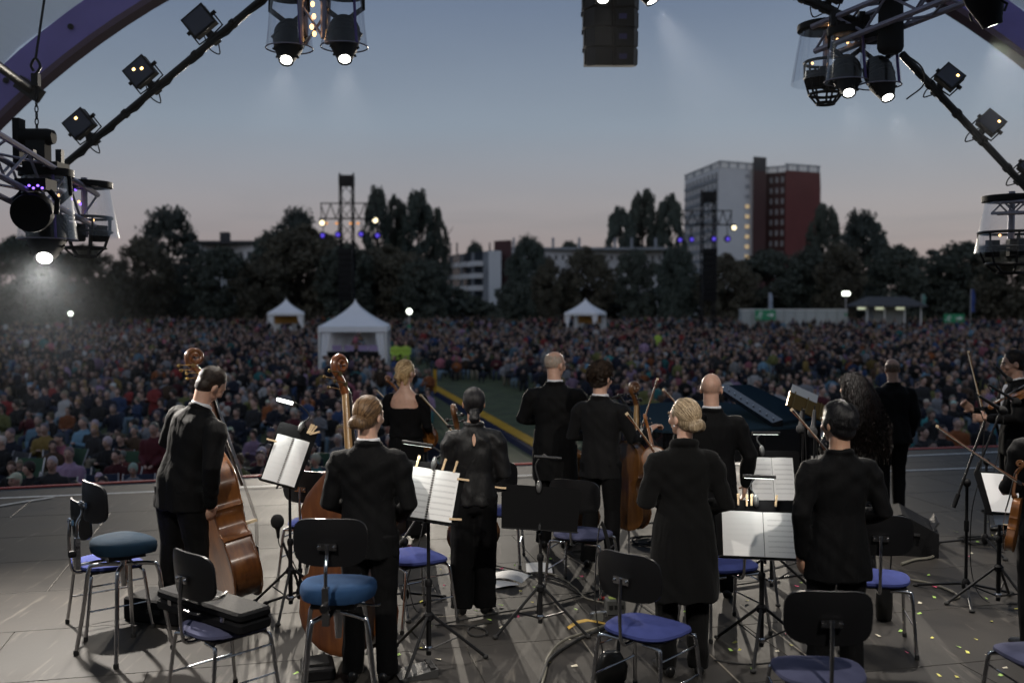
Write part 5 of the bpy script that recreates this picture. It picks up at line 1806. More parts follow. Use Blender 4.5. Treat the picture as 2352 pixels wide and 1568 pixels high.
# 4 woman with low black ponytail
p4, i4 = person('woman with low black ponytail in a satin blouse and trousers', -0.28, 7.25, STAGE, R(3),
    dict(h=1.655, fem=True, head=(0.04, 0.06, 0.0), armL=((-0.205, 0.03, 1.11), (-0.08, 0.24, 1.10)), armR=((0.225, 0.0, 1.10), (0.11, 0.21, 1.00)), top='blouse', hem=0.86, bottom='wide', hair='lowpony', stout=1.08,
         feet=[(-0.10, 0), (0.09, 0.02)]), M_(hair=H_BLACK, body=SKIN2, trousers=VELV), 4.0)
eyes(p4, i4)
# keyhole opening at the back of the blouse
kh = MB().prism([(0, 0.045), (0.011, 0.02), (0.014, -0.005), (0.008, -0.035), (0, -0.05), (-0.008, -0.035), (-0.014, -0.005), (-0.011, 0.02)], 0, 0.004,
    Matrix.Translation((0.0, -0.112, 1.30)) @ Matrix.Rotation(R(76), 4, 'X')).build('keyhole', SKIN2, p4, smooth=False)
# 5 balding grey man
p5, i5 = person('tall balding man with grey hair, glasses and black tailcoat', 0.40, 9.2, STAGE, R(-8),
    dict(h=1.82, head=(-0.62, -0.10, 0.0), armL=((-0.29, 0.03, 1.16), (-0.12, 0.25, 1.12)), armR=((0.29, 0.03, 1.16), (0.16, 0.25, 1.12)), hem=0.62, hair='bald', stout=1.10), M_(), 5.0)
eyes(p5, i5, None, True)
# 6 curly-haired cellist
p6, i6 = person('young man with dark curly hair steadying a cello', 0.76, 8.5, STAGE, R(-22),
    dict(h=1.745, head=(-0.35, -0.12, 0.0), armL=((-0.26, 0.02, 1.14), (-0.10, 0.26, 1.10)), armR=((0.27, 0.05, 1.13), (0.36, 0.24, 1.18)), handR=((0.3, 0.6, 0.25), (0.3, 0.2, -1)), hem=0.79, hair='curly', stout=0.96), M_(hair=H_DARK, jacket=SUIT2), 6.0)
eyes(p6, i6, None, True)
cf = MB()
w6, e6 = i6['arms'][1][1], i6['arms'][1][0]
dd = (w6 - e6).normalized()
cf.tube([w6 - dd * 0.05, w6 + dd * 0.012], [0.043, 0.036], 14).build('shirt_cuff', SHIRT, p6)
# 7 woman with ash blond bun, long cardigan
p7, i7 = person('woman with ash-blond bun in a long black cardigan, looking left', 1.05, 6.05, STAGE, R(3),
    dict(h=1.69, fem=True, head=(0.62, 0.02, 0.0), armL=((-0.245, -0.03, 1.12), (-0.12, 0.2, 1.12)), armR=((0.262, -0.03, 1.10), (0.15, 0.2, 1.02)), top='cardigan', hem=0.50, hair='bun', stout=1.10), M_(hair=H_ASH, jacket=KNIT, trousers=KNIT), 7.0)
eyes(p7, i7, H_ASH)
fl_ = MB()
for k_ in range(9):
    a_ = k_ * 2.4
    fl_.ell(i7['hp']((0.075 + 0.018 * math.cos(a_), -0.105 + 0.008 * math.sin(a_ * 1.7), 0.004 + 0.020 * math.sin(a_))), (0.017, 0.010, 0.014), i7['HR'] @ Matrix.Rotation(a_, 3, 'Y'), 8, 6)
fl_.build('hair_flower', VELV, p7)
MB().ell(i7['hp']((-0.080, 0.004, -0.042)), (0.006, 0.006, 0.006), None, 8, 6).build('earring', SHIRT, p7)
# 8 bald man
p8, i8 = person('bald man in black suit between cardigan woman and piano', 1.53, 7.6, STAGE, R(-6),
    dict(h=1.735, head=(-0.25, -0.05, 0.0), armL=((-0.27, -0.02, 1.12), (-0.16, 0.2, 1.02)), armR=((0.285, -0.02, 1.13), (0.27, 0.06, 0.90)), hem=0.79, hair='bald', stout=1.08, feet=[(-0.12, 0), (0.14, 0.06)]), M_(), 8.0)
eyes(p8, i8, None, True)
# 9 person with short black hair
p9, i9 = person('person with short black hair in a long black jacket at the right front', 1.88, 5.7, STAGE, R(6),
    dict(h=1.70, head=(0.38, -0.04, 0.0), armL=((-0.245, -0.05, 1.12), (-0.21, 0.03, 0.86)), armR=((0.26, -0.04, 1.12), (0.17, 0.18, 1.02)), hem=0.72, hair='bob', stout=0.97, top='coat'), M_(hair=H_BLACK, body=SKIN2), 9.0)
eyes(p9, i9, H_BLACK)
# 10 woman with long black curls
p10, i10 = person('woman with very long black curls in a sequinned dress', 2.82, 8.2, STAGE, R(14),
    dict(h=1.68, fem=True, head=(0.35, 0.0, 0.0), armL=((-0.24, 0.02, 1.14), (-0.14, 0.22, 1.08)), armR=((0.25, 0.0, 1.14), (0.16, 0.22, 1.06)), top='blouse', hem=0.88, bottom='skirt', hair='longcurly', stout=1.05), M_(hair=H_CURL, blouse=SEQ, skirt=SEQ, body=SKIN2), 10.0)
# 11 man with thinning hair
p11, i11 = person('man with thinning cropped hair in dark suit near the stage edge', 4.14, 10.8, STAGE, R(2),
    dict(h=1.66, head=(0.0, -0.05, 0.0), hem=0.80, hair='bald', stout=1.10, top='coat', feet=[(-0.09, 0), (0.09, 0)]), M_(jacket=SUIT2), 11.0)
# 12 violinist in profile at the right
p12, i12 = person('smiling violinist in profile with raised bow at the right', 4.92, 9.7, STAGE, R(78),
    dict(h=1.80, head=(0.0, -0.15, 0.0), armL=((-0.26, 0.06, 1.14), (-0.16, 0.26, 1.13)), armR=((0.27, 0.10, 1.15), (0.16, 0.33, 1.16)), handR=((-0.1, 0.6, 0.5), (-1, 0, 0)), hem=0.78, hair='short', stout=1.0), M_(hair=H_DARK), 12.0)
eyes(p12, i12, H_DARK)
sh2 = MB().loft([((0, 0.095, 1.22), 0.05, 0.03), ((0, 0.10, 1.32), 0.06, 0.03), ((0, 0.075, 1.42), 0.05, 0.03)], 12).scale(i12['s'])
mobj('shirt', remesh(sh2, 0.01, 2, 'shirt', SHIRT), p12)
# 13 player cut by the right edge
p13, i13 = person('violinist in black cut off by the right edge, bow lowered', 3.50, 6.45, STAGE, R(4),
    dict(h=1.72, head=(0.1, 0, 0), armL=((-0.24, 0.02, 1.12), (-0.17, 0.22, 1.06)), armR=((0.27, 0, 1.12), (0.2, 0.2, 1.0)), hem=0.78, hair='short', stout=1.05), M_(), 13.0)

# cropped hair rings and stubble on the balding heads: thin shells over the skull
def fringe(o, info, m, ztop, zc=-0.01, grow=0.003, front=0.035, crown=False):
    """closely cropped hair: shell around the back and sides below ztop"""
    HRm = info['HR']; hp = info['hp']
    q = MB()
    rg = []
    n, kq = 44, 16
    vs, fs = [], []
    for i in range(kq + 1):
        ph = PI * (0.08 + 0.84 * i / kq)
        for jn in range(n):
            a = 2 * PI * jn / n
            p = Vector((math.sin(ph) * math.cos(a), math.sin(ph) * math.sin(a), -math.cos(ph)))
            r1 = Vector((0.077 + grow, 0.097 + grow, 0.090 + grow))
            c1 = Vector((0, -0.014, 0.032))
            P1 = c1 + Vector((p.x * r1.x, p.y * r1.y, p.z * r1.z))
            vs.append(P1)
    keep = lambda v: (v.z < ztop + 0.012 * math.sin(v.x * 190) + 0.008 * math.sin(v.y * 150)) and v.y < front - max(0, (0.0 - v.z)) * 0.6 and v.z > -0.075
    for i in range(kq):
        for jn in range(n):
            f = (i * n + jn, i * n + (jn + 1) % n, (i + 1) * n + (jn + 1) % n, (i + 1) * n + jn)
            if all(keep(vs[q_]) for q_ in f):
                fs.append(f)
    V = [hp(v) for v in vs]
    used = sorted({q_ for f in fs for q_ in f}); mp_ = {u: i for i, u in enumerate(used)}
    V2 = [V[u] for u in used]; F2 = [tuple(mp_[q_] for q_ in f) for f in fs]
    # give it thickness
    c = info['hc']
    nV = len(V2)
    V3 = V2 + [c + (v - c) * 0.93 for v in V2]
    F3 = F2 + [tuple(nV + q_ for q_ in reversed(f)) for f in F2]
    return MB().add(V3, F3).build('cropped_hair', m, o)
H_GREY = hair_mat('hair_grey_crop', (0.30, 0.25, 0.20), (0.46, 0.40, 0.34), 0.7, (160, 160, 160))
H_THIN = hair_mat('hair_thin_crop', (0.10, 0.075, 0.06), (0.30, 0.22, 0.17), 0.7, (140, 140, 140))
strands(p5, i5, 'fringe', (0.30, 0.24, 0.19), (0.56, 0.48, 0.40), 5, 5200, 0.0013, 0.985)
strands(p11, i11, 'thin', (0.12, 0.09, 0.07), (0.32, 0.24, 0.18), 11, 3600, 0.0013, 0.985)
strands(p8, i8, 'stubble', (0.28, 0.19, 0.14), (0.40, 0.28, 0.21), 8, 1200, 0.0009, 0.975)

strands(p1, i1, 'crew', (0.006, 0.004, 0.003), (0.05, 0.03, 0.018), 1, 2600, 0.0016, 1.0)
strands(p2, i2, 'bun', (0.05, 0.026, 0.012), (0.26, 0.155, 0.075), 2, 1500)
strands(p3, i3, 'messy', (0.22, 0.13, 0.055), (0.78, 0.58, 0.32), 3, 1500, 0.0022, 1.05)
strands(p4, i4, 'lowpony', (0.004, 0.004, 0.005), (0.02, 0.018, 0.02), 4, 1500)
strands(p6, i6, 'curly', (0.008, 0.005, 0.003), (0.07, 0.042, 0.025), 6, 2600, 0.0022, 1.12)
strands(p7, i7, 'bun', (0.13, 0.085, 0.045), (0.62, 0.48, 0.31), 7, 1600)
strands(p9, i9, 'bob', (0.004, 0.004, 0.005), (0.018, 0.017, 0.019), 9, 2200, 0.0022, 1.10)
strands(p10, i10, 'longcurly', (0.002, 0.002, 0.002), (0.012, 0.006, 0.005), 10, 1900, 0.0028, 1.12)
strands(p12, i12, 'short', (0.006, 0.004, 0.003), (0.05, 0.03, 0.018), 12, 1800, 0.0018, 1.03)
# ================================================================== instruments
VARN = {}
def varnish(name, c1, c2):
    m = bpy.data.materials.new(name); m.use_nodes = True
    t = m.node_tree; b = t.nodes['Principled BSDF']
    tcn = t.nodes.new('ShaderNodeTexCoord')
    mp = t.nodes.new('ShaderNodeMapping'); mp.inputs['Scale'].default_value = (1, 1, 0.18)
    n = t.nodes.new('ShaderNodeTexNoise'); n.inputs['Scale'].default_value = 28; n.inputs['Detail'].default_value = 6
    n2 = t.nodes.new('ShaderNodeTexNoise'); n2.inputs['Scale'].default_value = 3.5
    t.links.new(tcn.outputs['Object'], mp.inputs[0]); t.links.new(mp.outputs[0], n.inputs['Vector']); t.links.new(tcn.outputs['Object'], n2.inputs['Vector'])
    ma = t.nodes.new('ShaderNodeMath'); ma.operation = 'ADD'
    t.links.new(n.outputs[0], ma.inputs[0]); t.links.new(n2.outputs[0], ma.inputs[1])
    r = t.nodes.new('ShaderNodeMapRange'); r.inputs['From Min'].default_value = 0.75; r.inputs['From Max'].default_value = 1.3
    t.links.new(ma.outputs[0], r.inputs['Value'])
    mx = t.nodes.new('ShaderNodeMixRGB'); mx.inputs[1].default_value = (*c1, 1); mx.inputs[2].default_value = (*c2, 1)
    t.links.new(r.outputs[0], mx.inputs[0]); t.links.new(mx.outputs[0], b.inputs['Base Color'])
    b.inputs['Roughness'].default_value = 0.32; b.inputs['Coat Weight'].default_value = 0.7; b.inputs['Coat Roughness'].default_value = 0.12
    return m
V_BASS = varnish('bass_varnish', (0.09, 0.030, 0.009), (0.22, 0.085, 0.022))
V_BASS2 = varnish('bass_varnish_red', (0.10, 0.028, 0.009), (0.22, 0.075, 0.02))
V_CELLO = varnish('cello_varnish', (0.07, 0.026, 0.008), (0.17, 0.075, 0.022))
V_VIOLIN = varnish('violin_varnish', (0.15, 0.052, 0.012), (0.32, 0.125, 0.03))
MAPLE = varnish('neck_maple', (0.22, 0.12, 0.04), (0.38, 0.23, 0.085))
EBONY = mat('ebony', (0.012, 0.011, 0.011), 0.35)
STRING = mat('string_steel', (0.5, 0.5, 0.5), 0.3, metal=1)
BRASS = mat('brass', (0.33, 0.23, 0.10), 0.35, metal=1)
BONE = mat('bridge_maple', (0.62, 0.48, 0.30), 0.6)
OUT = [(0, 0.0), (0.006, 0.07), (0.03, 0.155), (0.08, 0.225), (0.15, 0.272), (0.22, 0.288), (0.30, 0.272), (0.36, 0.245), (0.395, 0.238), (0.41, 0.252), (0.418, 0.235), (0.44, 0.195), (0.50, 0.172),
       (0.56, 0.178), (0.60, 0.205), (0.612, 0.218), (0.625, 0.205), (0.66, 0.205), (0.72, 0.217), (0.79, 0.222), (0.86, 0.208), (0.92, 0.172), (0.965, 0.11), (0.99, 0.05), (1.0, 0.02)]
OUTB = [(t, w * (1.0 if t < 0.62 else 1 - 0.75 * max(0, (t - 0.80) / 0.2) ** 1.3 * (1 if t < 0.97 else 1.0))) for t, w in OUT]
def instrument(name, label, cat, L, base, axis, front, mat_, neck_m, machine=False, pin=0.0, depth=None, widen=1.0):
    """violin family: base = bottom of the body, axis = up along the body, front = where the belly faces"""
    Z = Vector(axis).normalized()
    Y = Vector(front); Y = (Y - Z * Y.dot(Z)).normalized()
    X = Y.cross(Z)
    o = empty(name, (0, 0, 0), 0, label, cat)
    M4 = Matrix((X, Y, Z)).transposed().to_4x4()
    M4.translation = Vector(base)
    o.matrix_world = M4
    T = depth or L * 0.125
    oc = OUTB if machine else OUT
    pts = [(w * widen * L, t * L) for t, w in oc] + [(-w * widen * L, t * L) for t, w in reversed(oc[1:-1])]
    def ring(k, y):
        cz = 0.47 * L
        return [Vector((x * k, y, cz + (z - cz) * k)) for x, z in pts]
    n = len(pts)
    q = MB()
    # belly and back arched plates with an overhanging edge, ribs between
    q.rings([ring(0.12, T * 0.5 + 0.16 * T), ring(0.5, T * 0.5 + 0.145 * T), ring(0.8, T * 0.5 + 0.08 * T), ring(0.94, T * 0.5 + 0.03 * T), ring(1.0, T * 0.5 + 0.025 * T), ring(1.012, T * 0.5), ring(1.0, T * 0.5 - 0.03 * T)][::-1], cap=True)
    q.build('belly', mat_, o, ang=50)
    q = MB()
    bk = 0.3 if machine else 1.0
    q.rings([ring(0.12, -T * 0.5 - 0.14 * T * bk), ring(0.5, -T * 0.5 - 0.125 * T * bk), ring(0.8, -T * 0.5 - 0.07 * T * bk), ring(0.94, -T * 0.5 - 0.03 * T), ring(1.0, -T * 0.5 - 0.025 * T), ring(1.012, -T * 0.5), ring(1.0, -T * 0.5 + 0.03 * T)], cap=True)
    q.build('back', mat_, o, ang=50)
    q = MB()
    q.rings([ring(0.965, -T * 0.49), ring(0.965, T * 0.49)], cap=False)
    q.build('ribs', mat_, o, ang=50)
    # f-holes
    for sx in (-1, 1):
        c = [(sx * L * (0.085 + 0.03 * math.sin(u * 5.2 - 2.6)), T * 0.5 + 0.135 * T, L * (0.36 + 0.20 * u)) for u in [i / 12 for i in range(13)]]
        MB().tube([Vector(p) for p in c], [(L * 0.004 + L * 0.005 * abs(2 * i / 12 - 1)) for i in range(13)], 6).build('f_hole', EBONY, o)
    # neck, fingerboard, pegbox, scroll
    nl = 0.40 * L if not machine else 0.42 * L
    nw = 0.024 * L if machine else 0.033 * L
    y0 = T * 0.5 + 0.05 * L * (0.6 if machine else 1)
    MB().loft([((0, y0 - 0.055 * L, L * 0.985), nw * 1.5, 0.055 * L), ((0, y0 - 0.02 * L, L * 1.06), nw * 1.05, nw * 0.95), ((0, y0 - 0.018 * L, L + nl), nw * 0.85, nw * 0.8)], 14).build('neck', neck_m, o)
    MB().loft([((0, y0 + 0.055 * L, L * 0.70), nw * 1.35, nw * 0.35), ((0, y0 + 0.02 * L, L * 1.0), nw * 1.15, nw * 0.35), ((0, y0 + 0.0 * L, L + nl), nw * 0.9, nw * 0.32)], 12, rnd=False).build('fingerboard', EBONY, o)
    zt = L + nl
    hs_ = 0.30 * L if not machine else 0.26 * L
    path, rad = [], []
    for i in range(6):
        u = i / 5
        path.append(Vector((0, y0 - 0.018 * L - hs_ * (0.10 * u + 0.20 * u * u), zt + hs_ * 0.52 * u)))
        rad.append((nw * (1.0 - 0.12 * u), nw * (1.05 - 0.2 * u)))
    r0 = hs_ * 0.20
    cc = path[-1] + Vector((0, r0 * 0.98, hs_ * 0.06))
    for i in range(1, 34):
        a = PI - i / 33 * 2 * PI * 1.55
        r_ = r0 * (1 - 0.72 * (i / 33))
        path.append(cc + Vector((0, r_ * math.cos(a), r_ * math.sin(a) + hs_ * 0.04)))
        rad.append((nw * (0.88 - 0.0 * i / 33) + nw * 0.35 * max(0, (i - 18) / 15), nw * (0.80 - 0.30 * i / 33)))
    sc_ = MB().tube(path, [(b_, a_) if False else (a_, b_) for a_, b_ in rad], 12).build('scroll', mat_, o)
    for i in range(4):
        u = 0.15 + 0.22 * i
        y_, z_ = y0 - 0.018 * L - hs_ * (0.10 * u + 0.20 * u * u), zt + hs_ * 0.52 * u
        sx = 1 if i % 2 else -1
        if machine:
            pl = MB().tube([(sx * nw * 0.8, y_, z_), (sx * nw * 1.15, y_, z_)], hs_ * 0.055, 14).build('gear', BRASS, o)
            MB().tube([(sx * nw * 1.1, y_, z_), (sx * nw * 1.3, y_ - hs_ * 0.10, z_ + 0.01), (sx * nw * 1.3, y_ - hs_ * 0.30, z_ + 0.02)], hs_ * 0.013, 6).build('shaft', BRASS, pl)
            MB().ell((sx * nw * 1.3, y_ - hs_ * 0.36, z_ + 0.02), (hs_ * 0.018, hs_ * 0.05, hs_ * 0.042)).build('key', BRASS, pl)
        else:
            pg = MB().tube([(-sx * nw * 1.0, y_, z_), (sx * nw * 2.1, y_, z_)], hs_ * 0.032, 8).build('peg', EBONY, o)
            MB().ell((sx * nw * 2.6, y_, z_), (nw * 0.75, hs_ * 0.035, hs_ * 0.075)).build('peg_head', EBONY, pg)
    # bridge, tailpiece, strings
    yb = T * 0.5 + 0.16 * T
    bh = 0.09 * L if not machine else 0.095 * L
    Mb = Matrix(((1, 0, 0, 0), (0, 0, 1, 0), (0, 1, 0, 0), (0, 0, 0, 1)))
    MB().prism([(-0.065 * L, yb), (-0.03 * L, yb), (-0.02 * L, yb + 0.02 * L), (0.02 * L, yb + 0.02 * L), (0.03 * L, yb), (0.065 * L, yb), (0.05 * L, yb + bh * 0.6), (0.035 * L, yb + bh * 0.95), (0, yb + bh), (-0.035 * L, yb + bh * 0.95), (-0.05 * L, yb + bh * 0.6)],
               L * 0.452, L * 0.468, Matrix(((1, 0, 0, 0), (0, 1, 0, 0), (0, 0, 1, 0), (0, 0, 0, 1)))).build('bridge', BONE, o, smooth=False)
    MB().loft([((0, yb + 0.02 * L, L * 0.03), 0.02 * L, 0.008 * L), ((0, yb + 0.035 * L, L * 0.15), 0.03 * L, 0.01 * L), ((0, yb + 0.05 * L, L * 0.29), 0.042 * L, 0.012 * L)], 10).build('tailpiece', EBONY, o)
    for i in range(4):
        x_ = (i - 1.5) * 0.022 * L
        MB().tube([(x_, yb + 0.055 * L, L * 0.28), (x_ * 1.1, yb + bh * 0.98, L * 0.46), (x_ * 0.55, y0 + nw * 0.4, zt), (x_ * 0.2, y0 - 0.03 * L, zt + hs_ * 0.25)], max(0.0012, 0.0015 * L), 5).build('string', STRING, o)
    if pin > 0:
        MB().tube([(0, 0, 0.02), (0, 0, -pin)], [0.010, 0.005], 8).build('endpin', ALU, o)
    return o
def inst_at(name, label, cat, bot, top, front, mat_, neck_m, total_ratio=1.66, **k):
    """bot, top: world points of the bottom of the body and the tip of the scroll"""
    bot, top = Vector(bot), Vector(top)
    Lt = (top - bot).length
    return instrument(name, label, cat, Lt / total_ratio, bot, top - bot, front, mat_, neck_m, **k)
# double basses (picture points with distances)
bb, bt = W(556, 1374, 7.4), W(420, 812, 7.5)
inst_at('double_bass', 'double bass leaning beside the bending man, scroll at his shoulder', 'double bass', bb, bt, (0.88, 0.50, 0), V_BASS, V_BASS, 1.62, machine=True, pin=0.13, depth=0.20, widen=1.15)
bb, bt = W(806, 1496, 6.35), W(760, 822, 6.55)
inst_at('double_bass', 'double bass held by the bun woman, seen from behind', 'double bass', bb, bt, (0.55, 0.85, 0), V_BASS2, MAPLE, 1.62, machine=True, pin=0.12, depth=0.20)
# cellos
bb, bt = W(1095, 1272, 7.55), W(1040, 936, 7.6)
inst_at('cello', 'cello held upright in front of the ponytail woman', 'cello', bb, bt, (0.05, 1, 0), V_CELLO, V_CELLO, 1.62, pin=0.3)
bb, bt = W(1445, 1214, 8.75), W(1448, 884, 8.75)
inst_at('cello', 'cello standing beside the curly-haired man', 'cello', bb, bt, (0.80, 0.60, 0), V_CELLO, MAPLE, 1.62, pin=0.28)
bb, bt = W(1322, 1235, 9.75), W(1290, 900, 9.8)
inst_at('cello', 'cello mostly hidden in front of the balding tailcoat man', 'cello', bb, bt, (0.3, 1, 0), V_CELLO, V_CELLO, 1.62, pin=0.28)
# violins and viola
bb, bt = W(990, 1030, 9.85), W(885, 868, 10.0)
inst_at('viola', 'viola tucked under the arm of the blonde woman', 'viola', bb, bt, (0.3, 0.8, 0.3), V_VIOLIN, V_VIOLIN, 1.62)
bb, bt = W(1510, 1060, 6.45), W(1420, 1130, 6.6)
bb = Vector((0.98, 6.35, STAGE + 1.02)); bt = bb + Vector((-0.1, 0.25, 0.52))
inst_at('violin', 'violin hidden in front of the cardigan woman', 'violin', bb, bt, (0.1, 0.8, 0.3), V_VIOLIN, V_VIOLIN, 1.62)
bb, bt = W(2318, 1266, 6.3), W(2352, 1062, 6.35)
inst_at('violin', 'amber violin hanging down at the right edge', 'violin', bb, bt, (-0.80, 0.55, 0.1), V_VIOLIN, V_VIOLIN, 1.62)
bb, bt = W(2395, 880, 9.5), W(2275, 940, 9.4)
inst_at('violin', 'violin held by the smiling profile violinist', 'violin', bb, bt, (-0.2, 0.1, 1), V_VIOLIN, V_VIOLIN, 1.62)

STICK = mat('bow_stick', (0.20, 0.075, 0.03), 0.3, coat=0.5)
BHAIR = mat('bow_hair', (0.70, 0.64, 0.52), 0.6)
SILVER = mat('silver', (0.7, 0.7, 0.7), 0.25, metal=1)
def bow(tip, frog, label, hairdir, stick=None):
    tip, frog = Vector(tip), Vector(frog)
    o = empty('bow', tuple(frog), 0, label, 'bow')
    d = tip - frog
    t = d.normalized()
    hd = Vector(hairdir); hd = (hd - t * hd.dot(t)).normalized()
    L = d.length
    pts = [t * (L * i / 12) + hd * (0.012 * math.sin(PI * i / 12)) for i in range(13)]
    MB().tube(pts, [0.0052 - 0.0022 * i / 12 for i in range(13)], 8).build('stick', stick or STICK, o)
    s = t.cross(hd)
    a, b = t * 0.06 + hd * 0.020, t * (L - 0.005) + hd * 0.016
    MB().rings([[p + s * 0.005 + hd * 0.001, p - s * 0.005 + hd * 0.001, p - s * 0.005 - hd * 0.001, p + s * 0.005 - hd * 0.001] for p in (a, b)]).build('bow_hair', BHAIR, o, smooth=False)
    Rm = Matrix((s, hd, t)).transposed()
    MB().box(t * 0.045 + hd * 0.010, (0.011, 0.022, 0.045), Rm).build('frog', EBONY, o, smooth=False)
    MB().box(t * (L - 0.004) + hd * 0.008, (0.008, 0.02, 0.016), Rm).build('tip', BONE, o, smooth=False)
    MB().tube([t * -0.012, t * 0.006], 0.006, 8).build('screw', SILVER, o)
    return o
bow(W(964, 907, 9.35), W(1052, 1008, 9.5), 'bow pointing up right of the blonde woman', (1, 0, -0.5), MAPLE)
bow(W(864, 897, 9.9), W(905, 940, 10.0), 'bow tip peeking left of the blonde woman', (1, 0, -0.5), MAPLE)
bow(W(1513, 870, 8.35), W(1472, 1000, 8.2), 'bow raised in the hand of the curly-haired man', (-1, 0, 0), STICK)
bow(W(1437, 951, 6.25), W(1520, 1068, 6.35), 'bow rising at the left of the cardigan woman', (0.8, 0, 0.6))
bow(W(1521, 895, 8.0), W(1600, 985, 7.9), 'bow tip visible left of the bald man', (0.8, 0, 0.5))
bow(W(1815, 941, 6.2), W(1915, 1062, 6.0), 'bow crossing the two grey microphones', (0.8, 0, 0.5))
bow(W(2226, 806, 9.35), W(2262, 948, 9.3), 'bow held upright by the smiling profile violinist', (-1, 0, 0), MAPLE)
bow(W(2152, 976, 6.0), W(2352, 1112, 6.2), 'long bow pointing left from the right edge player', (0.5, 0, -0.8))

# ================================================================== chairs
FAB_B = mat('seat_fabric_blue', (0.052, 0.066, 0.21), 0.9, var=0.12, vscale=12, bump=0.25, bscale=420, spec=0.08)
FAB_G = mat('seat_fabric_slate', (0.085, 0.090, 0.155), 0.9, var=0.12, vscale=12, bump=0.25, bscale=420, spec=0.08)
FAB_T = mat('seat_fabric_teal', (0.010, 0.024, 0.042), 0.9, var=0.12, vscale=12, bump=0.25, bscale=420, spec=0.08)
FAB_P = mat('seat_fabric_royal', (0.022, 0.055, 0.125), 0.9, var=0.12, vscale=12, bump=0.25, bscale=420, spec=0.08)
BACKM = mat('back_shell', (0.009, 0.009, 0.010), 0.35, spec=0.35, bump=0.05, bscale=90)
def back_plate(mb, z, w, h, yb, curve_=0.05, th=0.016, tilt=0.0):
    """bent shell: rounded rectangle curved round the sitter"""
    nx, nz = 14, 8
    def pt(u, v, off):
        # superellipse corner rounding
        x = u * w / 2
        zz = v * h / 2
        k = (abs(u) ** 4 + abs(v) ** 4) ** 0.25
        m_ = max(abs(u), abs(v), 1e-6)
        f = m_ / max(k, 1e-6)
        x, zz = x * f, zz * f
        y = yb + curve_ * (x / (w / 2)) ** 2 + off - tilt * zz + 0.012 * (zz / (h / 2)) ** 2 * (1 if v > 0 else 0)
        return Vector((x, y, z + zz))
    A = [[pt(-1 + 2 * i / nx, -1 + 2 * j / nz, 0) for i in range(nx + 1)] for j in range(nz + 1)]
    B = [[pt(-1 + 2 * i / nx, -1 + 2 * j / nz, th) for i in range(nx + 1)] for j in range(nz + 1)]
    vs = [p for r in A for p in r] + [p for r in B for p in r]
    o = (nx + 1) * (nz + 1)
    idx = lambda j, i: j * (nx + 1) + i
    fs = []
    for j in range(nz):
        for i in range(nx):
            fs.append((idx(j, i), idx(j, i + 1), idx(j + 1, i + 1), idx(j + 1, i)))
            fs.append((o + idx(j + 1, i), o + idx(j + 1, i + 1), o + idx(j, i + 1), o + idx(j, i)))
    per = [idx(0, i) for i in range(nx)] + [idx(j, nx) for j in range(nz)] + [idx(nz, i) for i in range(nx, 0, -1)] + [idx(j, 0) for j in range(nz, 0, -1)]
    for a, b in zip(per, per[1:] + per[:1]):
        fs.append((b, a, o + a, o + b))
    mb.add(vs, fs)
def seat_pad(mb, z, w, d, th, yc=0.0, dome=0.02, n=28, pw=3.2, dip=0.0):
    rg = []
    for k, zz in ((0.80, -th / 2), (0.96, -th / 2 + 0.004), (1.0, -th * 0.1), (0.985, th * 0.28), (0.93, th * 0.45), (0.7, th * 0.5 + dome * 0.6), (0.35, th * 0.5 + dome), (0.05, th * 0.5 + dome)):
        ring = []
        for j in range(n):
            a = 2 * PI * j / n
            ex = math.copysign(abs(math.cos(a)) ** (2 / pw), math.cos(a)); ey = math.copysign(abs(math.sin(a)) ** (2 / pw), math.sin(a))
            taper = 1 - 0.10 * (-ey if ey < 0 else 0)
            y = yc + ey * d / 2 * k
            drop = -0.018 * max(0, ey) ** 2 * k
            ring.append(Vector((ex * w / 2 * k * taper, y, z + zz + drop)))
        rg.append(ring)
    mb.rings(rg)
def hw(o, back_h=0.80, w=0.40, h=0.26, yb=-0.24):
    """stem and hardware that carry the back"""
    MB().box((0, yb - 0.014, back_h - 0.015), (0.10, 0.014, 0.038)).build('back_bracket', CHROME, o, smooth=False)
    for sx in (-0.04, 0.04):
        MB().lathe([(0.010, 0), (0.010, 0.006), (0.004, 0.009)], 10, Matrix.Translation((sx, yb - 0.020, back_h - 0.015)) @ Matrix.Rotation(R(90), 4, 'X')).build('bolt', CHROME, o)
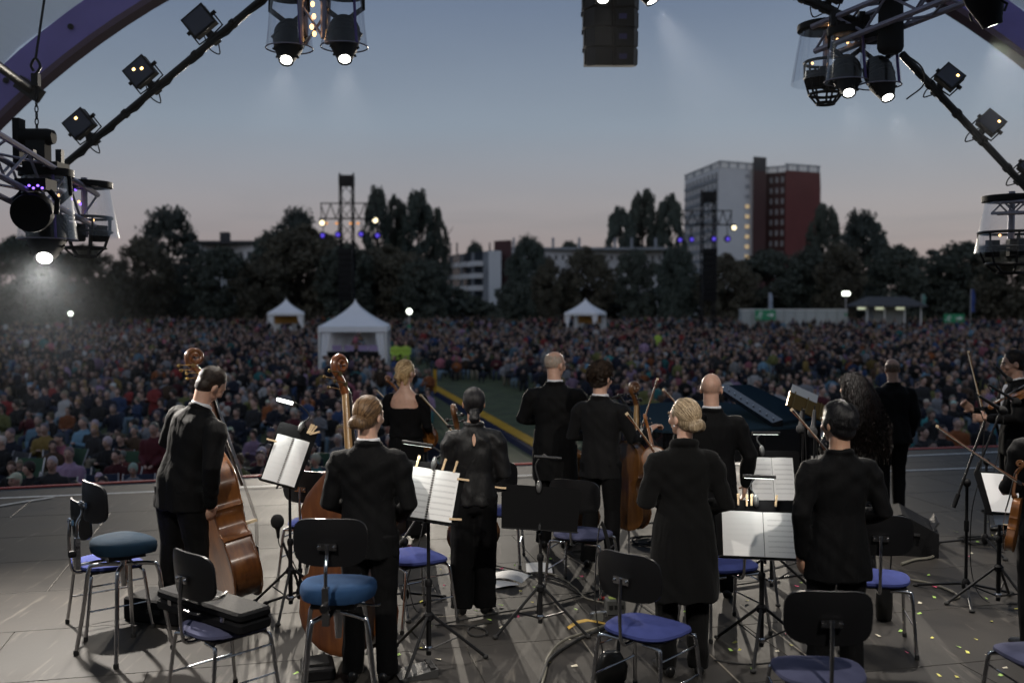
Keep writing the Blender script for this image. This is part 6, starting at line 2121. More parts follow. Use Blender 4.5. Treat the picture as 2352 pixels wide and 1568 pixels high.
def make_chair(fab, label):
    o = empty('chair', (0, 0, 0), 0, label, 'chair', 'orchestra chairs on stage')
    q = MB(); seat_pad(q, 0.46, 0.45, 0.43, 0.038); q.build('seat', fab, o)
    MB().box((0, 0, 0.432), (0.36, 0.34, 0.012)).build('seat_shell', BACKM, o, smooth=False)
    q = MB(); back_plate(q, 0.79, 0.42, 0.265, -0.235, 0.055, 0.014, 0.10); q.build('backrest', BACKM, o, ang=50)
    hw(o, 0.79, yb=-0.235)
    MB().tube(curve([(0, -0.252, 0.79), (0, -0.262, 0.66), (0, -0.255, 0.50), (0, -0.235, 0.425), (0, -0.16, 0.412), (0, -0.05, 0.418)], 5), 0.011, 10).build('stem', CHROME, o)
    for sx in (-1, 1):
        for sy in (-1, 1):
            MB().tube(curve([(sx * 0.08, sy * 0.155, 0.415), (sx * 0.185, sy * 0.17, 0.415), (sx * 0.208, sy * 0.178, 0.385), (sx * 0.222, sy * 0.20, 0.20), (sx * 0.235, sy * 0.225, 0.012)], 5), 0.0115, 10).build('leg', CHROME, o)
            MB().lathe([(0.014, 0), (0.015, 0.012), (0.013, 0.03)], 10, Matrix.Translation((sx * 0.235, sy * 0.225, 0))).build('foot_cap', RUBBER, o)
        for z_ in (0.355, 0.19):
            u = (0.415 - z_) / 0.4
            MB().tube([(sx * (0.208 + 0.026 * u), -0.178 - 0.045 * u, z_), (sx * (0.208 + 0.026 * u), 0.178 + 0.045 * u, z_)], 0.006, 8).build('side_rail', CHROME, o)
    return o
def make_stool(fab, label):
    o = empty('bass_stool', (0, 0, 0), 0, label, 'stool', 'high orchestra stools')
    q = MB(); seat_pad(q, 0.715, 0.42, 0.40, 0.085, dome=0.016, pw=2.5); q.build('seat', fab, o)
    MB().box((0, -0.02, 0.655), (0.24, 0.24, 0.035)).build('seat_plate', BLACKMET, o, smooth=False)
    q = MB(); back_plate(q, 1.02, 0.40, 0.255, -0.235, 0.055, 0.016, 0.06); q.build('backrest', BACKM, o, ang=50)
    hw(o, 1.02, yb=-0.235)
    MB().tube(curve([(0, -0.255, 1.02), (0, -0.258, 0.95), (0, -0.285, 0.90), (0, -0.29, 0.84), (0, -0.29, 0.64)], 4), (0.010), 10).build('stem', CHROME, o)
    MB().box((0, -0.29, 0.70), (0.036, 0.030, 0.20)).build('stem_sleeve', CHROME, o, smooth=False)
    MB().tube([(0, -0.30, 0.625), (0, -0.05, 0.63)], (0.016, 0.010), 8).build('carrier', CHROME, o)
    MB().tube([(0, -0.34, 0.70), (0, -0.30, 0.70)], 0.022, 12).build('knob', BLACK, o)
    MB().tube([(0, 0, 0.65), (0, 0, 0.55), (0, 0, 0.44)], [0.021, 0.026, 0.017], 12).build('column', CHROME, o)
    MB().tube([(0.05, 0.0, 0.64), (0.20, 0.0, 0.62), (0.235, 0.0, 0.625)], 0.006, 8).build('lever', CHROME, o)
    for k in range(4):
        a = PI / 4 + k * PI / 2 + 0.25
        c, s = math.cos(a), math.sin(a)
        MB().tube(curve([(c * 0.02, s * 0.02, 0.585), (c * 0.17, s * 0.17, 0.582), (c * 0.215, s * 0.215, 0.545), (c * 0.25, s * 0.25, 0.30), (c * 0.30, s * 0.30, 0.012)], 6), 0.0135, 10).build('leg', CHROME, o)
        MB().lathe([(0.017, 0), (0.018, 0.014), (0.015, 0.032)], 10, Matrix.Translation((c * 0.30, s * 0.30, 0))).build('foot_cap', RUBBER, o)
    return o
proto = {}
def put_chair(fab, x, y, rz, label):
    key = fab.name
    if key not in proto:
        proto[key] = make_chair(fab, label)
        o = proto[key]
    else:
        o = copy_tree(proto[key])
        o['label'] = label
    o.location = (x, y, STAGE + 0.004)
    o.rotation_euler = (0, 0, rz)
    return o
def seat_pos(px, py, z=0.47):
    return FL(px, py, STAGE + z)
def chair_px(fab, px, py, rz, label):
    p = seat_pos(px, py)
    return put_chair(fab, p.x, p.y, R(rz), label)
chair_px(FAB_B, 250, 1286, -52, 'chair half hidden behind the tall stool at the left')
chair_px(FAB_G, 512, 1432, -42, 'chair carrying the black instrument case')
chair_px(FAB_B, 950, 1275, -55, 'blue chair left of the ponytail woman, behind the music stand')
chair_px(FAB_B, 1138, 1168, -5, 'blue chair right behind the ponytail woman')
chair_px(FAB_G, 1338, 1222, -25, 'slate-blue chair behind the empty black music stand')
c8 = chair_px(FAB_B, 1486, 1436, -42, 'blue chair with a strap hanging from its back, front centre')
chair_px(FAB_G, 1880, 1535, -4, 'slate-blue chair at the front right, back to the viewer')
c10 = chair_px(FAB_B, 2008, 1322, -12, 'chair with a black bag beside the short-haired person')
chair_px(FAB_B, 1662, 1292, 20, 'chair hidden behind the cardigan woman')
chair_px(FAB_B, 728, 1196, -20, 'chair whose black back shows left of the bun woman')
chair_px(FAB_G, 2402, 1500, 5, 'chair cut off at the right edge')
def put_stool(fab, px, py, rz, label, first=[None]):
    p = FL(px, py, STAGE + 0.73)
    o = make_stool(fab, label)
    o.location = (p.x, p.y, STAGE + 0.004)
    o.rotation_euler = (0, 0, R(rz))
    return o
put_stool(FAB_T, 283, 1244, -48, 'tall stool with dark teal seat at the left')
put_stool(FAB_P, 777, 1345, -3, 'tall stool with royal blue round seat at the front left')
# ================================================================== music stands, microphones, piano and what lies about
def sheet_mat(name, seed, notes=True, base=(0.80, 0.80, 0.79)):
    """printed page: staves of small notes with margins, read off the page's own coordinates"""
    m = bpy.data.materials.new(name); m.use_nodes = True
    t = m.node_tree; b = t.nodes['Principled BSDF']
    b.inputs['Roughness'].default_value = 0.7
    uv = t.nodes.new('ShaderNodeUVMap')
    sp = t.nodes.new('ShaderNodeSeparateXYZ'); t.links.new(uv.outputs[0], sp.inputs[0])
    def mth(op, a, b_=None, c=None):
        n = t.nodes.new('ShaderNodeMath'); n.operation = op
        for i, v in enumerate((a, b_, c)):
            if v is None: continue
            if isinstance(v, (int, float)): n.inputs[i].default_value = v
            else: t.links.new(v, n.inputs[i])
        return n.outputs[0]
    u, v = sp.outputs[0], sp.outputs[1]
    fr = mth('FRACT', mth('MULTIPLY', v, 9.0))
    band = mth('MULTIPLY', mth('GREATER_THAN', fr, 0.34), mth('LESS_THAN', fr, 0.66))
    ln = mth('LESS_THAN', mth('FRACT', mth('MULTIPLY', fr, 14.0)), 0.34)
    mp = t.nodes.new('ShaderNodeMapping'); mp.inputs['Scale'].default_value = (60, 110, 1); mp.inputs['Location'].default_value = (seed * 7.1, seed * 3.3, 0)
    t.links.new(uv.outputs[0], mp.inputs[0])
    n1 = t.nodes.new('ShaderNodeTexNoise'); n1.inputs['Scale'].default_value = 1.0; n1.inputs['Detail'].default_value = 2
    t.links.new(mp.outputs[0], n1.inputs['Vector'])
    nt_ = mth('GREATER_THAN', n1.outputs[0], 0.53)
    marg = mth('MULTIPLY', mth('MULTIPLY', mth('GREATER_THAN', u, 0.09), mth('LESS_THAN', u, 0.93)), mth('MULTIPLY', mth('GREATER_THAN', v, 0.16), mth('LESS_THAN', v, 0.90)))
    ink = mth('MULTIPLY', mth('MULTIPLY', band, marg), mth('MAXIMUM', mth('MULTIPLY', ln, 0.55), mth('MULTIPLY', nt_, 0.85)))
    # title line
    ti = mth('MULTIPLY', mth('MULTIPLY', mth('GREATER_THAN', v, 0.935), mth('LESS_THAN', v, 0.95)), mth('MULTIPLY', mth('GREATER_THAN', u, 0.33), mth('LESS_THAN', u, 0.68)))
    ink = mth('MAXIMUM', ink, mth('MULTIPLY', mth('MULTIPLY', ti, nt_), 0.7))
    if not notes: ink = mth('MULTIPLY', ink, 0.15)
    mx = t.nodes.new('ShaderNodeMixRGB'); mx.inputs[1].default_value = (*base, 1); mx.inputs[2].default_value = (0.10, 0.10, 0.11, 1)
    t.links.new(mth('MULTIPLY', ink, 0.5), mx.inputs[0]); t.links.new(mx.outputs[0], b.inputs['Base Color'])
    return m
SHEETS = [sheet_mat('music_page_a', 1), sheet_mat('music_page_b', 2), sheet_mat('music_page_faint', 3, False)]
PAPER = mat('blank_paper', (0.80, 0.80, 0.80), 0.7)
WOODC = mat('clothespin_wood', (0.60, 0.43, 0.25), 0.6, var=0.2, vscale=90)
LAMPW = emit('led_strip', (0.95, 1.0, 0.92), 5.0)
def page(name, parent, M, w, h, m, bend=0.012, sag=0.0):
    """one bent page in local x (right), z (up), facing -y, with print coordinates"""
    nx, nz = 8, 4
    vs, uvs, fs = [], [], []
    for j in range(nz + 1):
        for i in range(nx + 1):
            u, v = i / nx, j / nz
            vs.append(M @ Vector(((u - 0.5) * w, -bend * math.sin(PI * u) - 0.002, (v - 0.5) * h - sag * u * (1 - v))))
            uvs.append((u, v))
    n = len(vs)
    nrm = M.to_3x3() @ Vector((0, 0.0015, 0))
    vs2 = vs + [v + nrm for v in vs]
    for j in range(nz):
        for i in range(nx):
            a = j * (nx + 1) + i
            fs.append((a, a + 1, a + nx + 2, a + nx + 1))
            fs.append((n + a + nx + 1, n + a + nx + 2, n + a + 1, n + a))
    mb = MB().add(vs2, fs)
    me = mb.mesh(name, [m], True, 60)
    ul = me.uv_layers.new(name='UVMap')
    for lp in me.loops:
        ul.data[lp.index].uv = uvs[lp.vertex_index % n]
    return mobj(name, me, parent)
pin_count = {}
def pin(M, x, z, where, ang=0.0, lie=False):
    o = empty('clothespin', (0, 0, 0), 0, where, 'clothespin', 'clothespins on the music stands')
    o.matrix_world = M @ Matrix.Translation((x, -0.016, z)) @ Matrix.Rotation(ang, 4, 'Y')
    for sy in (-1, 1):
        MB().rings([[Vector((a * 0.006, sy * (0.004 + 0.006 * (zz > 0.01)) + b * 0.003, zz)) for a, b in ((-1, -1), (1, -1), (1, 1), (-1, 1))] for zz in (-0.036, 0.0, 0.04)]).build('jaw', WOODC, o, smooth=False)
    MB().tube([(-0.007, 0, 0.004), (0.007, 0, 0.004)], 0.004, 8).build('spring', CHROME, o)
def stand(label, bx, by, z, w=0.50, h=0.34, tilt=22, roll=0, rz=0, lamp=None, sheets=None, book_label=None, pins=(), sturdy=True, leg_rot=0.0, energy=0.0, lit_head=False):
    o = empty('music_stand', (bx, by, STAGE + 0.004), 0, label, 'music stand', 'music stands on stage')
    MB().tube([(0, 0, 0.05), (0, 0, 0.52)], 0.0165, 12).build('outer_tube', BLACKMET, o)
    MB().tube([(0, 0, 0.50), (0, 0, z - 0.02)], 0.011, 12).build('inner_tube', BLACKMET, o)
    MB().lathe([(0.022, 0), (0.024, 0.015), (0.024, 0.035), (0.014, 0.05)], 14, Matrix.Translation((0, 0, 0.49))).build('collar', BLACK, o)
    MB().lathe([(0.02, 0), (0.034, 0.01), (0.034, 0.04), (0.02, 0.055)], 14, Matrix.Translation((0, 0, 0.27))).build('leg_hub', BLACK, o)
    MB().lathe([(0.018, 0), (0.026, 0.008), (0.026, 0.026), (0.018, 0.034)], 14, Matrix.Translation((0, 0, 0.075))).build('brace_hub', CHROME, o)
    for k in range(3):
        a = leg_rot + k * 2 * PI / 3
        c, s = math.cos(a), math.sin(a)
        MB().tube([(c * 0.025, s * 0.025, 0.30), (c * 0.36, s * 0.36, 0.018)], 0.0105, 8).build('leg', BLACKMET, o)
        MB().ell((c * 0.365, s * 0.365, 0.014), (0.02, 0.02, 0.014)).build('foot', RUBBER, o)
        MB().tube([(c * 0.02, s * 0.02, 0.09), (c * 0.19, s * 0.19, 0.155)], 0.006, 6).build('brace', BLACKMET, o)
    M = Matrix.Translation((0, -0.02, z)) @ Matrix.Rotation(R(rz), 4, 'Z') @ Matrix.Rotation(R(-tilt), 4, 'X') @ Matrix.Rotation(R(roll), 4, 'Y')
    # desk plate with folded lip
    poly = []
    for (cx, cz, a0) in ((w / 2 - 0.03, h / 2 - 0.03, 0), (-w / 2 + 0.03, h / 2 - 0.03, 90), (-w / 2 * 0.94 + 0.005, -h / 2 + 0.005, 180), (w / 2 * 0.94 - 0.005, -h / 2 + 0.005, 270)):
        r = 0.03 if a0 < 180 else 0.005
        for k in range(5):
            a = R(a0 + k * 22.5)
            poly.append((cx + r * math.cos(a), cz + r * math.sin(a)))
    Mp = M @ Matrix(((1, 0, 0, 0), (0, 0, 1, 0), (0, 1, 0, 0), (0, 0, 0, 1)))
    MB().prism(poly[::-1], 0.0, 0.004, Mp).build('desk', mat('desk_black', (0.0035, 0.0035, 0.004), 0.7, spec=0.08), o, smooth=False)
    MB().box(M @ Vector((0, -0.03, -h / 2 - 0.002)), (w * 0.94, 0.064, 0.005), M.to_3x3()).build('lip', BLACK, o, smooth=False)
    MB().box(M @ Vector((0, 0.03, -0.02)), (0.05, 0.05, 0.07), M.to_3x3()).build('desk_joint', BLACKMET, o, smooth=False)
    MB().tube([M @ Vector((0, 0.02, -0.06)), M @ Vector((0, -0.012, -h / 2 - 0.03)), (0, 0, z - h * 0.45 - 0.02)], 0.009, 8).build('support', BLACKMET, o)
    Mw = Matrix.Translation((bx, by, STAGE + 0.004)) @ M
    if sheets:
        bk = empty('music_book', (0, 0, 0), 0, book_label, 'sheet music', 'sheet music on the stands')
        bk.matrix_world = Mw
        pw, ph, shx, shz, mats_, spiral = sheets
        for i, mm in enumerate(mats_):
            x = (i - (len(mats_) - 1) / 2) * pw + shx
            page('page', bk, Matrix.Translation((x, -0.012, shz)), pw * 0.985, ph, mm, 0.010)
        if spiral:
            for i in range(22):
                zz = shz - ph / 2 + ph * (i + 0.5) / 22
                MB().box((shx, -0.014, zz), (0.014, 0.012, ph / 22 * 0.5)).build('binding_ring', EBONY, bk, smooth=False)
    for (x, zz, ang, lab) in pins:
        pin(Mw, x, zz, lab, R(ang))
    if lamp:
        lx, head, hw_, kind = lamp   # clip x on the top edge, head centre (x, forward, above top), width
        lo = empty('stand_lamp', (0, 0, 0), 0, 'clip lamp on the ' + label, 'lamp', 'clip lamps on the music stands')
        lo.matrix_world = Matrix.Translation((bx, by, STAGE + 0.004)) @ M
        zt = h / 2
        MB().ell((lx, -0.014, zt - 0.005), (0.020, 0.016, 0.045)).build('clip', mat('lamp_clip', (0.06, 0.06, 0.06) if kind == 'silver' else (0.03, 0.03, 0.03), 0.35), lo)
        hx, hy, hz = head
        MB().tube(curve([(lx, -0.005, zt + 0.03), (lx + (0.03 if hx <= lx else -0.03), -0.004, zt + hz * 0.75), (lx * 0.6 + hx * 0.4, hy * 0.45, zt + hz * 1.12), (hx, hy, zt + hz)], 6), 0.0055, 8).build('gooseneck', BLACKMET, lo)
        hd = MB().tube([(hx - hw_ / 2, hy, zt + hz), (hx + hw_ / 2, hy, zt + hz)], (0.014, 0.012), 12).build('lamp_head', BLACKMET if not lit_head else LAMPW, lo)
        MB().box((hx, hy + 0.0125, zt + hz - 0.004), (hw_ * 0.9, 0.004, 0.012)).build('led_strip', LAMPW, hd, smooth=False)
        if energy > 0:
            al = bpy.data.lights.new('led_light', 'AREA')
            al.shape = 'RECTANGLE'; al.size = hw_ * 0.9; al.size_y = 0.012
            al.energy = energy; al.color = (0.97, 1.0, 0.95); al.spread = R(150)
            ao = bpy.data.objects.new('led_light', al)
            COL.objects.link(ao)
            ao.parent = lo
            d = Vector((0, 0.0, 0)) - Vector((hx, hy, zt + hz))
            ao.matrix_local = Matrix.Translation((hx, hy + 0.017, zt + hz - 0.006)) @ Vector((0, 0.22, -0.32)).to_track_quat('-Z', 'Y').to_matrix().to_4x4()
    return o, Mw
A4 = (0.225, 0.31)
b = FL(668, 1402)
stand('music stand beside the bending bass player', b.x, b.y, 1.16, 0.30, 0.46, 24, 16, 4, lamp=(0.02, (-0.14, -0.10, 0.13), 0.12, 'silver'), sheets=(0.125, 0.35, -0.005, -0.045, [SHEETS[2], SHEETS[2]], True),
      book_label='spiral-bound music on the stand of the bending bassist', lit_head=True, energy=EL[0], leg_rot=0.5,
      pins=[(0.085, 0.225, 8, 'first of the clothespins bunched on the bass stand corner'), (0.10, 0.225, 12, 'second of the clothespins bunched on the bass stand corner'), (0.117, 0.222, 18, 'third of the clothespins bunched on the bass stand corner'), (0.13, 0.205, 60, 'slanted clothespin bunched on the bass stand corner'), (-0.155, 0.07, 90, 'clothespin on the left side of the bass stand')])
b = FL(985, 1522)
stand('music stand right of the bun woman', b.x, b.y, 1.10, 0.44, 0.36, 20, 7, -6, lamp=(0.01, (-0.10, -0.10, 0.09), 0.20, 'black'), sheets=(0.165, 0.335, 0.02, -0.03, [SHEETS[0], SHEETS[1]], True),
      book_label='spiral-bound music on the stand right of the bun woman', energy=EL[1], leg_rot=0.2,
      pins=[(-0.095, 0.17, 5, 'left clothespin at the top of the middle stand'), (0.075, 0.175, 8, 'middle clothespin at the top of the middle stand'), (0.15, 0.17, 8, 'right clothespin at the top of the middle stand'), (0.21, 0.10, 90, 'upper clothespin on the right side of the middle stand'), (0.205, -0.15, 85, 'lower clothespin on the right side of the middle stand')])
b = FL(1241, 1447)
stand('empty black music stand in the centre', b.x, b.y, 0.86, 0.56, 0.30, 16, 5, 6, lamp=(-0.02, (0.02, -0.10, 0.19), 0.19, 'silver'), energy=0, leg_rot=-0.5,
      pins=[(-0.29, 0.12, 92, 'clothespin on the left top corner of the empty stand')])
b = FL(1748, 1502)
stand('wide music stand between cardigan woman and short-haired person', b.x, b.y, 0.82, 0.62, 0.38, 26, 2, -2, lamp=(-0.04, (-0.03, -0.11, 0.13), 0.21, 'silver'), sheets=(0.265, 0.31, 0.0, -0.045, [SHEETS[2], SHEETS[0]], False),
      book_label='two open pages on the wide right stand', energy=EL[3], leg_rot=0.15,
      pins=[(-0.155, 0.185, 2, 'leftmost clothespin on the wide stand'), (-0.10, 0.18, 4, 'second clothespin on the wide stand'), (-0.07, 0.185, 3, 'third clothespin on the wide stand'), (0.09, 0.185, 8, 'lone right clothespin on the wide stand')])
b = FL(1772, 1362)
stand('music stand in front of the piano', b.x, b.y, 0.93, 0.44, 0.40, 20, 1, 3, lamp=(-0.08, (-0.06, -0.09, 0.12), 0.22, 'silver'), sheets=(0.17, 0.34, -0.01, -0.03, [SHEETS[1], SHEETS[0]], False),
      book_label='music pages on the stand in front of the piano', energy=EL[4], leg_rot=0.4, pins=[(0.18, -0.19, 90, 'clothespin at the lower corner of the piano-side stand')])
b = FL(2292, 1395)
stand('music stand near the right edge with drooping page', b.x, b.y, 0.86, 0.40, 0.34, 30, 8, 20, sheets=(0.30, 0.40, 0.0, -0.05, [PAPER], False), book_label='drooping blank page on the right edge stand', leg_rot=0.9)
b = FL(2330, 1190)
stand('far music stand by the profile violinist', b.x, b.y, 0.95, 0.40, 0.30, 25, -15, -30, sheets=(0.17, 0.28, 0.0, -0.02, [SHEETS[0], SHEETS[1]], False), book_label='pages on the far stand by the profile violinist', leg_rot=0.0)

# microphones
FOAM = mat('mic_foam', (0.010, 0.010, 0.010), 0.95, bump=0.5, bscale=400)
FOAMG = mat('mic_foam_grey', (0.075, 0.075, 0.075), 0.95, bump=0.5, bscale=400)
def tripod(o, r=0.34, z=0.10, rot=0.3):
    MB().lathe([(0.02, 0), (0.032, 0.02), (0.03, 0.07), (0.018, 0.09)], 14, Matrix.Translation((0, 0, z - 0.05))).build('base_hub', BLACK, o)
    for k in range(3):
        a = rot + k * 2 * PI / 3
        MB().tube([(0.02 * math.cos(a), 0.02 * math.sin(a), z), (r * math.cos(a), r * math.sin(a), 0.016)], 0.010, 8).build('leg', BLACKMET, o)
        MB().ell((r * math.cos(a), r * math.sin(a), 0.015), (0.024, 0.024, 0.015)).build('foot', RUBBER, o)
def mic(o, p, d, foam, fl=0.05, fr=0.034, bl=0.13, bm=None):
    """windscreen centred at p, body leading away along d"""
    p, d = Vector(p), Vector(d).normalized()
    q = d.to_track_quat('Z', 'Y').to_matrix()
    MB().ell(p, (fr, fr, fl), q, 16, 12).build('windscreen', foam, o)
    MB().tube([p + d * fl * 0.6, p + d * (fl + 0.02), p + d * (fl + bl)], [fr * 0.55, 0.014, 0.011], 12).build('mic_body', bm or BLACKMET, o)
    return p + d * (fl + bl)
def mic_stand(label, base, post, boom0, boom1, mics, rot=0.3, r=0.34):
    o = empty('microphone_stand', tuple(base), 0, label, 'microphone stand', 'microphone stands on stage')
    L = lambda p: Vector(p) - Vector(base)
    tripod(o, r, 0.11, rot)
    MB().tube([(0, 0, 0.06), L(post)], 0.0125, 10).build('post', BLACKMET, o)
    MB().tube([L(post).lerp(Vector((0, 0, 0.06)), 0.45), L(post).lerp(Vector((0, 0, 0.06)), 0.35)], 0.019, 10).build('height_clutch', BLACK, o)
    MB().ell(L(post), (0.03, 0.03, 0.035)).build('swivel', BLACK, o)
    MB().tube([L(boom0), L(boom1)], 0.010, 10).build('boom', BLACKMET, o)
    MB().tube([L(boom0), L(boom0).lerp(L(boom1), 0.16)], 0.017, 10).build('counterweight', BLACK, o)
    for p, d, f, k in mics:
        e = mic(o, L(p), d, f, **k)
        MB().tube(curve([e, e + Vector(d).normalized() * 0.03, (e + L(boom1)) / 2 + Vector((0, 0, -0.05)), L(boom1)]), 0.004, 6).build('cable', RUBBER, o)
    sag = curve([L(boom1), L(boom1).lerp(L(post), 0.5) + Vector((0.03, -0.02, -0.14)), L(post) + Vector((0.03, -0.02, -0.25)), (0.03, -0.03, 0.2), (0.1, -0.12, 0.012), (0.3, -0.2, 0.010)])
    MB().tube(sag, 0.0042, 6).build('lead', RUBBER, o)
    return o
b = FL(690, 1392)
mic_stand('short microphone stand with black foam mic beside the bass stand', b, b + Vector((0, 0, 0.42)), W(690, 1352, b.y), W(650, 1245, b.y - 0.05), [(W(637, 1197, b.y - 0.05), (0.05, 0, -1), FOAM, dict(fl=0.055, fr=0.05, bl=0.07))], 0.9, 0.27)
b = FL(1862, 1350)
mic_stand('tall stand with grey foam microphone in front of the piano', b, W(1862, 1090, b.y), W(1870, 1110, b.y), W(1872, 945, b.y), [(W(1866, 992, b.y - 0.1), (0.08, 0, 1), FOAMG, dict(fl=0.047, fr=0.039, bl=0.13, bm=mat('mic_silver', (0.25, 0.25, 0.25), 0.35, metal=0.8)))], 0.4)
b = FL(1838, 1320)
mic_stand('second stand with grey foam microphone behind the first', b, W(1838, 1090, b.y), W(1842, 1110, b.y), W(1846, 940, b.y), [(W(1838, 985, b.y), (0.08, 0, 1), FOAMG, dict(fl=0.040, fr=0.034, bl=0.11, bm=mat('mic_silver', (0.25, 0.25, 0.25), 0.35, metal=0.8)))], 1.0)
b = FL(2218, 1372)
mic_stand('boom microphone stand leaning right near the right edge', b, W(2221, 1108, b.y), W(2190, 1165, b.y), W(2262, 968, b.y), [(W(2302, 942, b.y), (-0.9, 0, 0.55), FOAM, dict(fl=0.042, fr=0.034, bl=0.17))], 0.2, 0.40)
b = FL(2262, 1262)
mic_stand('second boom microphone stand behind, by the profile violinist', b, W(2266, 1060, b.y), W(2240, 1090, b.y), W(2310, 915, b.y), [(W(2335, 922, b.y), (-0.85, 0, 0.5), FOAM, dict(fl=0.045, fr=0.036, bl=0.26)), (W(2318, 872, b.y), (-0.7, 0, 0.7), FOAM, dict(fl=0.036, fr=0.03, bl=0.14))], 0.5, 0.40)
b = FL(1520, 1225)
mic_stand('microphone stand under the cello by the piano', b, W(1522, 1040, b.y), W(1530, 1050, b.y), W(1420, 905, b.y), [(W(1402, 915, b.y), (0.9, 0, 0.3), FOAM, dict(fl=0.03, fr=0.022, bl=0.10))], 0.1, 0.42)
b = FL(930, 1395)
mic_stand('low microphone stand behind the middle music stand', b, b + Vector((0, 0, 0.50)), b + Vector((-0.05, 0, 0.45)), b + Vector((0.16, 0.1, 0.78)), [(b + Vector((0.2, 0.12, 0.84)), (-0.6, 0, -0.6), FOAM, dict(fl=0.03, fr=0.022, bl=0.10))], 0.7, 0.36)

# grand piano with its front lid folded up
PBLK = mat('piano_black', (0.008, 0.008, 0.009), 0.08, coat=1.0)
PLID = mat('lid_sky_sheen', (0.020, 0.036, 0.052), 1.0, spec=0.0)  # blue reflection of the sky is put into the lid's matt base colour
pz = STAGE + 0.98
pc = FL(1660, 965, pz)
pn = empty('grand_piano', (pc.x, pc.y, STAGE), 0, 'black grand piano whose part-folded lid has sky sheen in its blue colour', 'piano')
rel = lambda px, py, z=pz: FL(px, py, z) - Vector((pc.x, pc.y, STAGE))
out_ = [rel(*q) for q in ((1418, 965), (1455, 978), (1522, 990), (1620, 992), (1712, 988), (1885, 976), (1872, 944), (1700, 930), (1600, 922), (1500, 928), (1440, 938), (1412, 950))]
poly = [(p.x, p.y) for p in out_]
MB().prism(poly, 0.66, 0.962, None).build('case', PBLK, pn, ang=30)
ctr = Vector((sum(p[0] for p in poly) / len(poly), sum(p[1] for p in poly) / len(poly), 0))
lidp = [(ctr.x + (p[0] - ctr.x) * 1.012, ctr.y + (p[1] - ctr.y) * 1.02) for p in poly]
MB().prism(lidp, 0.966, 0.992, None).build('lid', PLID, pn, ang=30)
fa, fb, fc, fd = W(1795, 974, 10.3), W(1880, 962, 10.9), W(1722, 888, 12.0), W(1664, 890, 11.6)
off_ = Vector((pc.x, pc.y, STAGE))
q4 = [p - off_ for p in (fa, fb, fc, fd)]
up = (q4[1] - q4[0]).cross(q4[3] - q4[0]).normalized()
if up.z < 0: up = -up
q = MB(); q.add([p for p in q4] + [p + up * 0.03 for p in q4], [(3, 2, 1, 0), (4, 5, 6, 7), (0, 1, 5, 4), (1, 2, 6, 5), (2, 3, 7, 6), (3, 0, 4, 7)])
q.build('folded_lid', PLID, pn, smooth=False)
e0, e1 = q4[0] - up * 0.012, q4[3] - up * 0.012
dirn = (e1 - e0).normalized()
side = dirn.cross(Vector((0, 0, 1))).normalized()
q = MB()
q.rings([[p + side * a + Vector((0, 0, z_)) for a, z_ in ((-0.10, -0.02), (0.02, -0.02), (0.02, 0.06), (-0.10, 0.03))] for p in (e0, e1)])
q.build('lid_edge', PBLK, pn, smooth=False)
for i in range(9):
    p = e0.lerp(e1, (i + 0.5) / 9) - side * 0.05 + Vector((0, 0, 0.055))
    MB().ell(p, (0.012, 0.012, 0.008), n=8, k=6).build('hinge_screw', CHROME, pn)
for px, py in ((1470, 960), (1800, 975), (1780, 945)):
    p = rel(px, py)
    MB().loft([((p.x, p.y, 0.68), 0.075, 0.075), ((p.x, p.y, 0.5), 0.055, 0.055), ((p.x, p.y, 0.12), 0.035, 0.035), ((p.x, p.y, 0.07), 0.05, 0.05)], 12).build('leg', PBLK, pn)
    MB().ell((p.x, p.y, 0.035), (0.035, 0.02, 0.035)).build('caster', BRASS, pn)
p = rel(1840, 960)
MB().box((p.x, p.y, 0.35), (0.22, 0.05, 0.6)).build('pedal_lyre', PBLK, pn, smooth=False)
# raised music desk with gilded grille and pages
md = W(1852, 932, 10.4) - off_
Rm = Matrix.Rotation(R(24), 3, 'Y') @ Matrix.Rotation(R(-35), 3, 'X')
MB().box(md, (0.42, 0.02, 0.20), Rm).build('music_desk', mat('desk_gilded', (0.20, 0.12, 0.035), 0.35, metal=0.6), pn, smooth=False)
for k in (-0.15, 0, 0.15):
    MB().box(md + Rm @ Vector((k, -0.016, 0)), (0.012, 0.01, 0.20), Rm).build('desk_bar', BRASS, pn, smooth=False)
MB().box(md + Rm @ Vector((-0.05, -0.01, 0.13)), (0.30, 0.004, 0.10), Rm).build('desk_sheet', PAPER, pn, smooth=False)

# floor monitor
mo = FL(2080, 1262)
wm_ = empty('monitor_wedge', tuple(mo), R(-18), 'black wedge monitor speaker on the floor at the right', 'speaker')
prof = [(-0.26, 0.0), (0.26, 0.0), (0.28, 0.08), (0.12, 0.36), (0.05, 0.38), (-0.26, 0.22)]
M = Matrix(((0, 0, 1, 0), (1, 0, 0, 0), (0, 1, 0, 0), (0, 0, 0, 1)))
M = Matrix(((-1, 0, 0, 0), (0, 0, 1, 0), (0, 1, 0, 0), (0, 0, 0, 1))) @ Matrix.Identity(4)
MB().prism(prof, -0.26, 0.26, M).build('cabinet', mat('speaker_black', (0.010, 0.010, 0.011), 0.75, spec=0.15, bump=0.3, bscale=120), wm_, smooth=False)
MB().box((0.20, 0.0, 0.20), (0.014, 0.42, 0.26), Matrix.Rotation(R(28), 3, 'Y')).build('grille', mat('grille', (0.03, 0.03, 0.032), 0.5, bump=0.8, bscale=300), wm_, smooth=False)
MB().tube([(0.05, -0.27, 0.2), (0.1, -0.275, 0.2)], 0.02, 8).build('handle', BLACK, wm_)

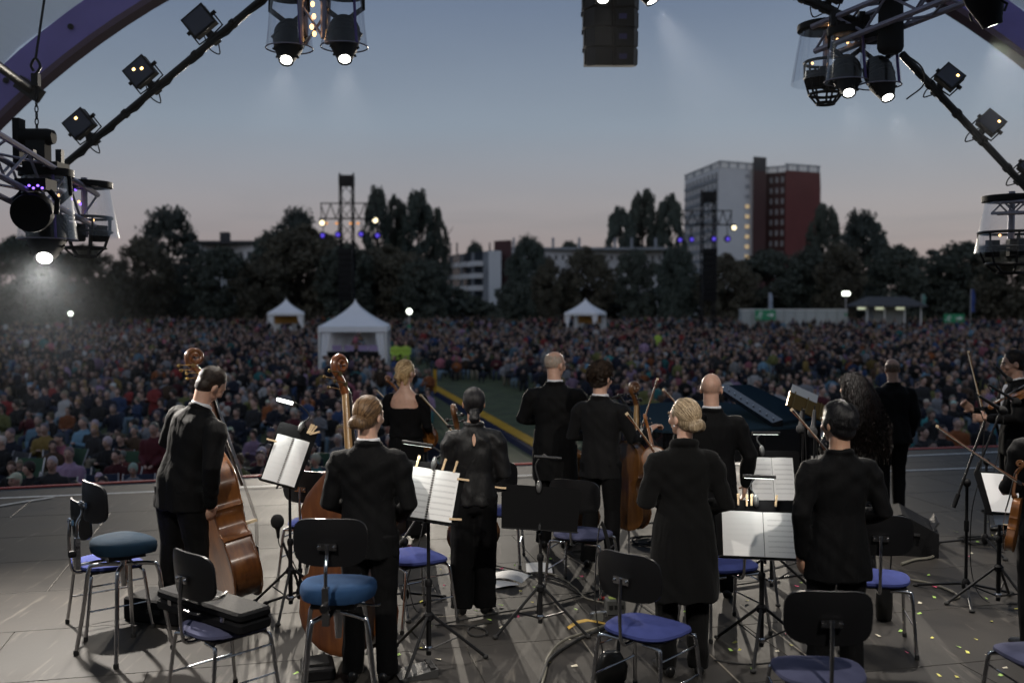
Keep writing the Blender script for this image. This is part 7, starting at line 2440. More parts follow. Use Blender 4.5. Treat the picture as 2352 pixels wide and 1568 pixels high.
# instrument case on the chair
ck = seat_pos(505, 1418, 0.50)
cs = empty('instrument_case', (ck.x - 0.05, ck.y + 0.03, STAGE + 0.495), R(-38), 'oblong black instrument case lying on a chair', 'case')
CASEM = mat('case_black', (0.009, 0.009, 0.010), 0.7, spec=0.10, bump=0.3, bscale=200)
def rbox(sx, sy, sz, z0, bev):
    q = MB()
    rg = []
    for z_, k in ((z0, bev), (z0 + bev, 0), (z0 + sz - bev, 0), (z0 + sz, bev)):
        ring = []
        for (cx, cy, a0) in ((1, 1, 0), (-1, 1, 90), (-1, -1, 180), (1, -1, 270)):
            for i in range(4):
                a = R(a0 + 30 * i)
                rr = bev * 2
                ring.append(Vector((cx * (sx / 2 - rr) + (rr - k) * math.cos(a), cy * (sy / 2 - rr) + (rr - k) * math.sin(a), z_)))
        rg.append(ring)
    return q.rings(rg)
rbox(0.80, 0.22, 0.06, 0, 0.012).build('case_bottom', CASEM, cs, ang=30)
rbox(0.80, 0.22, 0.055, 0.063, 0.014).build('case_lid', CASEM, cs, ang=30)
for x in (-0.25, 0.25):
    MB().box((x, -0.113, 0.062), (0.035, 0.008, 0.03)).build('latch', CHROME, cs, smooth=False)
MB().tube(curve([(-0.07, -0.113, 0.06), (-0.06, -0.14, 0.06), (0.06, -0.14, 0.06), (0.07, -0.113, 0.06)]), 0.007, 8).build('handle', LEATH, cs)
MB().tube(curve([(-0.1, -0.11, 0.12), (-0.02, -0.12, 0.125), (0.05, 0.0, 0.128), (-0.02, 0.11, 0.12)]), (0.012, 0.004), 8).build('strap', LEATH, cs)
bx_ = FL(385, 1420)
bc = empty('equipment_box', (bx_.x, bx_.y, STAGE + 0.004), R(-20), 'low black box on the floor behind the case chair', 'box')
rbox(0.55, 0.30, 0.17, 0, 0.014).build('shell', CASEM, bc, ang=30)
MB().box((0, -0.153, 0.09), (0.12, 0.01, 0.03)).build('handle', RUBBER, bc, smooth=False)

# pedal box and ramp plate under the front left stool
p = FL(730, 1548)
pb = empty('pedal_box', (p.x, p.y, STAGE + 0.004), R(15), 'small black pedal box under the royal blue stool', 'box')
rbox(0.20, 0.26, 0.07, 0, 0.01).build('shell', CASEM, pb, ang=30)
MB().box((0, 0.02, 0.078), (0.13, 0.16, 0.012)).build('tread', RUBBER, pb, smooth=False)
p = FL(955, 1550)
rp_ = empty('foot_wedge', (p.x, p.y, STAGE + 0.004), R(20), 'flat grey wedge plate on the floor by the middle stand', 'wedge')
MB().prism([(-0.12, 0), (0.12, 0), (0.12, 0.05), (-0.12, 0.015)], -0.09, 0.09, Matrix(((1, 0, 0, 0), (0, 0, 1, 0), (0, 1, 0, 0), (0, 0, 0, 1)))).build('plate', mat('wedge_grey', (0.045, 0.045, 0.045), 0.6, bump=0.4, bscale=200), rp_, smooth=False)
MB().box((0.09, 0, 0.056), (0.03, 0.16, 0.008)).build('stop', RUBBER, rp_, smooth=False)

# loose paper on the floor
def floor_page(px, py, w, h, rz, label, m, curl=0.01):
    p = FL(px, py)
    o = empty('paper_sheet', (p.x, p.y, STAGE + 0.007), R(rz), label, 'paper')
    page('page', o, Matrix.Translation((0, 0, 0.006)) @ Matrix.Rotation(R(-90), 4, 'X'), w, h, m, curl)
floor_page(1238, 1308, 0.22, 0.30, 0, 'blank white sheet on the floor beside the empty stand', PAPER, 0.012)
floor_page(1168, 1330, 0.30, 0.24, -18, 'printed booklet lying open on the floor by the ponytail woman', SHEETS[1], 0.03)
floor_page(1150, 1340, 0.21, 0.28, 25, 'sheet half under the open booklet on the floor', PAPER, 0.006)

# bag and straps
p = FL(2030, 1425)
bg_ = empty('hand_bag', (p.x, p.y, STAGE + 0.004), R(10), 'small black bag hanging beside the right chair', 'bag')
MB().loft([((0, 0, 0.02), 0.055, 0.04), ((0, 0, 0.12), 0.06, 0.042), ((0, 0, 0.26), 0.055, 0.035)], 16, pw=3).build('pouch', LEATH, bg_)
MB().tube(curve([(0.03, 0, 0.27), (0.05, 0.0, 0.5), (0.0, 0.0, 0.82), (-0.03, 0, 0.5), (-0.03, 0, 0.27)]), 0.006, 6).build('strap', LEATH, bg_)
p = FL(1395, 1568)
sb_ = empty('shoulder_bag', (p.x + 0.02, p.y, STAGE + 0.004), R(20), 'black shoulder bag hanging by its strap from the centre chair', 'bag')
MB().loft([((0, 0, 0.02), 0.10, 0.05), ((0, 0, 0.10), 0.11, 0.055), ((0, 0, 0.17), 0.07, 0.035)], 16, pw=2.6).build('pouch', LEATH, sb_)
MB().tube(curve([(0.06, 0.02, 0.17), (0.10, 0.10, 0.45), (0.02, 0.18, 0.93), (-0.06, 0.10, 0.5), (-0.05, 0.0, 0.17)]), (0.013, 0.004), 8).build('strap', LEATH, sb_)

# small gear left on the floor by the centre chair
p = FL(1348, 1440)
yt = empty('yellow_strap', (p.x, p.y, STAGE + 0.006), R(15), 'strip of yellow fabric curled on the floor', 'strap')
MB().rings([[Vector((x, -0.025, z_)), Vector((x, 0.025, z_)), Vector((x, 0.025, z_ + 0.003)), Vector((x, -0.025, z_ + 0.003))] for x, z_ in ((-0.14, 0.0), (-0.08, 0.035), (0.0, 0.045), (0.08, 0.025), (0.15, 0.004), (0.20, 0.002))]).build('cloth', mat('yellow_cloth', (0.55, 0.34, 0.06), 0.8), yt)
p = FL(1372, 1425)
cg = empty('grey_clamp', (p.x, p.y, STAGE + 0.004), 0.4, 'small grey metal clamp on the floor behind the yellow strip', 'clamp')
MB().box((0, 0, 0.03), (0.07, 0.05, 0.06)).build('block', mat('clamp_grey', (0.25, 0.25, 0.23), 0.5), cg, smooth=False)
MB().tube([(-0.06, 0, 0.05), (0.07, 0, 0.05)], 0.013, 10).build('screw', ALU, cg)
p = FL(1412, 1408)
tb = empty('stage_box', (p.x, p.y, STAGE + 0.004), 0.1, 'small grey stage box with green labels by the centre chair', 'box')
rbox(0.14, 0.12, 0.11, 0, 0.006).build('shell', mat('box_grey', (0.09, 0.09, 0.085), 0.6), tb, ang=30)
for k in range(3):
    MB().box((-0.04 + 0.04 * k, -0.062, 0.06), (0.028, 0.006, 0.03)).build('socket', RUBBER, tb, smooth=False)
MB().box((0, 0, 0.113), (0.09, 0.05, 0.004)).build('tape_label', mat('label_green', (0.45, 0.55, 0.12), 0.6), tb, smooth=False)
p = FL(1400, 1382)
rc = empty('red_coil', (p.x, p.y, STAGE + 0.006), 0.0, 'short red cable end lying behind the grey stage box', 'cable')
MB().tube(curve([(-0.08, 0, 0.01), (-0.02, 0.03, 0.02), (0.06, 0.0, 0.015), (0.08, -0.04, 0.01), (-0.03, -0.03, 0.012)]), 0.012, 8).build('sheath', mat('red_cable', (0.45, 0.03, 0.02), 0.5), rc)

# cables across the floor
CABLEG = mat('cable_grey', (0.16, 0.15, 0.12), 0.6)
def cable(pix, r, m, label, jit=0.0):
    pts = [FL(x, y) + Vector((0, 0, r + 0.008)) for x, y in pix]
    o = MB().tube(curve(pts, 8), r, 6).build('floor_cable', m, None)
    return tag(o, label, 'cable', 'cables on the stage floor')
cable([(1210, 1640), (1245, 1560), (1262, 1520), (1300, 1490), (1345, 1465), (1395, 1445)], 0.011, RUBBER, 'thick black cable running from the front edge to the stage box')
cable([(1225, 1640), (1252, 1550), (1258, 1515), (1290, 1478), (1340, 1458), (1392, 1440)], 0.009, CABLEG, 'pale grey cable beside the thick black one')
cable([(1130, 1300), (1210, 1318), (1290, 1340), (1340, 1372), (1390, 1385), (1420, 1380)], 0.006, RUBBER, 'thin black cable curving past the blank sheet')
cable([(1180, 1318), (1270, 1322), (1320, 1352), (1345, 1376), (1400, 1390)], 0.006, CABLEG, 'thin grey cable curving past the blank sheet')
cable([(1000, 1440), (1120, 1415), (1230, 1396), (1330, 1372), (1400, 1352), (1460, 1340)], 0.006, RUBBER, 'black cable passing behind the empty stand')
cable([(1020, 1440), (1070, 1440), (1110, 1448), (1118, 1460), (1090, 1464), (1075, 1454), (1085, 1442), (1130, 1432)], 0.006, RUBBER, 'black cable looped on the floor right of the middle stand')
cable([(2060, 1330), (2140, 1345), (2200, 1370), (2190, 1380)], 0.010, CABLEG, 'grey cable running to the boom stand foot')
cable([(2070, 1300), (2100, 1290), (2140, 1284), (2148, 1270), (2130, 1262), (2110, 1258)], 0.012, CABLEG, 'thick grey cable curling out of the wedge monitor')
cable([(1640, 1520), (1720, 1530), (1800, 1525), (1870, 1545), (1950, 1535)], 0.006, RUBBER, 'black cable running under the wide stand')
cable([(1560, 1335), (1620, 1350), (1700, 1345), (1790, 1330)], 0.006, RUBBER, 'black cable between the cello and the piano')
def coil(px, py, r, n, m, label):
    c = FL(px, py)
    pts = []
    for i in range(n * 16):
        a = 2 * PI * i / 16
        rr = r * (0.85 + 0.15 * math.sin(i * 0.7))
        pts.append(c + Vector((rr * math.cos(a) + 0.01 * math.sin(i), rr * 0.9 * math.sin(a), 0.010 + 0.004 * (i / 16))))
    tag(MB().tube(pts, 0.006, 6).build('cable_coil', m), label, 'cable', 'cables on the stage floor')
coil(1495, 1245, 0.22, 5, RUBBER, 'coil of black cable under the cello')
coil(2250, 1245, 0.20, 5, RUBBER, 'coil of black cable at the far boom stand')
coil(1340, 1275, 0.14, 4, RUBBER, 'small tangle of cable by the shoes of the tailcoat man')

# confetti
rg = random.Random(4)
cols = [mat('confetti_green', (0.35, 0.55, 0.12), 0.6), mat('confetti_pink', (0.75, 0.12, 0.22), 0.6), mat('confetti_yellow', (0.65, 0.60, 0.12), 0.6), mat('confetti_cream', (0.6, 0.55, 0.42), 0.6)]
q = MB()
for i in range(170):
    px, py = rg.uniform(650, 2340), rg.uniform(1170, 1567)
    if px < 1100 and rg.random() < 0.5: continue
    p = FL(px, py)
    a = rg.uniform(0, PI); w, l_ = rg.uniform(0.006, 0.013), rg.uniform(0.010, 0.022)
    z_ = 0.009 + rg.uniform(0, 0.004)
    c, s = math.cos(a), math.sin(a)
    q.add([p + Vector((c * u - s * v, s * u + c * v, z_ + (0.006 if k == 2 else 0))) for k, (u, v) in enumerate(((-l_, -w), (l_, -w), (l_, w), (-l_, w)))], [(0, 1, 2, 3)], rg.choice([0, 0, 1, 2, 2, 3, 3]))
tag(q.build('confetti', cols, None, smooth=False), 'scraps of coloured confetti scattered over the stage floor', None, None, 'stuff')
# ================================================================== the audience
CLOTHO = mat('crowd_cloth', (0.1, 0.1, 0.1), 0.9, objcol=True, bump=0.5, bscale=14)
HAIRO = mat('crowd_hair', (0.05, 0.04, 0.03), 0.7, objcol=True, bump=0.4, bscale=60)
EYED = mat('crowd_features', (0.035, 0.02, 0.018), 0.6)
def crowd_template(**k):
    parts, info = fig(simple=True, **k)
    out = {}
    s = info['s']
    for nm_, b_ in parts.items():
        if nm_.startswith('shoe'): continue
        nm2 = 'jacket' if nm_ in ('jacket', 'blouse', 'dress') else nm_
        vx = {'body': 0.013, 'hair': 0.014}.get(nm2, 0.019)
        out[nm2] = remesh(b_, vx, 2, nm2, {'body': SKINO, 'hair': HAIRO}.get(nm2, CLOTHO), fold_fn(0.010, k.get('h', 1.7) * 9) if nm2 == 'jacket' else None)
    hp = info['hp']
    q = MB()
    for sx in (-1, 1):
        q.ell(hp((sx * 0.031, 0.086, 0.010)), (0.016, 0.010, 0.008), info['HR'], 8, 6)
    q.ell(hp((0, 0.092, -0.060)), (0.022, 0.008, 0.007), info['HR'], 8, 6)
    out['features'] = q.mesh('face_features', EYED)
    return out
clap = dict(armL=((-0.22, 0.10, 1.12), (-0.035, 0.28, 1.20)), armR=((0.22, 0.10, 1.12), (0.035, 0.28, 1.20)))
lap = dict(armL=((-0.22, 0.04, 1.12), (-0.08, 0.24, 1.00)), armR=((0.22, 0.04, 1.12), (0.08, 0.24, 1.00)))
phone = dict(armL=((-0.22, 0.08, 1.12), (-0.07, 0.26, 1.02)), armR=((0.22, 0.14, 1.20), (0.08, 0.27, 1.42)))
TEMPL = {
 ('sit', 'clap', 'short'): crowd_template(h=1.74, sit=True, hair='short', top='coat', hem=0.86, **clap),
 ('sit', 'clap', 'bob'): crowd_template(h=1.66, fem=True, sit=True, hair='bob', top='coat', hem=0.86, stout=1.08, **clap),
 ('sit', 'lap', 'short'): crowd_template(h=1.76, sit=True, hair='short', top='coat', hem=0.86, stout=1.12, lean=(-0.08, 0), **lap),
 ('sit', 'lap', 'long'): crowd_template(h=1.66, fem=True, sit=True, hair='long', top='coat', hem=0.86, head=(0.25, 0, 0), **lap),
 ('sit', 'lap', 'cap'): crowd_template(h=1.72, sit=True, hair='cap', top='coat', hem=0.86, stout=1.1, head=(-0.2, 0, 0), **lap),
 ('sit', 'phone', 'long'): crowd_template(h=1.68, fem=True, sit=True, hair='long', top='coat', hem=0.86, **phone),
 ('stand', 'clap', 'bob'): crowd_template(h=1.68, fem=True, hair='bob', top='coat', hem=0.74, stout=1.08, **clap),
 ('stand', 'lap', 'short'): crowd_template(h=1.78, hair='short', top='coat', hem=0.78, stout=1.08, **lap),
}
PAL = [('black', (0.008, 0.008, 0.010), 34), ('navy', (0.010, 0.015, 0.034), 26), ('dark grey', (0.028, 0.028, 0.031), 16), ('maroon', (0.10, 0.015, 0.022), 7), ('red', (0.30, 0.035, 0.035), 5),
       ('blue', (0.035, 0.075, 0.19), 6), ('teal', (0.05, 0.26, 0.27), 4), ('light grey', (0.34, 0.35, 0.38), 9), ('lilac', (0.36, 0.25, 0.38), 5), ('orange', (0.32, 0.10, 0.03), 2), ('olive', (0.20, 0.21, 0.07), 3),
       ('white', (0.62, 0.62, 0.62), 4), ('pink', (0.50, 0.17, 0.22), 3), ('sky blue', (0.17, 0.32, 0.45), 4), ('mustard', (0.26, 0.18, 0.05), 2), ('brown', (0.10, 0.06, 0.035), 5)]
HPAL = [('grey', (0.14, 0.135, 0.13), 22), ('white', (0.36, 0.35, 0.34), 6), ('dark', (0.02, 0.014, 0.011), 26), ('brown', (0.075, 0.042, 0.024), 22), ('blond', (0.33, 0.22, 0.10), 12)]
TPAL = [(0.016, 0.02, 0.035), (0.012, 0.012, 0.013), (0.05, 0.065, 0.11), (0.22, 0.19, 0.14), (0.17, 0.24, 0.30)]
cr_ = random.Random(23)
def pick(p):
    return cr_.choices(p, [q[2] for q in p])[0]
def strip_x(y):
    return 0.39 - (y - 26.3) * 0.2333
def blocked(x, y):
    s_ = strip_x(y)
    if y < 47 and min(s_ - 0.7, -0.083 * y) < x < s_ + 3.9 - max(0, y - 36) * 0.08: return True
    if 47 <= y < 62 and s_ - 0.8 < x < s_ + 1.4: return True
    if 48.5 < y < 57 and W(720, 690, 53).x < x < W(945, 690, 53).x: return True
    for (tx, ty) in ((657, 112), (1345, 114)):
        if abs(x - W(tx, 690, ty).x) < 2.6 and abs(y - ty) < 3: return True
    if 40 < y < 46 and 10 < x < 15: return True
    return False
PLACES = []
PLACES.extend([  # people one can single out: picture x, distance, pose, arms, hair, top, hair colour
 (352, 27.0, 'stand', 'clap', 'bob', 'red', 'dark'), (312, 26.4, 'stand', 'clap', 'bob', 'blue', 'grey'), (545, 16.9, 'sit', 'clap', 'bob', 'olive', 'brown'),
 (722, 17.0, 'sit', 'clap', 'bob', 'teal', 'white'), (300, 16.3, 'sit', 'clap', 'bob', 'light grey', 'white'), (594, 17.1, 'sit', 'lap', 'short', 'black', 'brown'),
 (220, 16.3, 'sit', 'lap', 'cap', 'navy', 'grey'), (110, 16.0, 'sit', 'lap', 'short', 'dark grey', 'white'), (150, 16.9, 'sit', 'lap', 'short', 'lilac', 'grey'),
 (262, 17.5, 'sit', 'clap', 'short', 'maroon', 'dark'), (60, 15.9, 'sit', 'clap', 'bob', 'black', 'dark'), (20, 16.5, 'sit', 'lap', 'long', 'black', 'brown'),
 (2150, 18.6, 'sit', 'lap', 'short', 'lilac', 'dark'), (2205, 21.5, 'sit', 'lap', 'short', 'orange', 'grey'), (80, 22.0, 'sit', 'lap', 'short', 'sky blue', 'grey'),
])
PC = {n_: c_ for n_, c_, _ in PAL}
HC = {n_: c_ for n_, c_, _ in HPAL}
pos = []
for i, (px, d, *rest) in enumerate(PLACES):
    pos.append((W(px, 690, d).x, d, rest))
grid = []
y = 14.6
row = 0
while y < 150:
    dens = 0.93 if y < 62 else (0.74 if y < 95 else 0.26)
    xx = -0.66 * y - 3 + (0.5 if row % 2 else 0)
    while xx < 0.66 * y + 3:
        x_ = xx + cr_.uniform(-0.34, 0.34)
        y_ = y + cr_.uniform(-0.45, 0.45)
        xx += (0.74 if y < 30 else 0.66)
        if cr_.random() > dens * (0.52 + 0.5 * math.sin(x_ * 0.33 + 1.7 * math.sin(y_ * 0.21) + 0.9 * math.sin(x_ * 0.9 + y_ * 0.6)) ** 2 + 0.08): continue
        if y_ < edge_y(x_) + 2.0 or blocked(x_, y_): continue
        if any(abs(x_ - p[0]) < 0.62 and abs(y_ - p[1]) < 0.75 for p in pos[:len(PLACES)]): continue
        grid.append((x_, y_, None))
    y += (1.02 if y < 30 else 0.94)
    row += 1
infr = [g_ for g_ in grid if abs(g_[0]) < 0.525 * g_[1]]
infr.sort(key=lambda g_: g_[1])
near = pos + infr[:300 - len(pos)]
ycut = near[-1][1]
far = [g_ for g_ in grid if g_[1] > ycut or (abs(g_[0]) >= 0.525 * g_[1] and g_[1] > 0)]
LAND = [(0, 420, 'left of the bassist'), (420, 640, 'behind the bassist'), (640, 860, 'behind the bass stand'), (860, 1010, 'behind the blonde woman'), (1010, 1230, 'by the grass aisle'),
        (1230, 1420, 'behind the tailcoat man'), (1420, 1680, 'behind the cellist'), (1680, 1920, 'beyond the piano'), (1920, 2110, 'behind the thin-haired man'), (2110, 2360, 'by the right edge player')]
labels = {}
CH = []
def camp_chair():
    o = empty('camp_chair', (0, 0, 0), 0, 'x', 'chair', 'folding chairs of the front rows')
    fm = mat('camp_fabric', (0.03, 0.035, 0.05), 0.9, objcol=True)
    MB().rings([[Vector((-0.25, y_, 0.40 - dz_)), Vector((0.25, y_, 0.40 - dz_)), Vector((0.25, y_, 0.425 - dz_)), Vector((-0.25, y_, 0.425 - dz_))] for y_, dz_ in ((-0.2, 0.04), (0.0, 0.055), (0.24, 0.0))]).build('seat', fm, o, smooth=False)
    MB().rings([[Vector((-0.25, -0.22 - 0.2 * k_, 0.42 + 0.45 * k_)), Vector((0.25, -0.22 - 0.2 * k_, 0.42 + 0.45 * k_)), Vector((0.25, -0.245 - 0.2 * k_, 0.42 + 0.45 * k_)), Vector((-0.25, -0.245 - 0.2 * k_, 0.42 + 0.45 * k_))] for k_ in (0, 0.5, 1)]).build('backrest', fm, o, smooth=False)
    for sx in (-0.26, 0.26):
        MB().tube([(sx, 0.25, 0.42), (sx, -0.28, 0.0)], 0.011, 6).build('leg', ALU, o)
        MB().tube([(sx, 0.22, 0.0), (sx, -0.22, 0.42), (sx, -0.43, 0.88)], 0.011, 6).build('leg', ALU, o)
    return o
cproto = None
recs = []
for (x_, y_, rest) in near:
    if rest:
        pose, arm, hr_, tn, hn = rest
    else:
        pose = 'stand' if cr_.random() < 0.07 else 'sit'
        key = cr_.choice([k_ for k_ in TEMPL if k_[0] == pose])
        pose, arm, hr_ = key
        tn = pick(PAL)[0]; hn = pick(HPAL)[0]
    key = (pose, arm, hr_)
    if key not in TEMPL:
        key = [k_ for k_ in TEMPL if k_[0] == pose][0]
    pxx = 1176 + x_ / y_ * F
    land = next((l_ for a_, b_, l_ in LAND if a_ <= pxx < b_), 'near the picture edge')
    depth = 'front row' if y_ < 17.3 else ('second row' if y_ < 18.6 else ('third row' if y_ < 20 else 'back rows'))
    recs.append([x_, y_, key, tn, hn, land, depth, pxx])
desc = {'clap': 'clapping', 'lap': 'hands in lap', 'phone': 'raising a phone'}
base = {}
for r_ in recs:
    hs_ = {'cap': 'in a cap', 'long': r_[4] + '-haired long', 'bob': r_[4] + '-haired bob', 'short': r_[4] + '-haired'}[r_[2][2]]
    r_.append(f"{'standing' if r_[2][0] == 'stand' else 'seated'} spectator in {r_[3]}, {hs_}, {r_[6]} {r_[5]}")
    base.setdefault(r_[-1], []).append(r_)
ORD = ['leftmost', 'second-from-left', 'third-from-left', 'fourth-from-left', 'fifth-from-left', 'sixth-from-left', 'seventh-from-left', 'eighth-from-left', 'ninth-from-left', 'tenth-from-left', 'eleventh-from-left', 'twelfth-from-left']
for k_, lst in base.items():
    if len(lst) > 1:
        lst.sort(key=lambda q_: q_[7])
        for i, r_ in enumerate(lst):
            r_[8] = r_[8].replace('spectator', 'spectator,', 1).replace('spectator, in', ORD[min(i, 11)] + ' spectator in', 1)
for (x_, y_, key, tn, hn, land, depth, pxx, lab) in recs:
    T_ = TEMPL[key]
    rz = PI + math.atan2(-x_, y_) * -0.5 + cr_.uniform(-0.5, 0.5)
    kz = cr_.uniform(0.94, 1.06) if cr_.random() < 0.85 else cr_.uniform(0.74, 0.92)
    o = mobj('person', T_['body'])
    o.location = (x_, y_, 0.0 if key[0] == 'stand' else 0.02)
    o.rotation_euler = (0, 0, rz)
    kz *= 0.94
    o.scale = (kz, kz, kz)
    v = cr_.uniform(0.75, 1.15)
    o.color = (0.48 * v, 0.315 * v, 0.25 * v, 1)
    tag(o, lab, 'person', 'spectators in the audience')
    jc, hc_ = PC[tn], HC[hn]
    vj = cr_.uniform(0.45, 0.9)
    for nm_ in T_:
        if nm_ == 'body': continue
        c = mobj(nm_ if nm_ != 'features' else 'face_features', T_[nm_], o)
        if nm_ == 'features': c['kind'] = 'stuff'
        if nm_ == 'jacket': c.color = (*[min(0.9, q_ * vj) for q_ in jc], 1)
        elif nm_ == 'hair': c.color = (*[q_ * cr_.uniform(0.8, 1.2) for q_ in (hc_ if key[2] != 'cap' else cr_.choice([(0.5, 0.5, 0.48), (0.03, 0.04, 0.08), (0.2, 0.17, 0.12)]))], 1)
        elif nm_ == 'trousers': c.color = (*cr_.choice(TPAL), 1)
    if key[0] == 'sit' and y_ < 19.5:
        if cproto is None:
            cproto = camp_chair(); ch_ = cproto
        else:
            ch_ = copy_tree(cproto)
        ch_.location = (x_, y_, 0.0)
        ch_.rotation_euler = (0, 0, rz)
        CH.append((ch_, depth, land, pxx))
        cc_ = cr_.choice([(0.02, 0.03, 0.06, 1), (0.05, 0.05, 0.055, 1), (0.03, 0.07, 0.04, 1), (0.10, 0.02, 0.02, 1)])
        for q_ in ch_.children: q_.color = cc_

gch = {}
for c_ in CH: gch.setdefault((c_[1], c_[2]), []).append(c_)
for (dp_, ld_), lst in gch.items():
    lst.sort(key=lambda q_: q_[3])
    for i, c_ in enumerate(lst):
        c_[0]['label'] = f"{ORD[min(i, 11)]} folding chair of the {dp_} {ld_}"
# security people in bright vests beside the mixing tent
for i, (px, d, lab) in enumerate(((908, 50.5, 'left steward in a bright yellow vest beside the large tent'), (931, 50.5, 'right steward in a bright yellow vest beside the large tent'), (1512, 66, 'steward in a bright yellow vest far in the right crowd'))):
    T_ = TEMPL[('stand', 'lap', 'short')]
    o = mobj('person', T_['body']); o.location = (W(px, 690, d).x, d, 0); o.rotation_euler = (0, 0, PI + 0.2 * i)
    o.color = (0.46, 0.275, 0.2, 1)
    tag(o, lab, 'person', 'stewards in bright vests')
    for nm_, cc_ in (('jacket', (0.38, 0.55, 0.08, 1)), ('trousers', (0.012, 0.012, 0.014, 1)), ('hair', (0.04, 0.03, 0.02, 1))):
        c = mobj(nm_, T_[nm_], o); c.color = cc_

# everyone further back, and those beside the frame, as one mass
def lod(seated, arms, hairlong, nseg=6):
    q = MB()
    z0 = 0.44 if seated else 0.90
    q.loft([((0, 0, z0), 0.17, 0.13), ((0, 0, z0 + 0.25), 0.165, 0.125), ((0, 0, z0 + 0.46), 0.20, 0.11), ((0, 0, z0 + 0.54), 0.09, 0.07)], nseg, 2, rnd=False)
    q.ell((0, 0.02, z0 + 0.69), (0.070, 0.086, 0.105), None, nseg, 5, 0)
    q.ell((0, -0.036, z0 + 0.722), (0.076, 0.086, 0.087), None, nseg, 5, 1)
    if hairlong: q.ell((0, -0.06, z0 + 0.62), (0.09, 0.05, 0.13), None, nseg, 4, 1)
    for sx in (-1, 1):
        if arms: q.tube([(sx * 0.19, 0, z0 + 0.44), (sx * 0.24, 0.08, z0 + 0.20), (sx * 0.04, 0.27, z0 + 0.28)], [0.06, 0.05, 0.04], 4, 2)
        else: q.tube([(sx * 0.19, 0, z0 + 0.44), (sx * 0.25, 0.0, z0 + 0.18), (sx * 0.10, 0.22, z0 + 0.06)], [0.06, 0.05, 0.04], 4, 2)
        if arms: q.ell((sx * 0.035, 0.30, z0 + 0.30), (0.04, 0.04, 0.07), None, 5, 4, 0)
        if seated: q.tube([(sx * 0.09, 0, z0), (sx * 0.12, 0.42, z0 + 0.02), (sx * 0.12, 0.44, 0.02)], [0.09, 0.075, 0.05], 4, 3)
        else: q.tube([(sx * 0.09, 0, z0 + 0.04), (sx * 0.10, 0.02, 0.45), (sx * 0.11, 0, 0.0)], [0.09, 0.07, 0.06], 4, 3)
    V = np.array(q.v, dtype=np.float32)
    part = np.zeros(len(V), dtype=np.int32)
    for f, m_ in zip(q.f, q.m):
        for i in f: part[i] = m_
    tot = np.array([len(f) for f in q.f], dtype=np.int32)
    idx = np.array([i for f in q.f for i in f], dtype=np.int32)
    return V, part, tot, idx
LODS = [lod(True, True, False), lod(True, False, True), lod(True, False, False), lod(True, True, True), lod(False, False, False), lod(False, True, True)]
nr = np.random.default_rng(5)
Vs, Cs, Ts, Is = [], [], [], []
off_n = 0
pal_c = np.array([c for _, c, _ in PAL]); pal_w = np.array([w for *_, w in PAL], float); pal_w /= pal_w.sum()
hp_c = np.array([c for _, c, _ in HPAL]); hp_w = np.array([w for *_, w in HPAL], float); hp_w /= hp_w.sum()
tp_c = np.array(TPAL)
for (x_, y_, _) in far:
    li = int(nr.integers(0, 4)) if nr.random() > (0.07 if y_ < 100 else 0.35) else int(nr.integers(4, 6))
    V, part, tot, idx = LODS[li]
    a = PI + nr.normal() * 0.55 + 0.5 * math.atan2(x_, y_)
    k_ = nr.choice([nr.uniform(0.86, 1.02), nr.uniform(0.66, 0.86)], p=[0.8, 0.2])
    c, s = math.cos(a), math.sin(a)
    P = np.empty_like(V)
    P[:, 0] = (V[:, 0] * c - V[:, 1] * s) * k_ + x_
    P[:, 1] = (V[:, 0] * s + V[:, 1] * c) * k_ + y_
    P[:, 2] = V[:, 2] * k_
    tab = np.stack([np.array((0.38, 0.25, 0.20)) * nr.uniform(0.3, 1.15), hp_c[nr.choice(len(hp_c), p=hp_w)], np.clip(pal_c[nr.choice(len(pal_c), p=pal_w)] * nr.uniform(0.3, 0.85), 0, 0.9), tp_c[nr.integers(len(tp_c))]])
    C4 = np.ones((len(V), 4), dtype=np.float32)
    C4[:, :3] = tab[part]
    Vs.append(P); Cs.append(C4); Ts.append(tot); Is.append(idx + off_n)
    off_n += len(V)
V = np.concatenate(Vs); C4 = np.concatenate(Cs); tot = np.concatenate(Ts); idx = np.concatenate(Is)
me = bpy.data.meshes.new('crowd')
me.vertices.add(len(V)); me.vertices.foreach_set('co', V.ravel())
me.loops.add(len(idx)); me.loops.foreach_set('vertex_index', idx)
me.polygons.add(len(tot)); me.polygons.foreach_set('loop_start', np.concatenate([[0], np.cumsum(tot)[:-1]]).astype(np.int32))
me.polygons.foreach_set('loop_total', tot)
ca_ = me.color_attributes.new('Col', 'FLOAT_COLOR', 'POINT')
ca_.data.foreach_set('color', C4.ravel())
me.polygons.foreach_set('use_smooth', np.ones(len(tot), dtype=bool))
me.materials.append(mat('crowd_mass', (0.1, 0.1, 0.1), 0.9, attr='Col'))
me.update(calc_edges=True)
me.validate()
tag(mobj('crowd', me), 'dense far crowd of seated spectators filling the lawn', None, None, 'stuff')
# ================================================================== theatrical smoke hanging in the lamp beams over the stage front
SM = bpy.data.materials.new('stage_smoke'); SM.use_nodes = True
t = SM.node_tree
for nn_ in list(t.nodes):
    if nn_.type == 'BSDF_PRINCIPLED': t.nodes.remove(nn_)
pvn = t.nodes.new('ShaderNodeVolumePrincipled')
pvn.inputs['Color'].default_value = (0.92, 0.95, 1.0, 1)
pvn.inputs['Density'].default_value = SMOKE
pvn.inputs['Anisotropy'].default_value = -0.15
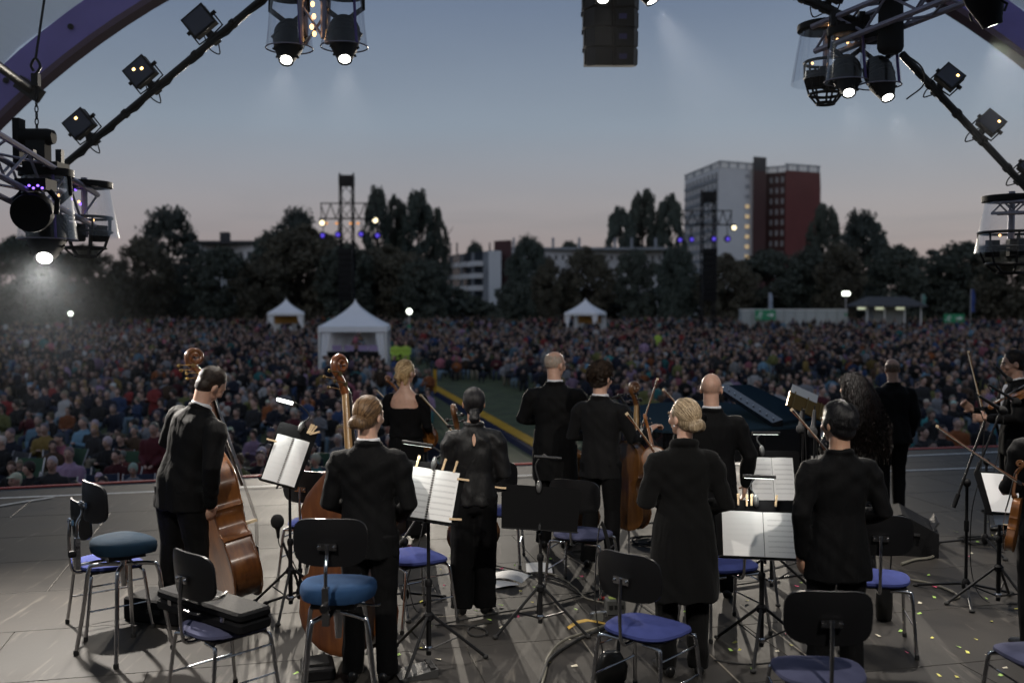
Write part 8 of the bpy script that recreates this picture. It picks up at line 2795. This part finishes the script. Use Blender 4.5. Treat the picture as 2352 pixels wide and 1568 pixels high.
# the smoke thins out towards its lower side
tcs = t.nodes.new('ShaderNodeTexCoord'); sps = t.nodes.new('ShaderNodeSeparateXYZ'); mrs = t.nodes.new('ShaderNodeMapRange')
mrs.interpolation_type = 'SMOOTHSTEP'
mrs.inputs['From Min'].default_value = STAGE + 2.95; mrs.inputs['From Max'].default_value = STAGE + 4.4; mrs.inputs['To Max'].default_value = SMOKE
t.links.new(tcs.outputs['Object'], sps.inputs[0]); t.links.new(sps.outputs['Z'], mrs.inputs['Value']); t.links.new(mrs.outputs[0], pvn.inputs['Density'])
t.links.new(pvn.outputs[0], t.nodes['Material Output'].inputs['Volume'])
sm = MB().box((0.3, 9.2, STAGE + 4.75), (15.0, 4.2, 3.7)).build('smoke', SM, None, smooth=False)
tag(sm, 'thin theatrical smoke drifting in the lamp beams', None, None, 'stuff')

# a wisp round the glaring lamp: thickest at the lamp, thinning out with distance
SW = bpy.data.materials.new('smoke_wisp'); SW.use_nodes = True
t = SW.node_tree
for nn_ in list(t.nodes):
    if nn_.type == 'BSDF_PRINCIPLED': t.nodes.remove(nn_)
pv2 = t.nodes.new('ShaderNodeVolumePrincipled'); pv2.inputs['Color'].default_value = (0.85, 0.92, 1.0, 1); pv2.inputs['Anisotropy'].default_value = 0.2
tcn = t.nodes.new('ShaderNodeTexCoord'); mp = t.nodes.new('ShaderNodeMapping'); mp.inputs['Scale'].default_value = (0.55, 0.75, 0.62)
gr = t.nodes.new('ShaderNodeTexGradient'); gr.gradient_type = 'SPHERICAL'
mm = t.nodes.new('ShaderNodeMath'); mm.operation = 'POWER'; mm.inputs[1].default_value = 1.6
m3 = t.nodes.new('ShaderNodeMath'); m3.operation = 'MULTIPLY'; m3.inputs[1].default_value = SMOKE * 0.45
t.links.new(tcn.outputs['Object'], mp.inputs[0]); t.links.new(mp.outputs[0], gr.inputs[0]); t.links.new(gr.outputs['Fac'], mm.inputs[0]); t.links.new(mm.outputs[0], m3.inputs[0]); t.links.new(m3.outputs[0], pv2.inputs['Density'])
t.links.new(pv2.outputs[0], t.nodes['Material Output'].inputs['Volume'])
s2 = MB().box((0, 0, 0), (3.7, 2.6, 3.3)).build('smoke', SW, None, smooth=False)
s2.location = W(115, 640, 8.3)
tag(s2, 'wisp of smoke glowing round the glaring left lamp', None, None, 'stuff')
